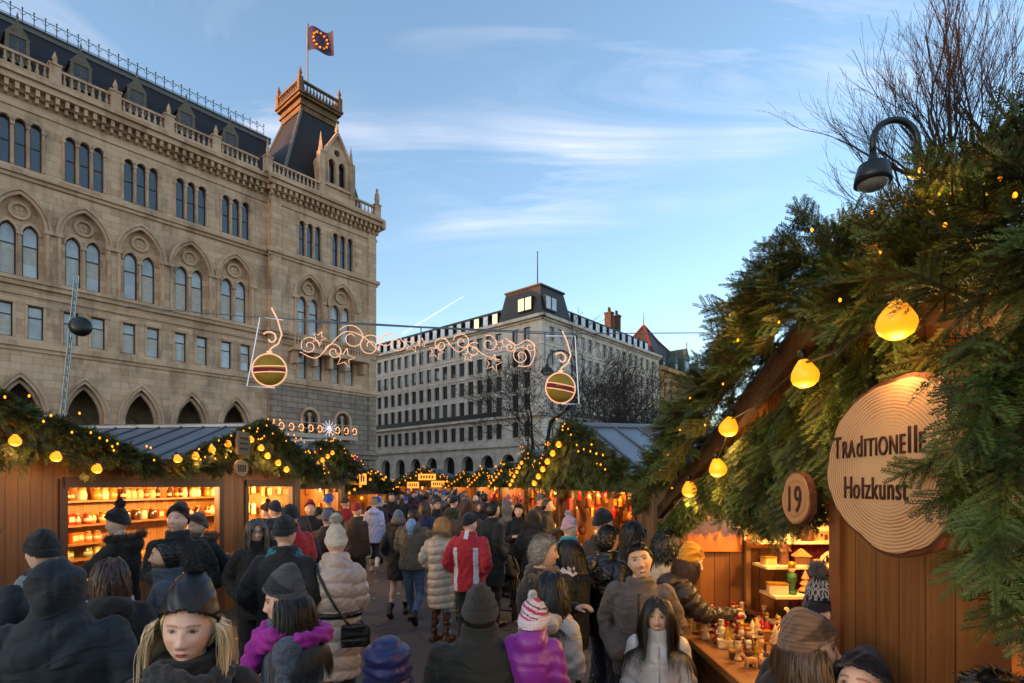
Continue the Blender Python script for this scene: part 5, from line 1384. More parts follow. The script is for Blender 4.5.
def person(P, face, H, label, lod=1, sex='m', build=1.0, skin=(.52, .32, .23), coat=None, legs=('#14151a', 'wool'), shoes=('#101010', 'leather'), hair=None, hat=None, arms=('down', 'down'), stance='stand',
           head=(0, 0, 0), lips=None, beard=0, brow=None, scarf=None, lean=0.0, group=None, extras=(), gloves=None, sh_w=None, bare=False, boots=None, side_lean=0.0, z=0.0, smile=0, vol=None):
    """face: heading in degrees (0 away from the camera, 90 to the right, 180 towards it)"""
    if P[1] > 0: face = face + math.degrees(math.atan2(P[0], P[1]))      # heading as seen from where the viewer stands
    skin = tuple(min(.75, q * 1.2) for q in skin)
    root = empty('person', Matrix.Translation((P[0], P[1], z)) @ Matrix.Rotation(-R(face), 4, 'Z'), label, 'person', group)
    k = rig(H, sex, build, arms, stance, sh_w); s = k.s
    seed = sum(ord(c) * (i + 1) for i, c in enumerate(label)) % 9973
    g = np.random.default_rng(seed)
    vox = (.0105, .016, .032)[lod]
    def bend(V):
        V = np.array(V, float)
        if lean or side_lean:
            t = np.clip((V[:, 2] - k.hip * .95) / (.5 * s), 0, 1.6); h = np.maximum(V[:, 2] - k.hip * .95, 0)
            a = lean * np.clip(h / (.25 * s), 0, 1)
            V[:, 1] += np.sin(a) * h; V[:, 2] -= (1 - np.cos(a)) * h; V[:, 0] += side_lean * h
        return V
    hc = Vector(bend(np.array([k.head]))[0])
    hs = (.955 if sex == 'f' else .995) * (H / 1.70) ** .45
    HM = Matrix.Translation(hc) @ Matrix.Rotation(R(-head[0]), 4, 'Z') @ Matrix.Rotation(R(-head[1]) - lean * .4, 4, 'X') @ Matrix.Rotation(R(head[2]), 4, 'Y') @ Matrix.Diagonal((hs, hs, hs, 1))
    brow = brow or (.03, .02, .012); lips = lips or tuple(np.array(skin) * (.92, .55, .52))
    # ---- body: torso core, limbs and hands in one skin, the head on the neck
    b = MB()
    torso(b, k, .90, -.03, 0, build, 12)
    for (S, E, W_, a) in k.arm: limb(b, [S, E, W_], [.045 * s, .038 * s, .027 * s], 8)
    for i, (kn, an, pit) in enumerate(k.leg):
        limb(b, [(k.hw * (-1 if i == 0 else 1), 0, .90 * s), kn, an], [.075 * s, .052 * s, .034 * s], 10)
        if bare: b.ball(Vector(kn).lerp(an, .35) + Vector((0, -.02, 0)), (.048 * s, .05 * s, .09 * s), 10)
        b.ball((an.x, an.y + .04, max(an.z - .05, .04)), (.035, .09, .035), 8)
    limb(b, [(0, -.01 * s, 1.42 * s), (0, .0, 1.50 * s), (hc.x - side_lean * 0, k.head.y - .02, k.head.z - .03)], [.062 * s, .053 * s, .050 * s], 10)
    V, NV, Fq = remesh(b, max(vox, .016), 3); V = bend(V)
    Cb = np.tile(np.array(skin), (len(V), 1))
    Hv, Hf, hd, Hn = HG[lod]
    C2 = face_tone(Hv, Hn, skin, sex, lips, brow, beard, lod, smile=smile)
    Vs = [V, xf(HM, Hv)]; Fs = [Fq, Hf + len(V)]; Cs = [Cb, C2]; n = len(V) + len(Hv)
    if lod < 2:
        for i, (S, E, W_, a) in enumerate(k.arm):
            if a in ('pocket', 'back'): continue
            hb = MB(); hand_mesh(hb, W_, (W_ - E).normalized() if a != 'down' else Vector((0, .15, -1)), -1 if i == 0 else 1, s, .55)
            hv = bend(np.array(hb.v)); q = [f if len(f) == 4 else None for f in hb.f]; hf = np.array([f for f in q if f is not None])
            Vs.append(hv); Fs.append(hf + n); n += len(hv); Cs.append(np.tile(np.array(skin) * .95 if gloves is None else np.array(lin(gloves)), (len(hv), 1)))
    V = np.concatenate(Vs); Fq = np.concatenate(Fs); Cc = np.concatenate(Cs)
    o = raw_mesh('body', V, Fq, [SKIN], None, root, True)
    at_ = o.data.color_attributes.new('tone', 'FLOAT_COLOR', 'POINT'); at_.data.foreach_set('color', np.concatenate([Cc, np.ones((len(Cc), 1))], 1).astype(np.float32).ravel())
    # ---- trousers / boots
    if not bare:
        t = MB(); t.loft([(0, 0, .86 * s, .165 * s * build, .125 * s), (0, 0, .94 * s, .17 * s * build, .128 * s), (0, 0, 1.02 * s, .155 * s * build, .115 * s)], 14)
        for i, (kn, an, pit) in enumerate(k.leg):
            limb(t, [(k.hw * (-1 if i == 0 else 1), -.005, .92 * s), kn, an + Vector((0, 0, .01))], [.094 * s * build, .068 * s, .050 * s], 12)
        V, NV, Fq = remesh(t, vox, 4)
        V = V + NV * ((.005 * np.sin(V[:, 2] * 46 + 6 * np.sin(V[:, 0] * 21 + seed)) * np.clip(1.2 - V[:, 2], 0, 1)))[:, None]
        raw_mesh('trousers', bend(V), Fq, [cloth(*legs)], None, root, True)
    for i, (kn, an, pit) in enumerate(k.leg):
        t = MB(); M_ = Matrix.Translation(an) @ Matrix.Rotation(pit, 4, 'X'); zz = -.085
        t.tube([M_ @ Vector(q) for q in ((0, -.055, zz + .045), (0, .0, zz + .05), (0, .09, zz + .045), (0, .165, zz + .035))], [.042, .047, .045, .032], 10)
        t.ball(M_ @ Vector((0, -.055, zz + .042)), .042, 8); t.ball(M_ @ Vector((0, .165, zz + .033)), .033, 8)
        top = boots if boots else .06
        t.tube([M_ @ Vector((0, -.02, zz + .04)), M_ @ Vector((0, -.012, .03)), (Vector(an).lerp(kn, min(1, top / .4))) + Vector((0, 0, .0))], [.044, .046, .062 if boots else .046], 10)
        t.bb(-.04, .04, -.09, .16, zz, zz + .03, M=M_)
        V, NV, Fq = remesh(t, max(.012, vox * .8), 3); V[:, 2] = np.maximum(V[:, 2], .003)
        raw_mesh('boot' if boots else 'shoe', V, Fq, [cloth(*shoes)], None, root, True)
    # ---- coat
    c = dict(col='#1a1b20', kind='wool', hem=.80, puff=.022, collar=1, hood=None, flare=0.0, quilt=.10); c.update(coat or {})
    pf = c['puff']; t = MB()
    torso(t, k, c['hem'], pf, c['flare'], build)
    for (S, E, W_, a) in k.arm:
        W2 = Vector(W_).lerp(E, -.02); limb(t, [S + Vector((0, 0, -.012)), E, W2], [(.058 + pf * .8) * s, (.046 + pf * .85) * s, (.040 + pf * .5) * s], 12)
    if c['collar']: t.loft([(0, .0, 1.43 * s, .115 * s, .105 * s), (0, .008, 1.49 * s, (.092 + pf * .5) * s, (.092 + pf * .5) * s), (0, .012, (1.49 + .05 * c['collar']) * s, (.088 + pf * .5) * s, (.092 + pf * .5) * s)], 16)
    if c['hood'] == 'down': t.ball((0, -.115 * s, 1.455 * s), (.135 * s, .075 * s, .085 * s), 14); t.ball((0, -.06 * s, 1.49 * s), (.13 * s, .10 * s, .05 * s), 14)
    if c['hood'] == 'up':
        hh = k.head
        t.ball((0, hh.y - .030, hh.z + .005), (.118 * hs, .128 * hs, .150 * hs), 18); t.ball((0, hh.y - .06, hh.z + .05), (.10, .105, .11), 14)
        t.loft([(0, 0, 1.42 * s, .15 * s, .12 * s), (0, 0, 1.50 * s, .118 * s, .112 * s), (0, .0, 1.58 * s, .108 * s, .115 * s)], 16)
    V, NV, Fq = remesh(t, vox, 5 if lod < 2 else 2)
    x, y, zc = V.T
    # nearest point along each sleeve
    armt = np.zeros(len(V)); ad = np.full(len(V), 9.0)
    for (S, E, W_, a) in k.arm:
        for q, (A, B) in enumerate(((S, E), (E, W_))):
            A = np.array(A); B = np.array(B); u = np.clip(((V - A) @ (B - A)) / ((B - A) @ (B - A)), 0, 1); dd = np.linalg.norm(V - (A + u[:, None] * (B - A)), axis=1)
            m_ = dd < ad; ad = np.where(m_, dd, ad); armt = np.where(m_, q * .29 + u * (.29 if q == 0 else .26), armt)
    sleeve = (ad < .10 + pf) & ((np.abs(x) > k.sw * .93) | (y > .16) | (y < -.16))
    if lod < 2:
        if c['kind'] == 'puffer' and c['quilt']:
            par = np.where(sleeve, armt, zc + .02 * np.sin(x * 9 + seed)); q = np.abs(np.sin(np.pi * par / c['quilt']))
            disp = .021 * (q ** .5 - .6) + .003 * np.sin(x * 60 + y * 50 + 5 * np.sin(zc * 30)) * q
            if c['hood'] == 'up': disp = disp + .006 * np.sin(zc * 21 + 5 * np.sin(x * 9 + seed))
        else:
            am = .0045 if c['kind'] != 'leather' else .0065
            disp = am * np.sin(zc * 34 + 7 * np.sin(x * 11 + seed) + 5 * np.sin(y * 13 + 1)) * (.35 + .65 * G(zc - 1.06 * s, .16)) + .0035 * np.sin(x * 24 + zc * 7 + 2 * np.sin(zc * 9 + seed))
            if c['hood'] == 'up': disp = disp + np.where(zc > 1.3 * s, .008 * np.sin(zc * 30 + 6 * np.sin(x * 8 + seed) + 4 * np.cos(y * 9)) - .010 * G(x, .006), 0)
            if c.get('seam', True): disp = disp - .006 * G(zc - 1.30 * s, .006) * (~sleeve)
            disp = np.where(sleeve, .0075 * np.sin(armt * 58 + 2.5 * np.sin(x * 19 + y * 21 + seed)) * (.25 + .75 * G(armt - .29, .10)), disp)
        V = V + NV * disp[:, None]
    co = raw_mesh('coat', bend(V), Fq, [cloth(c['col'], c['kind'])], None, root, True)
    if c.get('panel') is not None:        # contrast panels sewn into the coat
        co.data.materials.append(cloth(c['panel'], c['kind'])); cen = V[Fq].mean(1); mi = c['panel_f'](cen, sleeve[Fq[:, 0]], armt[Fq[:, 0]], k).astype(np.int32); co.data.polygons.foreach_set('material_index', mi)
    if c.get('fur') is not None:
        A = np.linspace(0, 2 * np.pi, 60); 
        pts = np.stack([np.cos(A) * .135 * s, -.05 * s + np.sin(A) * .125 * s, np.full(60, 1.515 * s) - .03 * np.sin(A)], 1); dr = np.stack([np.cos(A), np.sin(A), np.full(60, .5)], 1)
        fv, ff = fuzz((pts, dr), (5200, 3200, 300)[lod], .034, .017, seed, (.0013, .0022, .01)[lod]); raw_mesh('fur_trim', bend(fv), ff, [cloth(c['fur'], 'fur')], None, root)
    if c.get('belt'):
        t = MB(); zb = 1.06 * s; t.loft([(0, -.004, zb - .022, (.172 + pf) * s, (.128 + pf) * s), (0, -.004, zb - .02, (.180 + pf) * s, (.136 + pf) * s), (0, -.004, zb + .02, (.180 + pf) * s, (.136 + pf) * s), (0, -.004, zb + .022, (.172 + pf) * s, (.128 + pf) * s)], 28); t.build('belt', cloth(c['belt'], 'leather'), root, True)
    if c.get('zip') and lod < 2:
        sel = (np.abs(V[:, 0]) < .02) & (V[:, 1] > 0); zs = np.linspace((c['hem'] + .02) * s, 1.42 * s, 14); pts = []
        for zq in zs:
            m_ = sel & (np.abs(V[:, 2] - zq) < .03); pts.append((0, V[m_, 1].max() + .001 if m_.any() else .15, zq))
        t = MB(); t.tube(bend(np.array(pts)), .006, 6); t.build('zip', cloth(c['zip'], 'leather'), root, True)
    # ---- hair
    Hn_, (nv, nu) = Hn, hd
    def shell(mask, off, name, m_, lift=None, smoothn=0):
        keep = mask[Hf].all(1); idx = np.unique(Hf[keep]); mp_ = -np.ones(len(Hv), int); mp_[idx] = np.arange(len(idx))
        nn = Hv[idx] / np.array([.075, .096, .117]) ** 2 * .01; nn /= np.linalg.norm(nn, axis=1)[:, None]
        V2 = Hv[idx] + nn * off[idx][:, None]
        # the features of the face must not print through
        fr = nn[:, 1] > 0; E = np.array([.079, .099, .119]); el = np.linalg.norm(Hv[idx] / E, axis=1)[:, None]; V2 = np.where((nn[:, 1] > -2)[:, None], Hv[idx] / el + nn * off[idx][:, None], V2)
        if lift is not None: V2 = lift(V2)
        o = raw_mesh(name, xf(HM, V2), mp_[Hf[keep]], [m_], None, root, True)
        sd_ = o.modifiers.new('thick', 'SOLIDIFY'); sd_.thickness = .008; sd_.offset = -1
        return o
    hx, hy, hz = Hv.T
    if hair:
        st, hcol = hair[0], hair[1]; ln = hair[2] if len(hair) > 2 else .2
        hl = np.where(Hn[:, 1] > 0, np.interp(Hn[:, 1], [0, .25, .5, 1], [-.02, .03, .058, .070]), np.interp(-Hn[:, 1], [0, .25, 1], [-.02, -.06, -.085]))
        mask = hz > hl
        if hat: mask &= ~((Hn[:, 1] > .30) & (hz > -.01))
        th = (.009 if st == 'short' else .017) * np.clip((hz - hl) / .02, .15, 1) + (.0022 * np.sin(hx * 120 + 5 * np.sin(hz * 60 + seed)) * np.sin(hy * 90) + .0015 * np.sin(hx * 260 + hz * 80)) * (lod < 2) * (1 if st == 'short' else 1.6)
        if st == 'curly': th = .035 * np.clip((hz - hl) / .03, .2, 1) + .012 * np.sin(hx * 170 + seed) * np.sin(hy * 150) + .01 * np.sin(hz * 140)
        if hat: th = np.minimum(th, .006)
        hm = hairm(hcol)
        if not (hat and hat[0] == 'only'): ho = shell(mask, th, 'hair', hm)
        lockn = (1900, 520, 60)[lod]
        if st == 'short' and lod < 2 and not hat:
            kk = np.where(mask & (hz > hl + .008))[0]; dn = Hv[kk] / np.array([.075, .096, .117]); dn /= np.linalg.norm(dn, axis=1)[:, None]
            E_ = np.array([.079, .099, .119]); bp = dn * E_; tg = np.stack([np.sign(dn[:, 0] + .02) * .35, -.55 + .9 * (dn[:, 1] > .3), -.35 + .5 * (dn[:, 2] > .75)], 1) + .07 * dn
            fv, ff = fuzz((bp + dn * .006, tg), (2200, 700)[lod], .022, .004, seed, (.0016, .003)[lod], .12); raw_mesh('hair_locks', xf(HM, fv), ff, [hm], None, root)
        if st in ('long', 'bob', 'curly') and lod < 2 or st == 'long':
            lo = strands_mesh(HM, lockn, ln, hcol, seed, vol or ((.034 if hat else .024) if st != 'curly' else .04), part=hair[3] if len(hair) > 3 else 0, wave=.012 if st != 'curly' else .05, wid=(.0046, .010, .04)[lod], root=root, lim=.22 if hat else None); lo.data.transform(HM)
    # ---- hat
    if hat:
        kind, hcol = hat[0], hat[1]; hmat = cloth(hcol, 'knit' if kind not in ('cap', 'leatherpom') else 'wool')
        if kind == 'leatherpom': hmat = mat('soft_leather_hat', hcol, .40, var=.15, vscale=8, bump=.25, bscale=140, bdist=.002)
        tall = hat[2] if len(hat) > 2 and isinstance(hat[2], (int, float)) else .03
        zb = .034 + .40 * np.clip(hy, -.09, .09) - .004
        mask = hz > zb
        def lift(V2):
            t_ = np.clip((V2[:, 2] - .055) / .08, 0, 1); V2 = V2.copy(); V2[:, 2] += tall * t_ ** 1.3; V2[:, 1] -= tall * .6 * t_ ** 2
            if lod < 2:
                V2 += ((.004 if kind != 'leatherpom' else .0015) * np.sin(V2[:, 2] * 95 + 4 * np.sin(V2[:, 0] * 40 + seed)) * np.clip((V2[:, 2] - .05) / .04, 0, 1))[:, None] * V2 / np.linalg.norm(V2, axis=1)[:, None]
            return V2
        ho = shell(mask, np.full(len(Hv), .014 if kind != 'leatherpom' else .016) + .006 * (hz > .05), 'hat', hmat, lift)
        if len(hat) > 3 and hat[3]:
            colf = hat[3]; cen = Hv[Hf[mask[Hf].all(1)]].mean(1); mats_, mi = colf(cen)
            for mm in mats_: ho.data.materials.append(mm)
            ho.data.polygons.foreach_set('material_index', mi.astype(np.int32))
        brimw = .045
        if kind in ('beanie', 'pom'):
            bm = (hz > zb - .006) & (hz < zb + brimw); br = shell(bm, np.full(len(Hv), .020), 'brim', hmat, lift); br.parent = root
        if kind == 'cap':
            t = MB(); vs = []
            for q in range(13):
                A = math.pi * (q / 12); vs += [(.085 * math.cos(A), .088 * math.sin(A) + .01, .055), (.095 * math.cos(A), .088 * math.sin(A) + .02 + .07 * math.sin(A), .045)]
            t.add(vs, [(2 * q, 2 * q + 1, 2 * q + 3, 2 * q + 2) for q in range(12)]); oo = t.build('peak', hmat, root, True); oo.data.transform(HM)
        if kind in ('pom', 'leatherpom'):
            pc = hat[4] if len(hat) > 4 else hcol; pr = hat[5] if len(hat) > 5 else .042
            cpos = np.array([0, -.6 * tall - .012, .119 + .016 + tall + pr * .65])
            dr = g.normal(0, 1, (200, 3)); dr /= np.linalg.norm(dr, axis=1)[:, None]
            fv, ff = fuzz((cpos + dr * pr * .45, dr), (3200, 900, 90)[lod], pr * .62, pr * .1, seed, (.0014, .0035, .012)[lod]); po = raw_mesh('pompom', xf(HM, fv), ff, [cloth(pc, 'fur')], None, root)
    # ---- scarf
    if scarf:
        t = MB(); nloop = 3 if lod == 0 else 2
        for q in range(nloop):
            pts = []
            for i in range(25):
                A = 2 * math.pi * i / 24; rx = (.094 + .011 * q) * s; pts.append((rx * math.cos(A), .018 + rx * .98 * math.sin(A) * (1.12 if math.sin(A) > 0 else 1), ((1.452 if lod else 1.438) + .028 * (nloop - 1 - q) - .045 * max(0, math.sin(A)) * (1 if q else .4) + .02 * math.sin(2 * A + q)) * s))
            t.tube(pts, .033 * s, 10, caps=False)
        for e in scarf[2:]: limb(t, [Vector(p) * s for p in e], [.045 * s, .05 * s, .055 * s], 10)
        V, NV, Fq = remesh(t, min(vox, .013), 2)
        A = np.arctan2(V[:, 1], V[:, 0]); V = V + NV * (.006 * np.sin(V[:, 2] * 130 + 4 * np.sin(A * 3 + seed)) + .004 * np.sin(A * 17 + V[:, 2] * 60))[:, None]
        raw_mesh('scarf', bend(V), Fq, [cloth(scarf[0], scarf[1])], None, root, True)
    for e in extras: e(root, k, HM)
    return root

def crossbag(col, side=1, y=-.20, z=.88, size=(.22, .09, .17), strap='#101010'):
    def f(root, k, HM):
        x = side * .16
        t = MB(); t.bb(x - size[0] / 2, x + size[0] / 2, y - size[1] / 2, y + size[1] / 2, z - size[2] / 2, z + size[2] / 2)
        o = t.build('handbag', cloth(col, 'leather'), root, bevel=.02)
        t = MB(); t.bb(x - size[0] / 2 + .01, x + size[0] / 2 - .01, y - size[1] / 2 - .012, y - size[1] / 2 + .01, z - .01, z + size[2] / 2 + .005); t.build('flap', cloth(col, 'leather'), o, bevel=.01)
        t = MB(); t.tube(bez([(x - .05, y, z + size[2] / 2), (-side * .02, y + .005, 1.2 * k.s), (-side * .13, -.11, 1.42 * k.s), (-side * .12, .05, 1.45 * k.s), (0, .19, 1.2 * k.s), (x, .16, 1.0 * k.s), (x + .05, y + .05, z + size[2] / 2)], 6), .011, 6); t.build('strap', cloth(strap, 'leather'), o, True)
    return f
def carry_bag(name, col, i, size=(.30, .12, .36), label=None):
    """a bag hanging from the hand: its own thing placed at the wrist"""
    def f(root, k, HM):
        S, E, W_, a = k.arm[i]; p = root.matrix_world @ (Vector(W_) + Vector((0, .02, -.10)))
        t = MB(); w, d, h = size; t.loft([(0, 0, -h, w * .42, d * .4), (0, 0, -h * .7, w * .52, d * .52), (0, 0, -h * .25, w * .46, d * .45), (0, 0, 0, w * .12, d * .15)], 16)
        V, NV, Fq = remesh(t, .015, 2); V = V + NV * (.008 * np.sin(V[:, 0] * 50 + 4 * np.sin(V[:, 2] * 25)) + .006 * np.sin(V[:, 2] * 44 + V[:, 0] * 20))[:, None]
        o = raw_mesh(name, V, Fq, [mat('carry_bag_' + col.strip('#'), col, .45, var=.1)], None, None, True); o.matrix_world = Matrix.Translation(p) @ root.matrix_world.to_3x3().to_4x4(); tag(o, label, 'bag')
    return f
def backpack(col, kind='wool'):
    def f(root, k, HM):
        s = k.s; t = MB(); t.loft([(0, -.20, .98 * s, .12, .07), (0, -.22, 1.05 * s, .15, .09), (0, -.22, 1.28 * s, .145, .085), (0, -.19, 1.40 * s, .10, .05)], 16); t.ball((0, -.28, 1.08 * s), (.10, .05, .08), 10)
        V, NV, Fq = remesh(t, .014, 4); o = raw_mesh('backpack', V, Fq, [cloth(col, kind)], None, root, True)
        t = MB()
        for q in (-1, 1): t.tube(bez([(q * .08, -.16, 1.38 * s), (q * .11, -.04, 1.48 * s), (q * .12, .13, 1.34 * s), (q * .14, .05, 1.1 * s), (q * .12, -.14, 1.02 * s)], 5), .018, 6, sq=.4)
        t.build('strap', cloth(col, kind), o, True)
    return f
# ------------------------------------------------------------------ the crowd, from the lane's near end to the far end
def XY(px, Y): return ((px - 512) / F * Y, Y)
ASIA = (.47, .285, .19); PALE = (.56, .35, .265); TAN = (.46, .28, .20)
BR = '#2a1a10'
NAVY = '#10161f'
# --- nearest
person(XY(58, 2.6), 8, 1.68, 'person in dark navy padded coat with hood up, back turned, bottom left', 0, 'm', 1.12, coat=dict(col='#142430', kind='wool', hood='up', puff=.035), arms=('pocket', 'pocket'), sh_w=.185)
person(XY(190, 1.87), 188, 1.70, 'blonde woman in black bobble hat and charcoal scarf looking past the camera', 0, 'f', coat=dict(col='#121217', kind='wool'), hair=('long', '#e6c7a0', .29), hat=('leatherpom', '#0d0e12', .055, None, '#120e0c', .05), skin=(.62, .40, .32), lips=(.42, .06, .09), brow=(.09, .05, .03), scarf=('#2e2e31', 'heather'), arms=('pocket', 'pocket'), head=(6, 4, -4), vol=.042)
person(XY(290, 2.75), -86, 1.60, 'woman in slouchy grey beanie and bright magenta scarf, seen in profile', 0, 'f', coat=dict(col='#434d5c', kind='heather', puff=.026), hair=('long', '#120d0b', .40), hat=('beanie', '#47474b', .06), skin=PALE, scarf=('#94188c', 'wool', [(-.03, .15, 1.43), (-.07, .20, 1.28), (-.06, .19, 1.05)], [(-.12, .06, 1.475), (0, .135, 1.455), (.12, .06, 1.475)], [(-.15, -.05, 1.45), (0, -.175, 1.44), (.15, -.05, 1.45)]), arms=('front', 'down'), head=(0, 4, 0))
person(XY(480, 2.75), 2, 1.525, 'man in dark olive jacket and charcoal knit cap, back turned, carrying a child', 0, 'm', 1.12, coat=dict(col='#1e2018', kind='wool', puff=.03, collar=1.7), hair=('short', '#171310'), hat=('only', '#2b2723') if False else ('beanie', '#2e2a27', .035), arms=('front', 'front'), sh_w=.19)
STRIPE = [cloth('#d8ccd8', 'knit'), cloth('#c02a66', 'knit'), cloth('#5a2438', 'knit')]
def stripes(c):
    q = (c[:, 2] + .35 * c[:, 0]) * 26; f = q - np.floor(q); mi = np.where(f < .28, 1, np.where((f > .5) & (f < .64), 2, 0)); return STRIPE[1:], mi
person((.10, 2.70), 20, 1.10, 'small child in purple hooded jacket and striped bobble hat, held on an arm', 0, 'f', 1.1, coat=dict(col='#7a1f86', kind='puffer', quilt=0, puff=.03, hood='down', hem=.70), hat=('pom', '#d8ccd8', .03, stripes, '#e6e2e6', .028), skin=PALE, arms=('front', 'front'), legs=('#20202c', 'wool'), z=.40)
person(XY(388, 2.4), 4, 1.37, 'youngster in shiny royal blue quilted jacket with hood up, back turned', 0, 'm', 1.05, coat=dict(col='#161e62', kind='puffer', hood='up', puff=.03, quilt=.07), arms=('pocket', 'pocket'))
person(XY(549, 3.25), 30, 1.54, 'woman with straight black shoulder-length hair in pale grey jacket, back turned', 0, 'f', coat=dict(col='#a9a6a4', kind='wool', puff=.02, hood='down'), hair=('long', '#0c0a0a', .30), skin=ASIA, arms=('front', 'front'), scarf=('#b8a49a', 'wool'), head=(-12, 0, 0))
person(XY(540, 3.9), 80, 1.70, 'grey-haired man smiling in profile, dark jacket with brown fleece collar', 0, 'm', coat=dict(col='#1f1d1a', kind='wool', collar=.7), scarf=('#5a4632', 'fur'), hair=('short', '#7d766f'), skin=(.53, .33, .24), arms=('front', 'down'), lips=(.46, .22, .19), smile=1)
person(XY(640, 3.75), 184, 1.665, 'young man in grey-brown zip jacket with head tilted, smiling', 0, 'm', coat=dict(col='#5a504a', kind='wool', zip='#2a2623', hem=.84, collar=.5), hair=('short', '#0d0b0b'), skin=ASIA, head=(-6, -8, 12), arms=('pocket', 'pocket'), legs=('#14141a', 'wool'), lips=(.36, .14, .12), smile=1)
person(XY(658, 3.25), 180, 1.41, 'girl with long dark hair in white quilted jacket', 0, 'f', .98, coat=dict(col='#b9b3b4', kind='puffer', quilt=0, puff=.024, zip='#c8c2c2', hood='down'), hair=('long', '#120e0d', .42, .02), skin=ASIA, arms=('down', 'down'), head=(4, -6, 0))
person((.86, 2.10), 84, 1.60, 'woman in slouchy brown-grey knit hat bending towards the counter', 0, 'f', coat=dict(col='#241c18', kind='wool'), hair=('long', '#4a3422', .34), hat=('beanie', '#6a5142', .03), skin=(.58, .37, .28), arms=('front', 'front'), lean=.30, head=(0, -14, 0))
PAT = [cloth('#1c1a20', 'knit'), cloth('#8a8684', 'knit')]
def zigzag(c):
    A = np.arctan2(c[:, 0], c[:, 1]); zz = np.abs(((A * 3.2) % 1) - .5) * .05
    h = c[:, 2] - .04; mi = ((np.abs(h - .02 - zz) < .007) | (np.abs(h - .082 - zz) < .007) | (np.abs(np.abs(h - .055) + zz * .5 - .012) < .004)).astype(int); return PAT[1:], mi
person((1.18, 2.62), 88, 1.64, 'shopper in dark zigzag patterned bobble hat leaning over the counter', 0, 'f', coat=dict(col='#15161c', kind='wool'), hat=('pom', '#1c1a20', .04, zigzag, '#6a6668', .045), skin=(.58, .37, .28), arms=('front', 'front'), lean=.34, head=(0, -12, 0))
person((1.20, 1.93), 200, 1.47, 'person in plain navy blue beanie looking down beside the plank wall', 0, 'm', coat=dict(col='#14182a', kind='wool'), hat=('beanie', '#151a34', .03), skin=PALE, arms=('pocket', 'pocket'), head=(0, -22, 0))
person((1.10, 1.36), 60, 1.60, 'person with dark hair just below the hanging fir at bottom right', 1, 'm', coat=dict(col='#101216', kind='wool'), hair=('short', '#0d0b0b'), skin=PALE, arms=('pocket', 'pocket'), lean=.05)
# --- left stall customers
person(XY(44, 3.5), -18, 1.73, 'man in black knit cap with navy backpack near the plank wall, back turned', 1, 'm', coat=dict(col='#18222c', kind='wool', collar=1.2), hat=('beanie', '#0f0e10', .03), skin=PALE, arms=('pocket', 'pocket'), scarf=('#70747c', 'wool'), extras=[backpack('#121a26')])
person(XY(110, 3.25), 2, 1.62, 'woman with brown hair tucked in a pale scarf, black hooded coat, back turned', 1, 'f', 1.05, coat=dict(col='#111316', kind='wool', hood='down', puff=.03), hair=('bob', '#3a2218', .16), scarf=('#a8949a', 'wool'), arms=('pocket', 'pocket'))
person(XY(120, 5.3), -62, 1.80, 'shopper in black bobble hat and fur-hooded parka reaching towards the jars', 1, 'f', 1.0, coat=dict(col='#191613', kind='wool', hood='down', fur='#3a2c20'), hat=('pom', '#0c0b0c', .03, None, '#0e0d0d', .05), skin=PALE, arms=('reach', 'front'))
person(XY(178, 5.3), 192, 1.83, 'man in tall black knit cap and black jacket looking down beside the stall', 1, 'm', 1.05, coat=dict(col='#0f0f11', kind='wool', collar=1.4), hat=('beanie', '#0e0e10', .055), skin=(.54, .32, .25), arms=('pocket', 'front'), head=(14, -16, 0), beard=.25)
person(XY(198, 5.8), 212, 1.73, 'bearded man in grey-brown cap with fur-edged hood beside the stall', 1, 'm', 1.0, coat=dict(col='#111215', kind='wool', hood='down', fur='#5a4430'), hat=('beanie', '#4a423c', .02), skin=TAN, beard=.7, arms=('pocket', 'front'), head=(20, -6, 0))
person(XY(170, 4.0), -78, 1.66, 'bearded man with dark quiff in blue-grey jacket, seen in profile', 0, 'm', coat=dict(col='#35404f', kind='wool', collar=1.1), hair=('short', '#0f0c0b'), skin=TAN, beard=.8, arms=('pocket', 'pocket'), head=(0, -6, 0))
# --- middle left
person(XY(256, 5.4), 174, 1.72, 'woman with long grey hair and glasses in black coat facing the camera', 1, 'f', coat=dict(col='#0e0e11', kind='wool', collar=1.2), hair=('long', '#4c443e', .26), skin=PALE, arms=('pocket', 'pocket'), legs=('#0f1014', 'wool'),
       extras=[lambda root, k, HM: (lambda t: ([ring(t, [(s_ * .031 + .017 * math.cos(q), .010 + .014 * math.sin(q)) for q in np.linspace(0, 6.283, 13)[:-1]], [(s_ * .031 + .0205 * math.cos(q), .010 + .0175 * math.sin(q)) for q in np.linspace(0, 6.283, 13)[:-1]], .094, .099, closed=True) for s_ in (-1, 1)], t.bb(-.013, .013, .094, .099, .012, .016), t.tube([(.052, .094, .012), (.082, .0, .012)], .002, 4), t.tube([(-.052, .094, .012), (-.082, .0, .012)], .002, 4), (lambda o: o.data.transform(HM))(t.build('glasses', socket_m, root))))(MB())])
person(XY(284, 4.5), 22, 1.77, 'man in black knit cap and long black coat with turquoise scarf, back turned', 1, 'm', 1.08, coat=dict(col='#0b0b0d', kind='wool', hem=.62, collar=1.2), hat=('beanie', '#15181a', .025), skin=PALE, arms=('pocket', 'pocket'), scarf=('#1a6a78', 'wool'), legs=('#0d0e12', 'wool'))
person(XY(272, 6.0), 165, 1.68, 'dark-haired woman peering over the shoulders of the black-capped man', 1, 'f', coat=dict(col='#23282e', kind='wool'), hair=('long', '#1c120e', .26), skin=PALE, arms=('pocket', 'pocket'), lips=(.40, .1, .1))
person(XY(291, 6.3), -20, 1.80, 'person in bright red jacket and black cap browsing the left stall', 1, 'm', coat=dict(col='#a01018', kind='wool', collar=1.3, puff=.03), hat=('beanie', '#121013', .02), skin=PALE, arms=('pocket', 'front'))
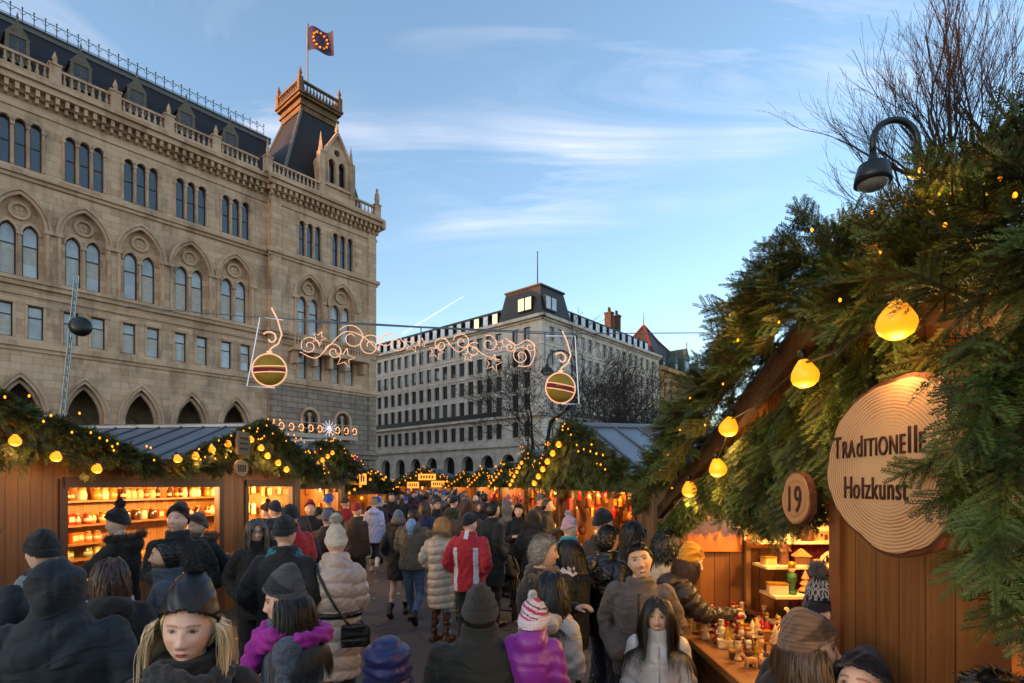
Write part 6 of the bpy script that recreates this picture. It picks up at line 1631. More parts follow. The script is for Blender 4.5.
person(XY(276, 8.3), -40, 1.78, 'person in navy blue knit cap at the left stall opening', 1, 'm', coat=dict(col='#15151a', kind='wool'), hat=('beanie', '#1a2440', .03), skin=PALE, arms=('front', 'front'))
person(XY(268, 8.9), -60, 1.74, 'person in maroon bobble hat at the left stall opening', 1, 'f', coat=dict(col='#1a1416', kind='wool'), hat=('pom', '#4a1220', .03, None, '#4a1220', .04), skin=PALE, arms=('front', 'front'))
person(XY(336, 4.55), 4, 1.69, 'woman in belted beige puffer coat and cream bobble hat, back turned', 0, 'f', 1.0, coat=dict(col='#a89488', kind='puffer', puff=.036, hem=.54, belt='#0c0c0d', collar=1.5, quilt=.115), hat=('pom', '#cdbfae', .05, None, '#d6ccbc', .05), skin=PALE, arms=('front', 'front'), extras=[crossbag('#0b0b0c')], legs=('#0d0d10', 'wool'))
person(XY(374, 13.2), 6, 1.71, 'woman in pale blue jacket and white boots walking away', 1, 'f', coat=dict(col='#a2aad0', kind='puffer', quilt=0, puff=.03, hem=.72, hood='down'), hat=('pom', '#8a8070', .02, None, '#8a8070', .03), skin=PALE, arms=('down', 'down'), legs=('#1d2a48', 'denim'), boots=.22, shoes=('#c0bab4', 'leather'), stance='walk', extras=[carry_bag('carrier_bag', '#b4a89a', 0, (.34, .16, .42), 'pale plastic carrier bag in the hand of the woman in white boots'), carry_bag('shopping_bag', '#5a5650', 1, (.32, .12, .42), 'grey shopping bag held by the woman in white boots')])
person(XY(398, 8.8), 12, 1.63, 'bare-legged woman in short black coat, grey knit hat and black ankle boots', 1, 'f', coat=dict(col='#121214', kind='wool', hem=.62, fur='#6a5442'), hat=('beanie', '#6a7280', .03), hair=('bob', '#7a6a58', .14), skin=(.5, .32, .24), arms=('pocket', 'down'), bare=True, boots=.12, shoes=('#0c0c0d', 'leather'), stance='walk2')
person(XY(413, 8.3), 14, 1.70, 'young man in khaki jacket with pale blue hood and jeans walking away', 1, 'm', 1.05, coat=dict(col='#5c4e3c', kind='wool', puff=.034, hem=.84, hood='down'), hair=('short', '#2a1c14'), skin=PALE, arms=('front', 'front'), legs=('#4a5a72', 'denim'), stance='walk', shoes=('#101012', 'leather'),
       extras=[lambda root, k, HM: (lambda t: (limb(t, [(0, -.14, 1.36), (0, -.13, 1.46), (0, -.06, 1.51)], [.05, .075, .06], 10), t.build('hood_lining', cloth('#7c92b4', 'wool'), root, True)))(MB())])
person(XY(441, 7.4), 36, 1.62, 'strawberry blonde woman in long beige puffer coat and brown leather boots', 0, 'f', 1.0, coat=dict(col='#a89a8a', kind='puffer', puff=.035, hem=.50, fur='#9a7c5c', quilt=.105), hair=('bob', '#b07a44', .17), skin=PALE, arms=('pocket', 'pocket'), legs=('#6a7a94', 'denim'), boots=.36, shoes=('#46200f', 'leather'), head=(22, 0, 0))
def redwhite(c, sl, at_, k):
    return ((~sl) & (np.abs(np.abs(c[:, 0]) - .135 * k.s) < .030) & (c[:, 2] < 1.30)) | ((~sl) & (np.abs(c[:, 0]) < .026) & (c[:, 2] > 1.40) & (c[:, 1] < 0)) | (sl & (at_ > .30) & (at_ < .50) & (c[:, 1] > .02))
def back_print(root, k, HM):
    t = MB()
    for q in range(7): t.bb(-.13 + q * .038, -.13 + q * .038 + .026, -.190, -.170, 1.215, 1.255)
    t.build('back_print', cloth('#3a0a10', 'wool'), root)
person(XY(469, 6.9), 18, 1.68, 'person in red ski jacket with white panels and black knit cap, back turned', 0, 'm', 1.05, coat=dict(col='#9c1020', kind='wool', puff=.034, hem=.80, panel='#b8bcc4', panel_f=redwhite, collar=1.2), hat=('beanie', '#121114', .02), skin=PALE, arms=('pocket', 'pocket'), head=(35, 0, 0), legs=('#16181f', 'wool'))
person(XY(466, 8.6), 6, 1.80, 'large figure in brown coat with pointed hood up, back turned', 1, 'm', 1.1, coat=dict(col='#4a3222', kind='wool', hood='up', puff=.04, hem=.6), arms=('pocket', 'pocket'))
person(XY(492, 8.2), 55, 1.80, 'dark-haired man in long black coat beside the red ski jacket', 1, 'm', 1.05, coat=dict(col='#0e0e10', kind='wool', hem=.58), hair=('short', '#15110f'), skin=PALE, arms=('pocket', 'pocket'))
person(XY(453, 12.2), 40, 1.78, 'man in olive green parka and dark cap in mid crowd', 1, 'm', 1.05, coat=dict(col='#2e3420', kind='wool', hood='down'), hat=('beanie', '#15160f', .02), skin=PALE, arms=('pocket', 'front'))
person(XY(519, 9.6), 190, 1.72, 'woman in black coat and black hat facing the camera behind the pushchair', 1, 'f', coat=dict(col='#101013', kind='wool'), hair=('bob', '#15110f', .14), hat=('beanie', '#111113', .02), skin=PALE, arms=('front', 'front'))
person(XY(508, 10.4), 120, 1.74, 'person in grey hooded coat behind the pushchair', 1, 'm', 1.0, coat=dict(col='#55555a', kind='wool', hood='up'), arms=('pocket', 'pocket'), skin=PALE)
person(XY(534, 8.4), 18, 1.66, 'woman in dark fur-hooded brown coat beside the pushchair, back turned', 1, 'f', 1.05, coat=dict(col='#3a2c26', kind='wool', hood='up', puff=.03, fur='#4c3a30'), arms=('pocket', 'pocket'))
person(XY(572, 4.6), -66, 1.60, 'dark-haired woman with pale scarf smiling up at the grey-haired man', 0, 'f', coat=dict(col='#131214', kind='wool'), hair=('long', '#140f0d', .30), skin=PALE, scarf=('#b8aab0', 'wool'), arms=('front', 'pocket'), lips=(.45, .13, .13), smile=1, head=(-14, 10, 0), legs=('#0f1014', 'wool'))
person(XY(568, 6.5), 60, 1.66, 'child in teal jacket and pale pink bobble hat on tiptoe near the second hut', 1, 'f', coat=dict(col='#0f7c82', kind='puffer', quilt=0, puff=.03), hat=('pom', '#d0a0a8', .03, None, '#d8c8cc', .04), skin=PALE, arms=('front', 'front'), z=-.0)
person(XY(601, 5.6), 55, 1.77, 'man in brown jacket and black fluffy hat at the second hut', 1, 'm', 1.08, coat=dict(col='#32241c', kind='wool', puff=.03), hat=('beanie', '#0f0e0e', .03), skin=PALE, arms=('pocket', 'reach'), extras=[backpack('#123a8a')] if False else [carry_bag('blue_bag', '#1446a0', 0, (.26, .14, .34), 'bright blue carrier bag hanging beside the brown jacket')])
person(XY(606, 4.75), 48, 1.70, 'man in black leather jacket and jeans, back turned', 0, 'm', 1.06, coat=dict(col='#131215', kind='leather', puff=.028, hem=.82), hair=('short', '#120e0d'), skin=TAN, arms=('pocket', 'pocket'), legs=('#1c2740', 'denim'))
person(XY(664, 4.5), 40, 1.66, 'curly dark-haired person in cream coat with a large beige shoulder bag', 1, 'f', 1.02, coat=dict(col='#b5a48c', kind='wool', hem=.66), hair=('curly', '#120e0c', .12), skin=ASIA, arms=('pocket', 'down'), extras=[crossbag('#a8875c', 1, -.14, 1.02, (.34, .14, .36), '#8a6a42')], legs=('#15151c', 'wool'))
person((1.08, 4.25), 74, 1.62, 'shopper in mustard yellow knit hat and brown padded jacket reaching over the counter', 0, 'f', 1.0, coat=dict(col='#2e2118', kind='puffer', puff=.03, quilt=.09, hood='down'), hat=('beanie', '#b07a14', .04), skin=PALE, hair=('bob', '#3a2414', .12), arms=('pocket', 'reach'), lean=.36, legs=('#14141a', 'wool'))
person(XY(630, 5.3), 60, 1.70, 'dark-haired shopper between the leather jacket and the curly-haired person', 1, 'f', coat=dict(col='#1a1512', kind='wool'), hair=('bob', '#15100e', .15), skin=PALE, arms=('front', 'front'))

# --- pushchair
def pushchair(P, face):
    root = empty('pushchair', Matrix.Translation((P[0], P[1], 0)) @ Matrix.Rotation(-R(face), 4, 'Z'), 'dark pushchair with hood and pale bag on the handle in the lane', 'pushchair')
    fm = mat('pushchair_frame', '#2a2a2e', .35, metal=.7)
    t = MB()
    for s in (-1, 1):
        t.tube([(s * .22, -.35, 1.02), (s * .22, -.2, .85), (s * .24, .35, .18)], .014, 8); t.tube([(s * .23, -.12, .7), (s * .25, -.32, .15)], .014, 8)
    t.tube([(-.22, -.35, 1.02), (.22, -.35, 1.02)], .018, 8); t.tube([(-.25, -.32, .15), (.25, -.32, .15)], .012, 8); t.build('frame', fm, root, True)
    t = MB(); t.loft([(0, .0, .42, .17, .26), (0, .0, .5, .2, .30), (0, -.02, .62, .2, .28), (0, -.04, .66, .17, .24)], 18); t.build('seat', cloth('#1c1d22', 'wool'), root, True)
    t = MB()
    for i in range(7):
        A = math.pi * .08 + math.pi * .52 * i / 6
        t.tube([(.215 * math.cos(q), -.06 - .30 * math.cos(A) * math.sin(q) ** .4 if q not in (0,) else -.06, .64 + .32 * math.sin(A) * math.sin(q)) for q in np.linspace(0.001, math.pi - .001, 12)], .03, 6)
    V, NV, Fq = remesh(t, .02, 3); raw_mesh('hood', V, Fq, [cloth('#202126', 'wool')], None, root, True)
    for s in (-1, 1):
        for y, r_ in ((.35, .10), (-.32, .14)):
            t = MB(); t.lathe([(r_ - .03, -.02), (r_, -.012), (r_, .012), (r_ - .03, .02)], 20, M=Matrix.Translation((s * .27, y, r_)) @ Matrix.Rotation(R(90), 4, 'Y')); t.lathe([(.03, -.03), (.03, .03)], 10, M=Matrix.Translation((s * .27, y, r_)) @ Matrix.Rotation(R(90), 4, 'Y')); t.build('wheel', mat('rubber', '#0e0e0e', .7), root)
    t = MB(); t.loft([(0, -.42, .62, .13, .06), (0, -.42, .78, .15, .07), (0, -.40, .92, .12, .04)], 12); t.build('handle_bag', cloth('#8a8688', 'wool'), root, True)
pushchair(XY(506, 8.9), 20)

# --- far crowd: a few figures built once, then copied with their own coats and hats
def far_templates():
    T = []
    specs = [('m', 'stand', ('pocket', 'pocket'), 'beanie', 0), ('f', 'walk', ('down', 'pocket'), 'pom', 0), ('m', 'walk2', ('pocket', 'down'), None, 0), ('f', 'stand', ('front', 'pocket'), 'long', 0), ('m', 'walk', ('down', 'down'), 'cap', 0), ('f', 'walk2', ('pocket', 'front'), 'beanie', 0), ('m', 'stand', ('front', 'front'), None, 1)]
    for i, (sx, stn, ar, hd_, b_) in enumerate(specs):
        kw = dict(hair=('short', '#1c1512')) if hd_ is None else (dict(hair=('long', '#3a2618', .28)) if hd_ == 'long' else dict(hat=(hd_ if hd_ != 'cap' else 'cap', '#202024', .03)))
        o = person((0, -60 - i), 0, 1.76 if sx == 'm' else 1.67, 'template %d' % i, 2, sx, 1.05, coat=dict(col='#1a1b20', kind='wool', hem=.66 if i % 2 else .8), arms=ar, stance=stn, skin=PALE, **kw)
        T.append((o, sx, hd_))
    return T
FT = far_templates()
COATS = [('black', '#0f0f12'), ('charcoal', '#26262a'), ('navy', '#141c30'), ('brown', '#35261c'), ('dark green', '#1e2a1e'), ('burgundy', '#4a1018'), ('grey', '#505054'), ('beige', '#8a7660'), ('red', '#8c1018'), ('dark blue', '#1a2a4c'), ('tan', '#6a5038'), ('white', '#b0aca8'), ('olive', '#3a3a24'), ('plum', '#3a1a38')]
CW = [24, 14, 14, 8, 5, 4, 8, 4, 3, 5, 4, 3, 4, 3]
HATS = [('black', '#0e0e10'), ('grey', '#58585c'), ('red', '#8c1420'), ('white', '#b8b2aa'), ('navy', '#16203a'), ('brown', '#48321f'), ('blue', '#20489a'), ('cream', '#b09c80'), ('pink', '#a84a6a')]
rc = random.Random(77)
used = set(); placed = []
def far_person(px, Y, face):
    for tries in range(60):
        o, sx, hd_ = rc.choice(FT); cn, cc = rc.choices(COATS, CW)[0]; hn, hc_ = rc.choice(HATS)
        act = 'walking' if any(w in o['label'] for w in ('1', '2', '4', '5')) else 'standing'
        top = {'beanie': hn + ' knit cap', 'pom': hn + ' bobble hat', 'cap': hn + ' peaked cap', None: 'short dark hair', 'long': 'long brown hair'}[hd_]
        way = 'seen from behind' if abs(face) < 60 else ('facing the camera' if abs(face) > 120 else 'seen side on')
        where = ('before the far end hut' if Y > 27 else ('halfway down the lane' if Y > 17 else 'in mid crowd'))
        lab = 'person in %s coat, %s, %s, %s' % (cn, top, way, where)
        if lab not in used: break
    used.add(lab)
    c = copy_tree(o); c['label'] = lab; c['group'] = 'crowd filling the lane between the huts'
    c.matrix_world = Matrix.Translation((*XY(px, Y), 0)) @ Matrix.Rotation(-R(face), 4, 'Z'); q = rc.uniform(.95, 1.05); c.scale = (q, q, q)
    for ch in c.children:
        b_ = ch.name.split('.')[0]
        if b_ in ('coat', 'hat', 'brim', 'pompom'):
            ch.material_slots[0].link = 'OBJECT'; ch.material_slots[0].material = cloth(cc if b_ == 'coat' else hc_, 'wool')
    return c
row = []
for i in range(64):
    Y = 13.5 + 22 * (i / 64) ** 1.0 + rc.uniform(-.4, .4)
    for tr in range(40):
        # the lane bends left: keep between the two rows of huts
        lo = {True: -4.1, False: -4.1 - max(0, Y - 20) * .14}[Y < 20]; hi = .2 - max(0, Y - 15) * .17
        if Y < 16: lo, hi = -4.2, .1
        x = rc.uniform(lo, hi)
        if all((x - a) ** 2 + (Y - b) ** 2 > .42 for a, b in placed) and not (abs(x + 3.25) < .9 and Y < 14.5): break
    placed.append((x, Y)); far_person(512 + F * x / Y, Y, rc.choice([0, 0, 10, -15, 20, 180, 175, -170, 90, -90, 150, -40, 35]))
for px, Y, fc in ((318, 10.2, 10), (328, 11.2, -15), (310, 9.4, 160), (345, 11.8, 0), (356, 9.9, 20), (327, 8.0, 5), (302, 7.6, -10), (425, 10.6, 0), (478, 11.4, 170), (432, 14.0, -160), (540, 11.5, 80), (546, 10.2, 100)): far_person(px, Y, fc)
for o, _, _ in FT:
    for ch in list(o.children): bpy.data.objects.remove(ch)
    bpy.data.objects.remove(o)
# ------------------------------------------------------------------ goods on the left stall's shelves
rg = random.Random(31)
lidm = mat('jar_lid', '#b08a3a', .35, metal=.7); labm = mat('paper_label', '#cbb894', .8)
JARC = [('honey gold', '#c0741a'), ('pale cream', '#d8b890'), ('amber', '#9a4a10'), ('red', '#a8241a'), ('green', '#6a7a24'), ('orange', '#d0661a'), ('dark brown', '#4a2412'), ('yellow', '#d0a030')]
jarm = [mat('jar_' + n.replace(' ', '_'), c, .12, spec=.7, coat=.4) for n, c in JARC]
def jar(kind, ci):
    t = empty('jar')
    b = MB()
    if kind == 0: b.lathe([(.05, 0), (.056, .01), (.056, .11), (.045, .13), (.045, .14)], 14)
    elif kind == 1: b.lathe([(.035, 0), (.038, .01), (.038, .13), (.016, .17), (.016, .21)], 12)
    else: b.lathe([(.06, 0), (.065, .02), (.07, .09), (.055, .14), (.05, .16)], 14)
    b.build('glass_body', jarm[ci], t, True)
    l = MB(); z = (.14, .21, .16)[kind]; r_ = (.048, .018, .056)[kind]; l.lathe([(r_, z), (r_, z + .022), (r_ * .9, z + .028)], 12); l.build('lid', lidm, t, True)
    q = MB(); rr = (.0575, .0395, .0)[kind]
    if rr: q.lathe([(rr, .035), (rr, .085)], 14); q.build('paper_label', labm, t, True)
    return t
def tin(ci):
    t = empty('jar'); b = MB(); b.bb(-.05, .05, -.035, .035, 0, .16); b.build('carton', jarm[ci], t); q = MB(); q.bb(-.04, .04, .036, .038, .04, .12); q.build('paper_label', labm, t); return t
protos = {}
def put(proto, M, label, cat, group):
    o = copy_tree(proto) if proto.get('used') else proto
    proto['used'] = 1
    if 'used' in o: del o['used']
    proto['used'] = 1
    tag(o, label, cat, group); o.matrix_world = M; return o
PROT = []
kinds = ['squat jar', 'slim bottle', 'wide crock', 'carton']
def jar_at(x, y, z, k, ci, where):
    key = (k, ci)
    if key not in protos: protos[key] = jar(k, ci) if k < 3 else tin(ci); PROT.append(protos[key])
    c = copy_tree(protos[key]); c.matrix_world = ML @ Matrix.Translation((x, y, z)) @ Matrix.Rotation(rg.uniform(-.3, .3), 4, 'Z')
    tag(c, '%s %s %s' % (JARC[ci][0], kinds[k], where), 'jar', 'jars and bottles on the left stall shelves')
D_ = -1.9
rows_ = [(1.82, [(0, (1, 1, 7)), (2, (1, 0)), (1, (2, 6))], 'on the top shelf of the left stall'), (1.46, [(2, (1, 6)), (0, (0, 3)), (3, (3, 5))], 'on the second shelf of the left stall'), (1.18, [(3, (5, 3, 7)), (0, (5, 4))], 'on the third shelf of the left stall'), (.95, [(3, (4, 7)), (0, (4, 0))], 'on the lowest shelf of the left stall')]
for z, mix, wh in rows_:
    x = 5.3 if z > 1.3 else 5.3
    x1 = -1.7 if z > 1.3 else 1.0
    while x > x1:
        k, cs = mix[int((x * 1.3) % len(mix))] if rg.random() < .8 else rg.choice(mix)
        ci = rg.choice(cs); side = 'left of the middle' if x > 2.6 else ('in the middle' if x > .6 else 'towards the right')
        jar_at(x, D_ + .19 + rg.uniform(-.03, .05), z, k, ci, wh + ', ' + side if False else wh); x -= (.145, .10, .16, .125)[k] + (rg.uniform(.0, .02) if rg.random() < .93 else .12)
# counter: trays, boxes and a big basket
basket_m = mat('wicker', '#a8702c', .8, var=.4, vscale=40, bump=.6, bscale=70)
for i, (x, c_) in enumerate(((3.1, '#c88a3a'), (2.72, '#b0702a'), (2.3, '#a85018'))):
    t = MB(); t.bb(-.17, .17, -.12, .12, 0, .015)
    for s in (-1, 1): t.bb(s * .17 - .01, s * .17 + .01, -.12, .12, 0, .07); t.bb(-.17, .17, s * .12 - .01, s * .12 + .01, 0, .07)
    o = t.build('wooden_tray', counter_m, None, M=ML @ Matrix.Translation((x, -.22, .953))); tag(o, 'shallow wooden tray of small packets on the left counter, number %s from its left end' % ('one', 'two', 'three')[i] if False else 'shallow wooden tray of %s packets on the left counter' % ('golden', 'tan', 'rust')[i], 'tray')
    t = MB()
    for a in range(6):
        for b_ in range(3): t.box((-.135 + a * .054, -.08 + b_ * .08, .055), (.045, .065, .06), rz=rg.uniform(-.2, .2))
    t.build('packets', mat('packet_' + str(i), c_, .5, var=.4, vscale=25), o)
t = MB(); t.lathe([(.12, 0), (.16, .1), (.17, .14), (.15, .14), (.11, .03)], 18); o = t.build('basket', basket_m, None, True, ML @ Matrix.Translation((1.75, -.25, .953))); tag(o, 'round wicker basket heaped with golden straw stars on the left counter', 'basket')
t = MB()
for a in range(40): A = rg.uniform(0, 6.28); q = rg.uniform(0, .13); t.box((q * math.cos(A), q * math.sin(A), .13 + rg.uniform(0, .14) * (1 - q / .16)), (.09, .012, .012), rz=rg.uniform(0, 3), rx=rg.uniform(-.6, .6))
t.build('straw', mat('straw', '#d8a040', .7), o)
# hanging lamps inside: small glowing bulbs on the ceiling
for i, (M_, x, y) in enumerate(((ML, 2.5, -1.0), (ML, 1.35, -1.0), (ML, -.6, -1.0))):
    t = empty('ceiling_lamp', M_ @ Matrix.Translation((x, y, 2.16)), 'small round lamp glowing under the ceiling of the left stall, ' + ('left one', 'middle one', 'right one')[i], 'lamp'); b = MB(); b.ball((0, 0, 0), .045, 12); b.build('bulb', glow('lamp_glass', '#ffc870', 6), t, True); b = MB(); b.tube([(0, 0, .04), (0, 0, .14)], .015, 6); b.build('socket', socket_m, t)
# white goods and hanging cards in the second opening of the left stall
cm = [mat('card_' + str(i), c, .6, var=.3, vscale=12) for i, c in enumerate(('#d8c49c', '#c8a868', '#e0d0b0', '#a87438'))]
for r_ in range(3):
    for k in range(9):
        t = MB(); w = rg.uniform(.07, .12); h = rg.uniform(.10, .22); t.bb(-w / 2, w / 2, -.008, .008, -h, 0); t.tube([(0, 0, 0), (0, 0, .06)], .003, 4)
        o = t.build('hanging_ornament', rg.choice(cm), None, M=ML @ Matrix.Translation((-1.72 - .06 * (k % 2), -.18 - k * .175, 2.02 - r_ * .34 + rg.uniform(-.05, .05))) @ Matrix.Rotation(R(90), 4, 'Z'))
        tag(o, 'pale ornament hanging in the narrow right opening of the left stall', 'ornament', 'ornaments hanging in the narrow left stall opening')
for k in range(14):
    t = MB(); t.lathe([(.05, 0), (.055, .05), (.03, .1), (.035, .16), (.01, .2)], 10); o = t.build('figurine', rg.choice(cm), None, True, ML @ Matrix.Translation((-1.5 + (k % 7) * .2, -.12 - .22 * (k // 7), .953)))
    tag(o, 'pale figurine on the counter of the narrow left opening', 'figurine', 'figurines on the narrow left counter')
for p_ in PROT:
    for ch in list(p_.children): bpy.data.objects.remove(ch)
    bpy.data.objects.remove(p_)

# ------------------------------------------------------------------ carved goods in the near hut
wd = [mat('carved_' + n, c, .5, var=.25, vscale=14, stretch=(1, 1, .2)) for n, c in (('pine', '#c89a5c'), ('beech', '#b07a42'), ('walnut', '#5a3218'), ('cream', '#d8bc88'))]
redp = mat('red_paint', '#a01818', .4); greenp = mat('green_paint', '#2a5a2c', .5); goldp = mat('gold_paint', '#c08a24', .35, metal=.6); bluep = mat('blue_paint', '#2a3c7a', .5)
def fig_king(m1, m2):
    t = MB(); t.lathe([(.034, 0), (.036, .012), (.026, .06), (.022, .10), (.026, .115), (.012, .128)], 12); o = t.build('robe', m1, None, True)
    t = MB(); t.ball((0, 0, .145), .018, 10); t.tube([(0, 0, .128), (0, 0, .145)], .008, 8); t.build('head', wd[3], o, True)
    t = MB(); t.lathe([(.016, .152), (.020, .172), (.013, .166)], 8); t.build('crown', m2, o)
    t = MB(); t.tube([(.024, .0, .10), (.034, .02, .075), (.012, .036, .08)], .008, 6); t.tube([(-.024, .0, .10), (-.034, .02, .075), (-.012, .036, .08)], .008, 6); t.build('arm', m1, o, True)
    return o, 'figurine'
def fig_arch(m1, m2):
    t = MB(); ring(t, [(.075 * math.cos(a), .075 * math.sin(a)) for a in np.linspace(0, math.pi, 13)], [(.092 * math.cos(a), .092 * math.sin(a)) for a in np.linspace(0, math.pi, 13)], -.008, .008); t.bb(-.1, .1, -.025, .025, -.01, .004); o = t.build('arch', m1)
    t = MB()
    for x, h in ((-.035, .04), (0, .055), (.03, .035)): t.prism([(x - .016, 0), (x + .016, 0), (x, h)], -.005, .005)
    t.build('scene', m2, o); t = MB()
    for k in range(5): A = math.pi * (k + .5) / 5; t.tube([(.055 * math.cos(A), 0, .055 * math.sin(A)), (.055 * math.cos(A), 0, .055 * math.sin(A) + .03)], .005, 6)
    t.build('candles', wd[3], o); return o, 'candle arch'
def fig_house(m1, m2):
    t = MB(); t.bb(-.045, .045, -.03, .03, 0, .055); t.bb(-.02, .005, .03, .032, 0, .035, 1); t.bb(.018, .034, .03, .032, .022, .04, 1); o = t.build('house', [m1, wd[2]])
    t = MB(); t.prism([(-.056, .052), (.056, .052), (0, .1)], -.036, .036); t.build('roof', m2, o); return o, 'toy house'
def fig_tree(m1, m2):
    t = MB(); t.lathe([(.045, .02), (.02, .06), (.035, .06), (.014, .1), (.026, .1), (.002, .16)], 12); t.lathe([(.008, 0), (.008, .03)], 8); o = t.build('tree', m1); t = MB(); t.lathe([(.03, 0), (.03, .006)], 12); t.build('base', m2, o); return o, 'toy tree'
def fig_animal(m1, m2):
    t = MB()
    t.ball((0, 0, .06), (.05, .022, .026), 12); limb(t, [(.04, 0, .07), (.055, 0, .095)], [.014, .011], 8); t.ball((.065, 0, .10), (.02, .012, .013), 8)
    for x in (-.032, .03):
        for y in (-.012, .012): t.tube([(x, y, .055), (x, y * 1.2, .0)], [.009, .006], 6)
    V, NV, Fq = remesh(t, .005, 2); o = raw_mesh('animal', V, Fq, [m1], None, None, True); return o, 'carved animal'
def fig_box(m1, m2):
    t = MB(); t.bb(-.05, .05, -.035, .035, 0, .05); o = t.build('box', m1, bevel=.003); t = MB(); t.bb(-.053, .053, -.038, .038, .051, .062); t.build('lid', m2, o); return o, 'wooden box'
def fig_panel(m1, m2):
    t = MB(); t.box((0, 0, .09), (.12, .012, .18), rx=-.22); o = t.build('panel', m1); t = MB(); t.box((0, .006, .095), (.07, .01, .10), rx=-.22); t.box((0, .03, .02), (.14, .03, .02)); t.build('relief', m2, o); return o, 'carved plaque'
def fig_nut(m1, m2):
    t = MB(); t.lathe([(.028, 0), (.028, .02), (.018, .022), (.018, .07), (.028, .075), (.024, .12), (.01, .125)], 10); o = t.build('jacket', m1, None, True); t = MB(); t.ball((0, 0, .142), .02, 10); t.build('head', wd[3], o, True); t = MB(); t.lathe([(.02, .152), (.022, .185), (.0, .19)], 10); t.build('hat', m2, o, True); return o, 'wooden soldier'
makers = [(fig_king, 'robed wooden figure'), (fig_arch, 'wooden candle arch'), (fig_house, 'little wooden house'), (fig_tree, 'turned wooden tree'), (fig_animal, 'carved wooden animal'), (fig_box, 'wooden trinket box'), (fig_panel, 'carved wooden plaque'), (fig_nut, 'wooden soldier figure')]
pal = [('pale pine', wd[0]), ('honey beech', wd[1]), ('dark walnut', wd[2]), ('cream', wd[3]), ('red', redp), ('green', greenp), ('golden', goldp), ('blue', bluep)]
FP = {}
def goods_at(M_, mk, ci, cj, where, sc=1.0):
    key = (mk, ci, cj)
    if key not in FP: FP[key] = makers[mk][0](pal[ci][1], pal[cj][1])
    o, cat = FP[key]; c = copy_tree(o); c.matrix_world = M_ @ Matrix.Diagonal((sc, sc, sc, 1)); c.name = makers[mk][1].split()[-1] if False else ['wooden_figure', 'candle_arch', 'toy_house', 'toy_tree', 'carved_animal', 'trinket_box', 'carved_plaque', 'toy_soldier'][mk]
    tag(c, '%s %s %s' % (pal[ci][0], makers[mk][1], where), cat, 'carved goods in the near hut')
# stepped shelves against the far end wall (faces the camera)
ME = MN @ Matrix.Translation((2.52, 0, 0)) @ Matrix.Rotation(R(90), 4, 'Z')     # local y of ME looks towards the camera
sh = empty('display_shelf', ME, 'stepped display shelf of pale boards against the end wall of the near hut', 'shelf')
LEV = [(1.02, .62, .30), (1.22, .48, .28), (1.42, .34, .26), (1.60, .22, .22), (1.78, .10, .20)]
for z, y, d in LEV:
    t = MB(); t.bb(-2.05, -.56, y - d / 2, y + d / 2, z - .02, z); t.build('board', wd[3], sh)
t = MB()
for x in (-2.0, -1.3, -.6): t.bb(x - .02, x + .02, .0, .04, .5, 1.8); t.bb(x - .02, x + .02, .05, .7, .98, 1.0)
t.build('upright', wd[1], sh)
nm = ('lowest', 'second', 'third', 'fourth', 'top')
for li, (z, y, d) in enumerate(LEV):
    x = -2.0
    while x < -.62:
        mk = rg.choice((0, 0, 4, 1, 2, 6, 5, 7, 3)); ci = rg.choice((0, 1, 3, 0, 3, 1, 2)) if rg.random() < .88 else rg.choice((4, 5)); cj = rg.choice((1, 3, 6, 2, 0))
        sc = rg.uniform(1.0, 1.4)
        goods_at(ME @ Matrix.Translation((x, y + rg.uniform(-.05, .05), z)) @ Matrix.Rotation(rg.uniform(-.5, .5), 4, 'Z'), mk, ci, cj, 'on the %s step of the near display shelf' % nm[li], sc); x += (.075, .2, .11, .10, .13, .12, .14, .07)[mk] * sc + .01
# the counter
for i in range(175):
    x = rg.uniform(.2, 2.45); y = rg.uniform(-.68, .02); mk = rg.choice((0, 3, 4, 7, 5, 2, 7, 3)); ci = rg.choice((0, 1, 3, 4, 5, 6, 2, 7, 4, 3)); cj = rg.choice((3, 6, 4, 1, 2))
    goods_at(MN @ Matrix.Translation((x, y, .922)) @ Matrix.Rotation(rg.uniform(-.6, .6) + 1.2, 4, 'Z'), mk, ci, cj, 'among the goods spread on the near counter', rg.uniform(.7, 1.05))
# upright wooden card holder on the counter, with red and black candles in front
t = MB(); t.box((0, 0, .13), (.20, .015, .26), rx=.14); t.box((0, .012, .15), (.15, .006, .16), rx=.14); o = t.build('display_board', wd[1], None, M=MN @ Matrix.Translation((.95, -.30, .93)) @ Matrix.Rotation(1.1, 4, 'Z')); tag(o, 'pale upright display board standing on the near counter', 'board')
for x, y, m_, nm_ in ((.62, -.14, redp, 'red'), (.70, -.12, mat('black_wax', '#101010', .4), 'black')):
    t = MB(); t.lathe([(.014, 0), (.014, .10), (.004, .104)], 10); t.tube([(0, 0, .10), (0, 0, .115)], .002, 4); tag(t.build('candle', m_, None, True, MN @ Matrix.Translation((x, y, .922))), nm_ + ' candle standing at the front of the near counter', 'candle')
for p_, _c in FP.values():
    for ch in list(p_.children): bpy.data.objects.remove(ch)
    bpy.data.objects.remove(p_)
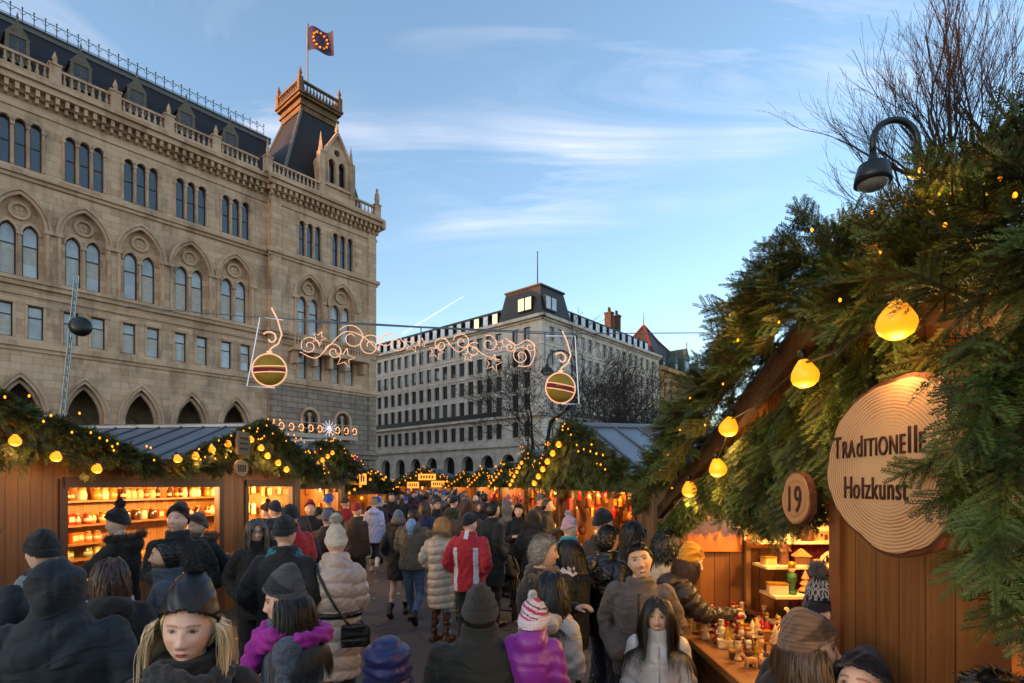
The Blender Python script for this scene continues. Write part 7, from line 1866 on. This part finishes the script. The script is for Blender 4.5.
# posters of lit evening churches on the end wall, a paper star and a red curtain
def poster_mat(name, seed):
    m = bpy.data.materials.new(name); m.use_nodes = True; t = m.node_tree; p = t.nodes['Principled BSDF']; p.inputs['Roughness'].default_value = .35
    tcn = N('ShaderNodeTexCoord', t); s = N('ShaderNodeSeparateXYZ', t); L(tcn.outputs['Object'], s.inputs[0], t)
    r = N('ShaderNodeValToRGB', t); e = r.color_ramp.elements; e[0].position = 0; e[0].color = (.55, .18, .03, 1); e[1].position = 1; e[1].color = (.05, .035, .10, 1); q = e.new(.42); q.color = (.40, .12, .05, 1); q = e.new(.55); q.color = (.10, .05, .10, 1)
    nz = N('ShaderNodeTexNoise', t); nz.inputs['Scale'].default_value = 22; nz.inputs['Detail'].default_value = 5; L(tcn.outputs['Object'], nz.inputs[0], t)
    L(MATH('ADD', MATH('MULTIPLY', MATH('ADD', s.outputs[2], .14, t), 3.4, t), MATH('MULTIPLY', MATH('SUBTRACT', nz.outputs[0], .5, t), .7, t), t), r.inputs[0], t); L(r.outputs[0], p.inputs['Base Color'], t); return m
pm_ = poster_mat('evening_poster', 1); spire_m = mat('poster_spire', '#c0702a', .5)
for i, (x, z, w, h, lab) in enumerate(((-.30, 1.94, .50, .22, 'upper poster of a lit square on the end wall of the near hut'), (-.30, 1.62, .50, .27, 'lower left poster with a lit church on the end wall of the near hut'), (-.80, 1.64, .40, .25, 'purple poster right of the star on the end wall of the near hut'))):
    t = MB(); t.bb(-w / 2, w / 2, -.008, .008, -h / 2, h / 2); o = t.build('poster', pm_, None, M=ME @ Matrix.Translation((x, -.095 + .13 - .01, z))); tag(o, lab, 'poster')
    if i: 
        t = MB()
        for q in (-.06, .02, .10): t.prism([(q - .02, -.08), (q + .02, -.08), (q + .02, -.01), (q, .06 if q < 0 else .02), (q - .02, -.01)], .008, .010)
        t.build('printed_church', spire_m, o)
t = MB(); st_ = [((.09 if k % 2 == 0 else .03) * math.sin(k * math.pi / 4), (.12 if k % 2 == 0 else .03) * math.cos(k * math.pi / 4)) for k in range(8)]; t.prism(st_, -.01, .01); tag(t.build('paper_star', wd[3], None, M=ME @ Matrix.Translation((-.545, .10, 1.70))), 'four-pointed cream star hanging before the posters in the near hut', 'star')
t = MB()
for k in range(14): t.tube([(-.98 - k * .022, .04 + .012 * math.sin(k * 2.1), .6), (-.98 - k * .022, .04 + .014 * math.sin(k * 2.1 + .4), 1.95)], .016, 6)
V, NV, Fq = remesh(t, .012, 2); o = raw_mesh('curtain', V, Fq, [cloth('#6a0c14', 'wool')], None, None, True); o.matrix_world = ME; tag(o, 'dark red curtain beside the posters inside the near hut', 'curtain')
# glass bells on the lit post at the near edge
for i, (z, sc) in enumerate(((1.62, 1.0), (1.49, .75))):
    P_ = at(1000, 600 + i * 38, 1.72); t = MB(); t.lathe([(.004, .06), (.016, .055), (.022, .02), (.034, 0), (.030, .0), (.018, .02), (.012, .05)], 14); t.tube([(0, 0, .06), (0, 0, .10)], .002, 4); o = t.build('glass_bell', mat('frosted_glass', '#d8c8b8', .25, spec=.8), None, True, Matrix.Translation(P_) @ Matrix.Scale(sc, 4)); tag(o, ('larger', 'smaller')[i] + ' frosted bell hanging by the orange post at the right edge', 'bell')

# ------------------------------------------------------------------ goods in the right row
def hang_goods(Mx, label, n, cols, W_=1.5, z0=1.0, z1=1.9, far=1, grp='goods hanging in the right row of huts'):
    me = None
    for i in range(n):
        side = i % 5 < 3; x = far * (W_ - rg.uniform(.02, .30)) if side else rg.uniform(-W_, W_); yy = rg.uniform(-2.0, -.1) if side else rg.uniform(-1.9, -1.3); z = rg.uniform(z0, z1); t = MB(); k = rg.randrange(3)
        if k == 0: t.lathe([(.01, .12), (.035, .10), (.05, .05), (.035, .01), (.006, 0)], 8)
        elif k == 1: t.bb(-.05, .05, -.02, .02, 0, .16)
        else: t.lathe([(.05, 0), (.03, .08), (.05, .10), (.0, .2)], 7)
        nm_, c_ = rg.choice(cols); s_ = rg.uniform(.8, 1.7)
        tag(t.build('market_ware', mat('ware_' + c_.strip('#'), c_, .4, var=.2), None, k != 1, Mx @ Matrix.Translation((x, yy, z)) @ Matrix.Scale(s_, 4)), nm_ + ' trinket among the goods of the hut ' + label, 'trinket', grp)
    t = MB()
    for z in (1.15, 1.42, 1.70): t.bb(-W_, W_, -2.2, -1.95, z - .02, z)
    tag(t.build('shelf', wd[1], None, M=Mx), 'back shelves of the hut ' + label, 'shelf')
WARM = [('golden', '#c88a2a'), ('red', '#b01c1c'), ('cream', '#d8b880'), ('amber', '#b05a14'), ('brown', '#6a3a18'), ('orange', '#d0701c')]
PINK = WARM + [('pink', '#b83a78'), ('purple', '#6a2a6a'), ('pink', '#c04a80')]
hang_goods(MH2, 'next to the near fir-decked hut', 100, WARM, 1.55); hang_goods(MH3, 'third along the right row', 80, WARM); hang_goods(MH4, 'fourth along the right row', 45, PINK); hang_goods(MH5, 'fifth along the right row', 26, PINK)
hang_goods(MH7, 'facing down the lane', 20, WARM, 1.9); hang_goods(MH8, 'second on the left', 30, WARM, far=-1); hang_goods(MH9, 'low one on the left', 12, WARM, far=-1)

# ------------------------------------------------------------------ light decoration hung across the lane
tubeglow = glow('light_hose', '#ffb284', .26, '#e0b898'); whitebar = glow('white_light_hose', '#f0f0ff', .12, '#d0d0d4'); steelw = mat('steel_wire', '#6a7078', .4, metal=.6)
A_, B_ = at(248, 317.5, 30), at(580, 336, 33.4)
ex = (B_ - A_).normalized(); MD = Matrix(((ex.x, -ex.y, 0, A_.x), (ex.y, ex.x, 0, A_.y), (0, 0, 1, A_.z), (0, 0, 0, 1))); LEN = math.hypot(B_.x - A_.x, B_.y - A_.y)
def dpt(px_, py_): 
    p = on_plane(px_, py_, MD, 0); return (p.x, p.z)
gr = 'light ornaments hung on the wire across the lane'
wr = empty('light_garland', MD, 'row of glowing scrolls and stars hung on a steel wire across the lane', 'light decoration', gr)
t = MB(); t.tube([(-6, 0, .25), (0, 0, .06), (LEN * .5, 0, -.02), (LEN, 0, .06), (LEN + 8, 0, .5)], .03, 6); t.tube([(2.6, 0, -.06), (LEN - .5, 0, -.06)], .035, 6)
for px_ in (303, 421, 545): x = dpt(px_, 330)[0]; t.tube([(x, 0, 0), (x, 0, -2.2 if px_ == 303 else -1.6)], .035, 6)
t.build('wire', steelw, wr)
def scroll(cx, cz, r, turns, a0, sgn, tail=None):
    n = int(turns * 18); P_ = []
    for i in range(n + 1):
        A = a0 + sgn * 2 * math.pi * turns * i / n; q = r * (1 - .82 * i / n); P_.append((cx + q * math.cos(A), 0, cz + q * math.sin(A)))
    t = MB(); t.tube(P_, .026, 6); t.build('scroll', tubeglow, wr, True)
def star(cx, cz, r, rot=0):
    P_ = [((r if k % 2 == 0 else r * .42) * math.sin(rot + k * math.pi / 5) + cx, 0, (r if k % 2 == 0 else r * .42) * math.cos(rot + k * math.pi / 5) + cz) for k in range(11)]
    t = MB(); t.tube(P_, .025, 6); t.build('star', tubeglow, wr)
def wave(pts):
    t = MB(); t.tube(bez([(a, 0, b) for a, b in (dpt(*p) for p in pts)], 8), .026, 6); t.build('swirl', tubeglow, wr, True)
for px_, py_, rp, tn, a0, sg_ in ((309, 346, 10, 1.6, 0, 1), (334, 352, 9, 1.5, 3, -1), (352, 338, 14, 1.3, 2.6, -1), (370, 346, 12, 1.5, .5, 1), (386, 339, 8, 1.5, 3, 1), (397, 344, 8, 1.3, 0, -1), (441, 345, 8, 1.5, 0, 1), (462, 342, 9, 1.5, 3, -1), (474, 350, 8, 1.4, 1, 1), (489, 344, 9, 1.4, 2, -1), (521, 356, 10, 1.7, 0, 1), (530, 347, 6, 1.3, 2, -1), (510, 347, 6, 1.5, 2, -1)):
    c = dpt(px_, py_); scroll(c[0], c[1], rp * c[0] * 0 + rp * (30 + c[0] * .2) / F, tn, a0, sg_)
for px_, py_, rp, rot in ((345, 358, 10, .2), (319, 338, 7, .4), (412, 345, 8, .1), (436, 352, 8, .3), (468, 356, 6, 0), (493, 363, 9, .2), (500, 345, 6, .5), (422, 343, 5, 0)):
    c = dpt(px_, py_); star(c[0], c[1], rp * (30 + c[0] * .2) / F, rot)
for pts in (((300, 352), (316, 358), (330, 345), (345, 332), (362, 336), (378, 350)), ((378, 350), (384, 336), (395, 334), (405, 344)), ((445, 338), (458, 352), (470, 346), (486, 356), (500, 360)), ((505, 338), (516, 345), (528, 340), (535, 350), (530, 365), (518, 366))): wave(pts)
tin_g = mat('gold_tinsel', '#a07c22', .35, metal=.5, var=.6, vscale=60, bump=1.0, bscale=70); tin_r = mat('red_tinsel', '#7a1018', .35, metal=.3, var=.5, vscale=60, bump=1.0, bscale=70)
def bauble(px_, py_, rp, frame_px, label, tilt):
    c = dpt(px_, py_); r = rp * (30 + c[0] * .2) / F
    root = empty('light_bauble', MD @ Matrix.Translation((c[0], 0, c[1])), label, 'light decoration', gr)
    t = MB(); n = 26; m = 16; vs = [(0, 0, -r)]; 
    t.ball((0, 0, 0), (r, r * .35, r), 32); bo = t.build('ball', [tin_g, tin_r], root)
    cen = [(p.center.x, p.center.z) for p in bo.data.polygons]
    bo.data.polygons.foreach_set('material_index', [1 if abs(z - tilt * x + .02 + .12 * (x / r) ** 2 * 0) < r * .16 else 0 for x, z in cen])
    t = MB(); t.tube([(r * 1.04 * math.cos(a), 0, r * 1.04 * math.sin(a)) for a in np.linspace(0, 2 * math.pi, 40)], .045, 6, caps=False)
    for s in (-1, 1): t.tube([(x, -r * .36 * math.sqrt(max(0, 1 - (x / r) ** 2)) - .02, tilt * x + s * r * .19) for x in np.linspace(-r * .97, r * .97, 14)], .03, 6)
    t.build('glowing_outline', tubeglow, root, True)
    t = MB(); t.bb(-.12, .12, -.1, .1, r, r + .18); hook = [(0, 0, r + .18), (-.05, 0, r + .45)] + [(.05 + .42 * (1 - i / 16) ** .9 * math.cos(2.6 - 6.5 * i / 16 * 1.0) - .0, 0, r + .85 + .42 * (1 - i / 16) ** .9 * math.sin(2.6 - 6.5 * i / 16)) for i in range(14)]
    t.build('cap', tubeglow, root); t = MB(); t.tube([(.0, 0, r + .18), (.1, 0, r + .35), (.45, 0, r + .6), (.62, 0, r + 1.1), (.4, 0, r + 1.9), (.1, 0, r + 2.5)], .045, 6); t.tube(hook[2:], .045, 6); t.build('scroll_hook', tubeglow, root, True)
    t = MB(); fp_ = [dpt(*q) for q in frame_px]
    t.tube([(a - c[0], 0, b - c[1]) for a, b in fp_], .03, 6); t.build('frame', whitebar, root)
bauble(269.5, 370, 15.5, ((283, 320), (260, 317), (247, 386), (275, 388)), 'glowing gold bauble with a red band hanging on the left of the wire', 0.05)
bauble(560.5, 388, 14.5, ((545, 336), (575, 336), (579, 404), (562, 404)), 'glowing gold bauble with a red band hanging on the right of the wire', -.16)

# ------------------------------------------------------------------ lamps, mast and other street things
def crook_lamp(P, pole_h, r, side, head_r, label, arm_rot=0.0):
    root = empty('street_lamp', Matrix.Translation(P) @ Matrix.Rotation(arm_rot, 4, 'Z'), label, 'street lamp')
    lm = mat('lamp_post_paint', '#1c2226', .4, metal=.3); t = MB()
    t.lathe([(.14, 0), (.15, .3), (.09, .4), (.075, 1.2), (.055, pole_h - .3)], 10); t.build('pole', lm, root, True)
    t = MB(); t.tube([(0, 0, pole_h - .35)] + [(side * (r - r * math.cos(a)), 0, pole_h + r * math.sin(a)) for a in np.linspace(0, math.pi, 14)] + [(side * 2 * r, 0, pole_h - .18)], .045, 8)
    t.lathe([(.075, 0), (.08, .1), (.05, .14)], 10, (0, 0, pole_h - .25)); t.build('arm', lm, root, True)
    t = MB(); h = head_r; t.lathe([(h * .2, .5 * h + .16), (h * .28, .35 * h + .1), (h * .35, .3 * h + .06), (h * .8, .1), (h, -.06), (h * 1.05, -.16), (h * .95, -.16)], 18, (side * 2 * r, 0, pole_h - .42)); t.build('lamp_shade', lm, root, True)
    t = MB(); t.ball((side * 2 * r, 0, pole_h - .56), (h * .88, h * .88, h * .55), 16); t.build('globe', mat('lamp_globe', '#7a7670', .15, spec=.8), root, True)
p = at(918, 485, 8); crook_lamp((p.x, p.y, 0), 6.9, .32, -1, .23, 'dark crook-necked street lamp rising above the near hut')
p = at(572, 485, 34); crook_lamp((p.x, p.y, 0), 9.4, .75, -1, .38, 'dark crook-necked street lamp behind the right hanging bauble')
p = at(528, 485, 46); root = empty('slim_post', Matrix.Translation((p.x, p.y, 0)), 'slim dark post rising behind the huts in front of the bare tree', 'post'); t = MB(); t.lathe([(.1, 0), (.09, .5), (.06, 7.8), (.0, 7.9)], 8); t.build('pole', iron, root)
# lattice mast with a floodlight on the left
p0, p1 = at(63, 414, 15.5), at(77, 276, 15.5)
root = empty('light_mast', Matrix.Translation((p0.x, p0.y, 0)), 'slim leaning metal mast with a round black floodlight behind the left huts', 'mast')
lx = (p1.x - p0.x) / (p1.z - p0.z); t = MB()
gal = mat('galvanised_steel', '#7a8a96', .4, metal=.5)
base = -lx * p0.z
for q in range(3):
    A = q * 2.094; t.tube([(base + .055 * math.cos(A), .055 * math.sin(A), 0), (base + lx * p1.z + .055 * math.cos(A), .055 * math.sin(A), p1.z)], .014, 6)
z = .2
while z < p1.z - .3:
    for q in range(3):
        A, B = q * 2.094, (q + 1) * 2.094; t.tube([(base + lx * z + .055 * math.cos(A), .055 * math.sin(A), z), (base + lx * (z + .3) + .055 * math.cos(B), .055 * math.sin(B), z + .3)], .010, 4)
    z += .3
t.build('lattice_pole', gal, root); t = MB(); t.ball((0, 0, 0), (.07, .07, .07), 8); t.lathe([(.10, -.16), (.24, -.08), (.27, 0.0), (.26, .1), (.1, .16)], 18, M=Matrix.Rotation(R(75), 4, 'X') @ Matrix.Rotation(.3, 4, 'Y'))
o = t.build('floodlight', mat('black_paint', '#0c0c0e', .4), root, True); pp = at(81, 327, 15.3); o.location = pp - Vector((p0.x, p0.y, 0))
t = MB(); t.tube([at(72, 330, 15.5) - Vector((p0.x, p0.y, 0)), o.location], .025, 6); t.build('bracket', gal, root)
# red half-round awning and pink banner at the pavilion's foot
red_c = cloth('#8c0c24', 'wool'); HM_ = HALL
P_ = on_plane(336, 478, HM_, .9)
root = empty('awning', HM_ @ Matrix.Translation((P_.x, 0, P_.z)), 'dark red quarter-dome awning at the foot of the pavilion', 'awning')
t = MB(); vs = []; fs = []
for i in range(9):
    for j in range(17): a = math.pi / 2 * i / 8; b = math.pi * j / 16; vs.append((1.55 * math.cos(a) * math.cos(b), .2 + 1.6 * math.cos(a) * math.sin(b), 2.1 * math.sin(a)))
for i in range(8):
    for j in range(16): q = i * 17 + j; fs.append((q, q + 1, q + 18, q + 17))
t.add(vs, fs); o = t.build('canopy', red_c, root, True); sd_ = o.modifiers.new('t', 'SOLIDIFY'); sd_.thickness = .04
t = MB(); t.bb(-.4, .4, 1.84, 1.86, .45, .75); t.build('lettering_strip', mat('gold_letter_strip', '#b08a50', .6), root)
P_ = on_plane(355, 480, HM_, .6); Q_ = on_plane(355, 455, HM_, .6)
root = empty('banner', HM_ @ Matrix.Translation((P_.x, .62, P_.z)), 'tall narrow pink-red banner beside the red awning', 'banner'); h = Q_.z - P_.z
t = MB(); nn_ = 10; vs = []; fs = []
for i in range(nn_ + 1):
    for j in (0, 1): vs.append((-.45 + .9 * j, .04 * math.sin(i * 1.3 + j), h * i / nn_))
for i in range(nn_): fs.append((2 * i, 2 * i + 1, 2 * i + 3, 2 * i + 2))
t.add(vs, fs); o = t.build('cloth', cloth('#b8345a', 'wool'), root, True); sd_ = o.modifiers.new('t', 'SOLIDIFY'); sd_.thickness = .02
t = MB(); t.tube([(-.5, 0, h), (.5, 0, h)], .03, 6); t.build('rod', iron, root)
# terrace railing with little lights before the pavilion
x0, x1 = on_plane(357, 432, HM_, 1.6), on_plane(272, 432, HM_, 1.6)
root = empty('terrace_railing', HM_ @ Matrix.Translation((x0.x, 1.6, x0.z - .5)), 'pale terrace railing with warm lights and a white star before the pavilion', 'railing'); ln = x1.x - x0.x
t = MB()
for z in (0, .5, 1.0): t.bb(0, ln, -.04, .04, z - .03, z + .03)
for k in range(int(ln / .5) + 1): t.bb(k * .5 - .02, k * .5 + .02, -.03, .03, 0, 1.0)
t.bb(0, ln, -.8, .1, -.35, -.04); t.build('rail', mat('pale_stone_rail', '#b8aa98', .7), root)
t = MB()
for k in range(int(ln / .9)): t.tube([(.3 + k * .9 + .22 * math.cos(a), .06, .5 + .3 * math.sin(a)) for a in np.linspace(0, 5.5, 10)], .03, 5)
t.build('light_figures', glow('warm_neon', '#ff9a50', .8, '#ffb070'), root)
t = MB()
for a in range(6): A = a * math.pi / 6; t.tube([(3.0 - .75 * math.cos(A), .12, .6 - .75 * math.sin(A)), (3.0 + .75 * math.cos(A), .12, .6 + .75 * math.sin(A))], .03, 5)
t.build('star', glow('white_star_light', '#e8e8ff', .2, '#e0e0e8'), root)
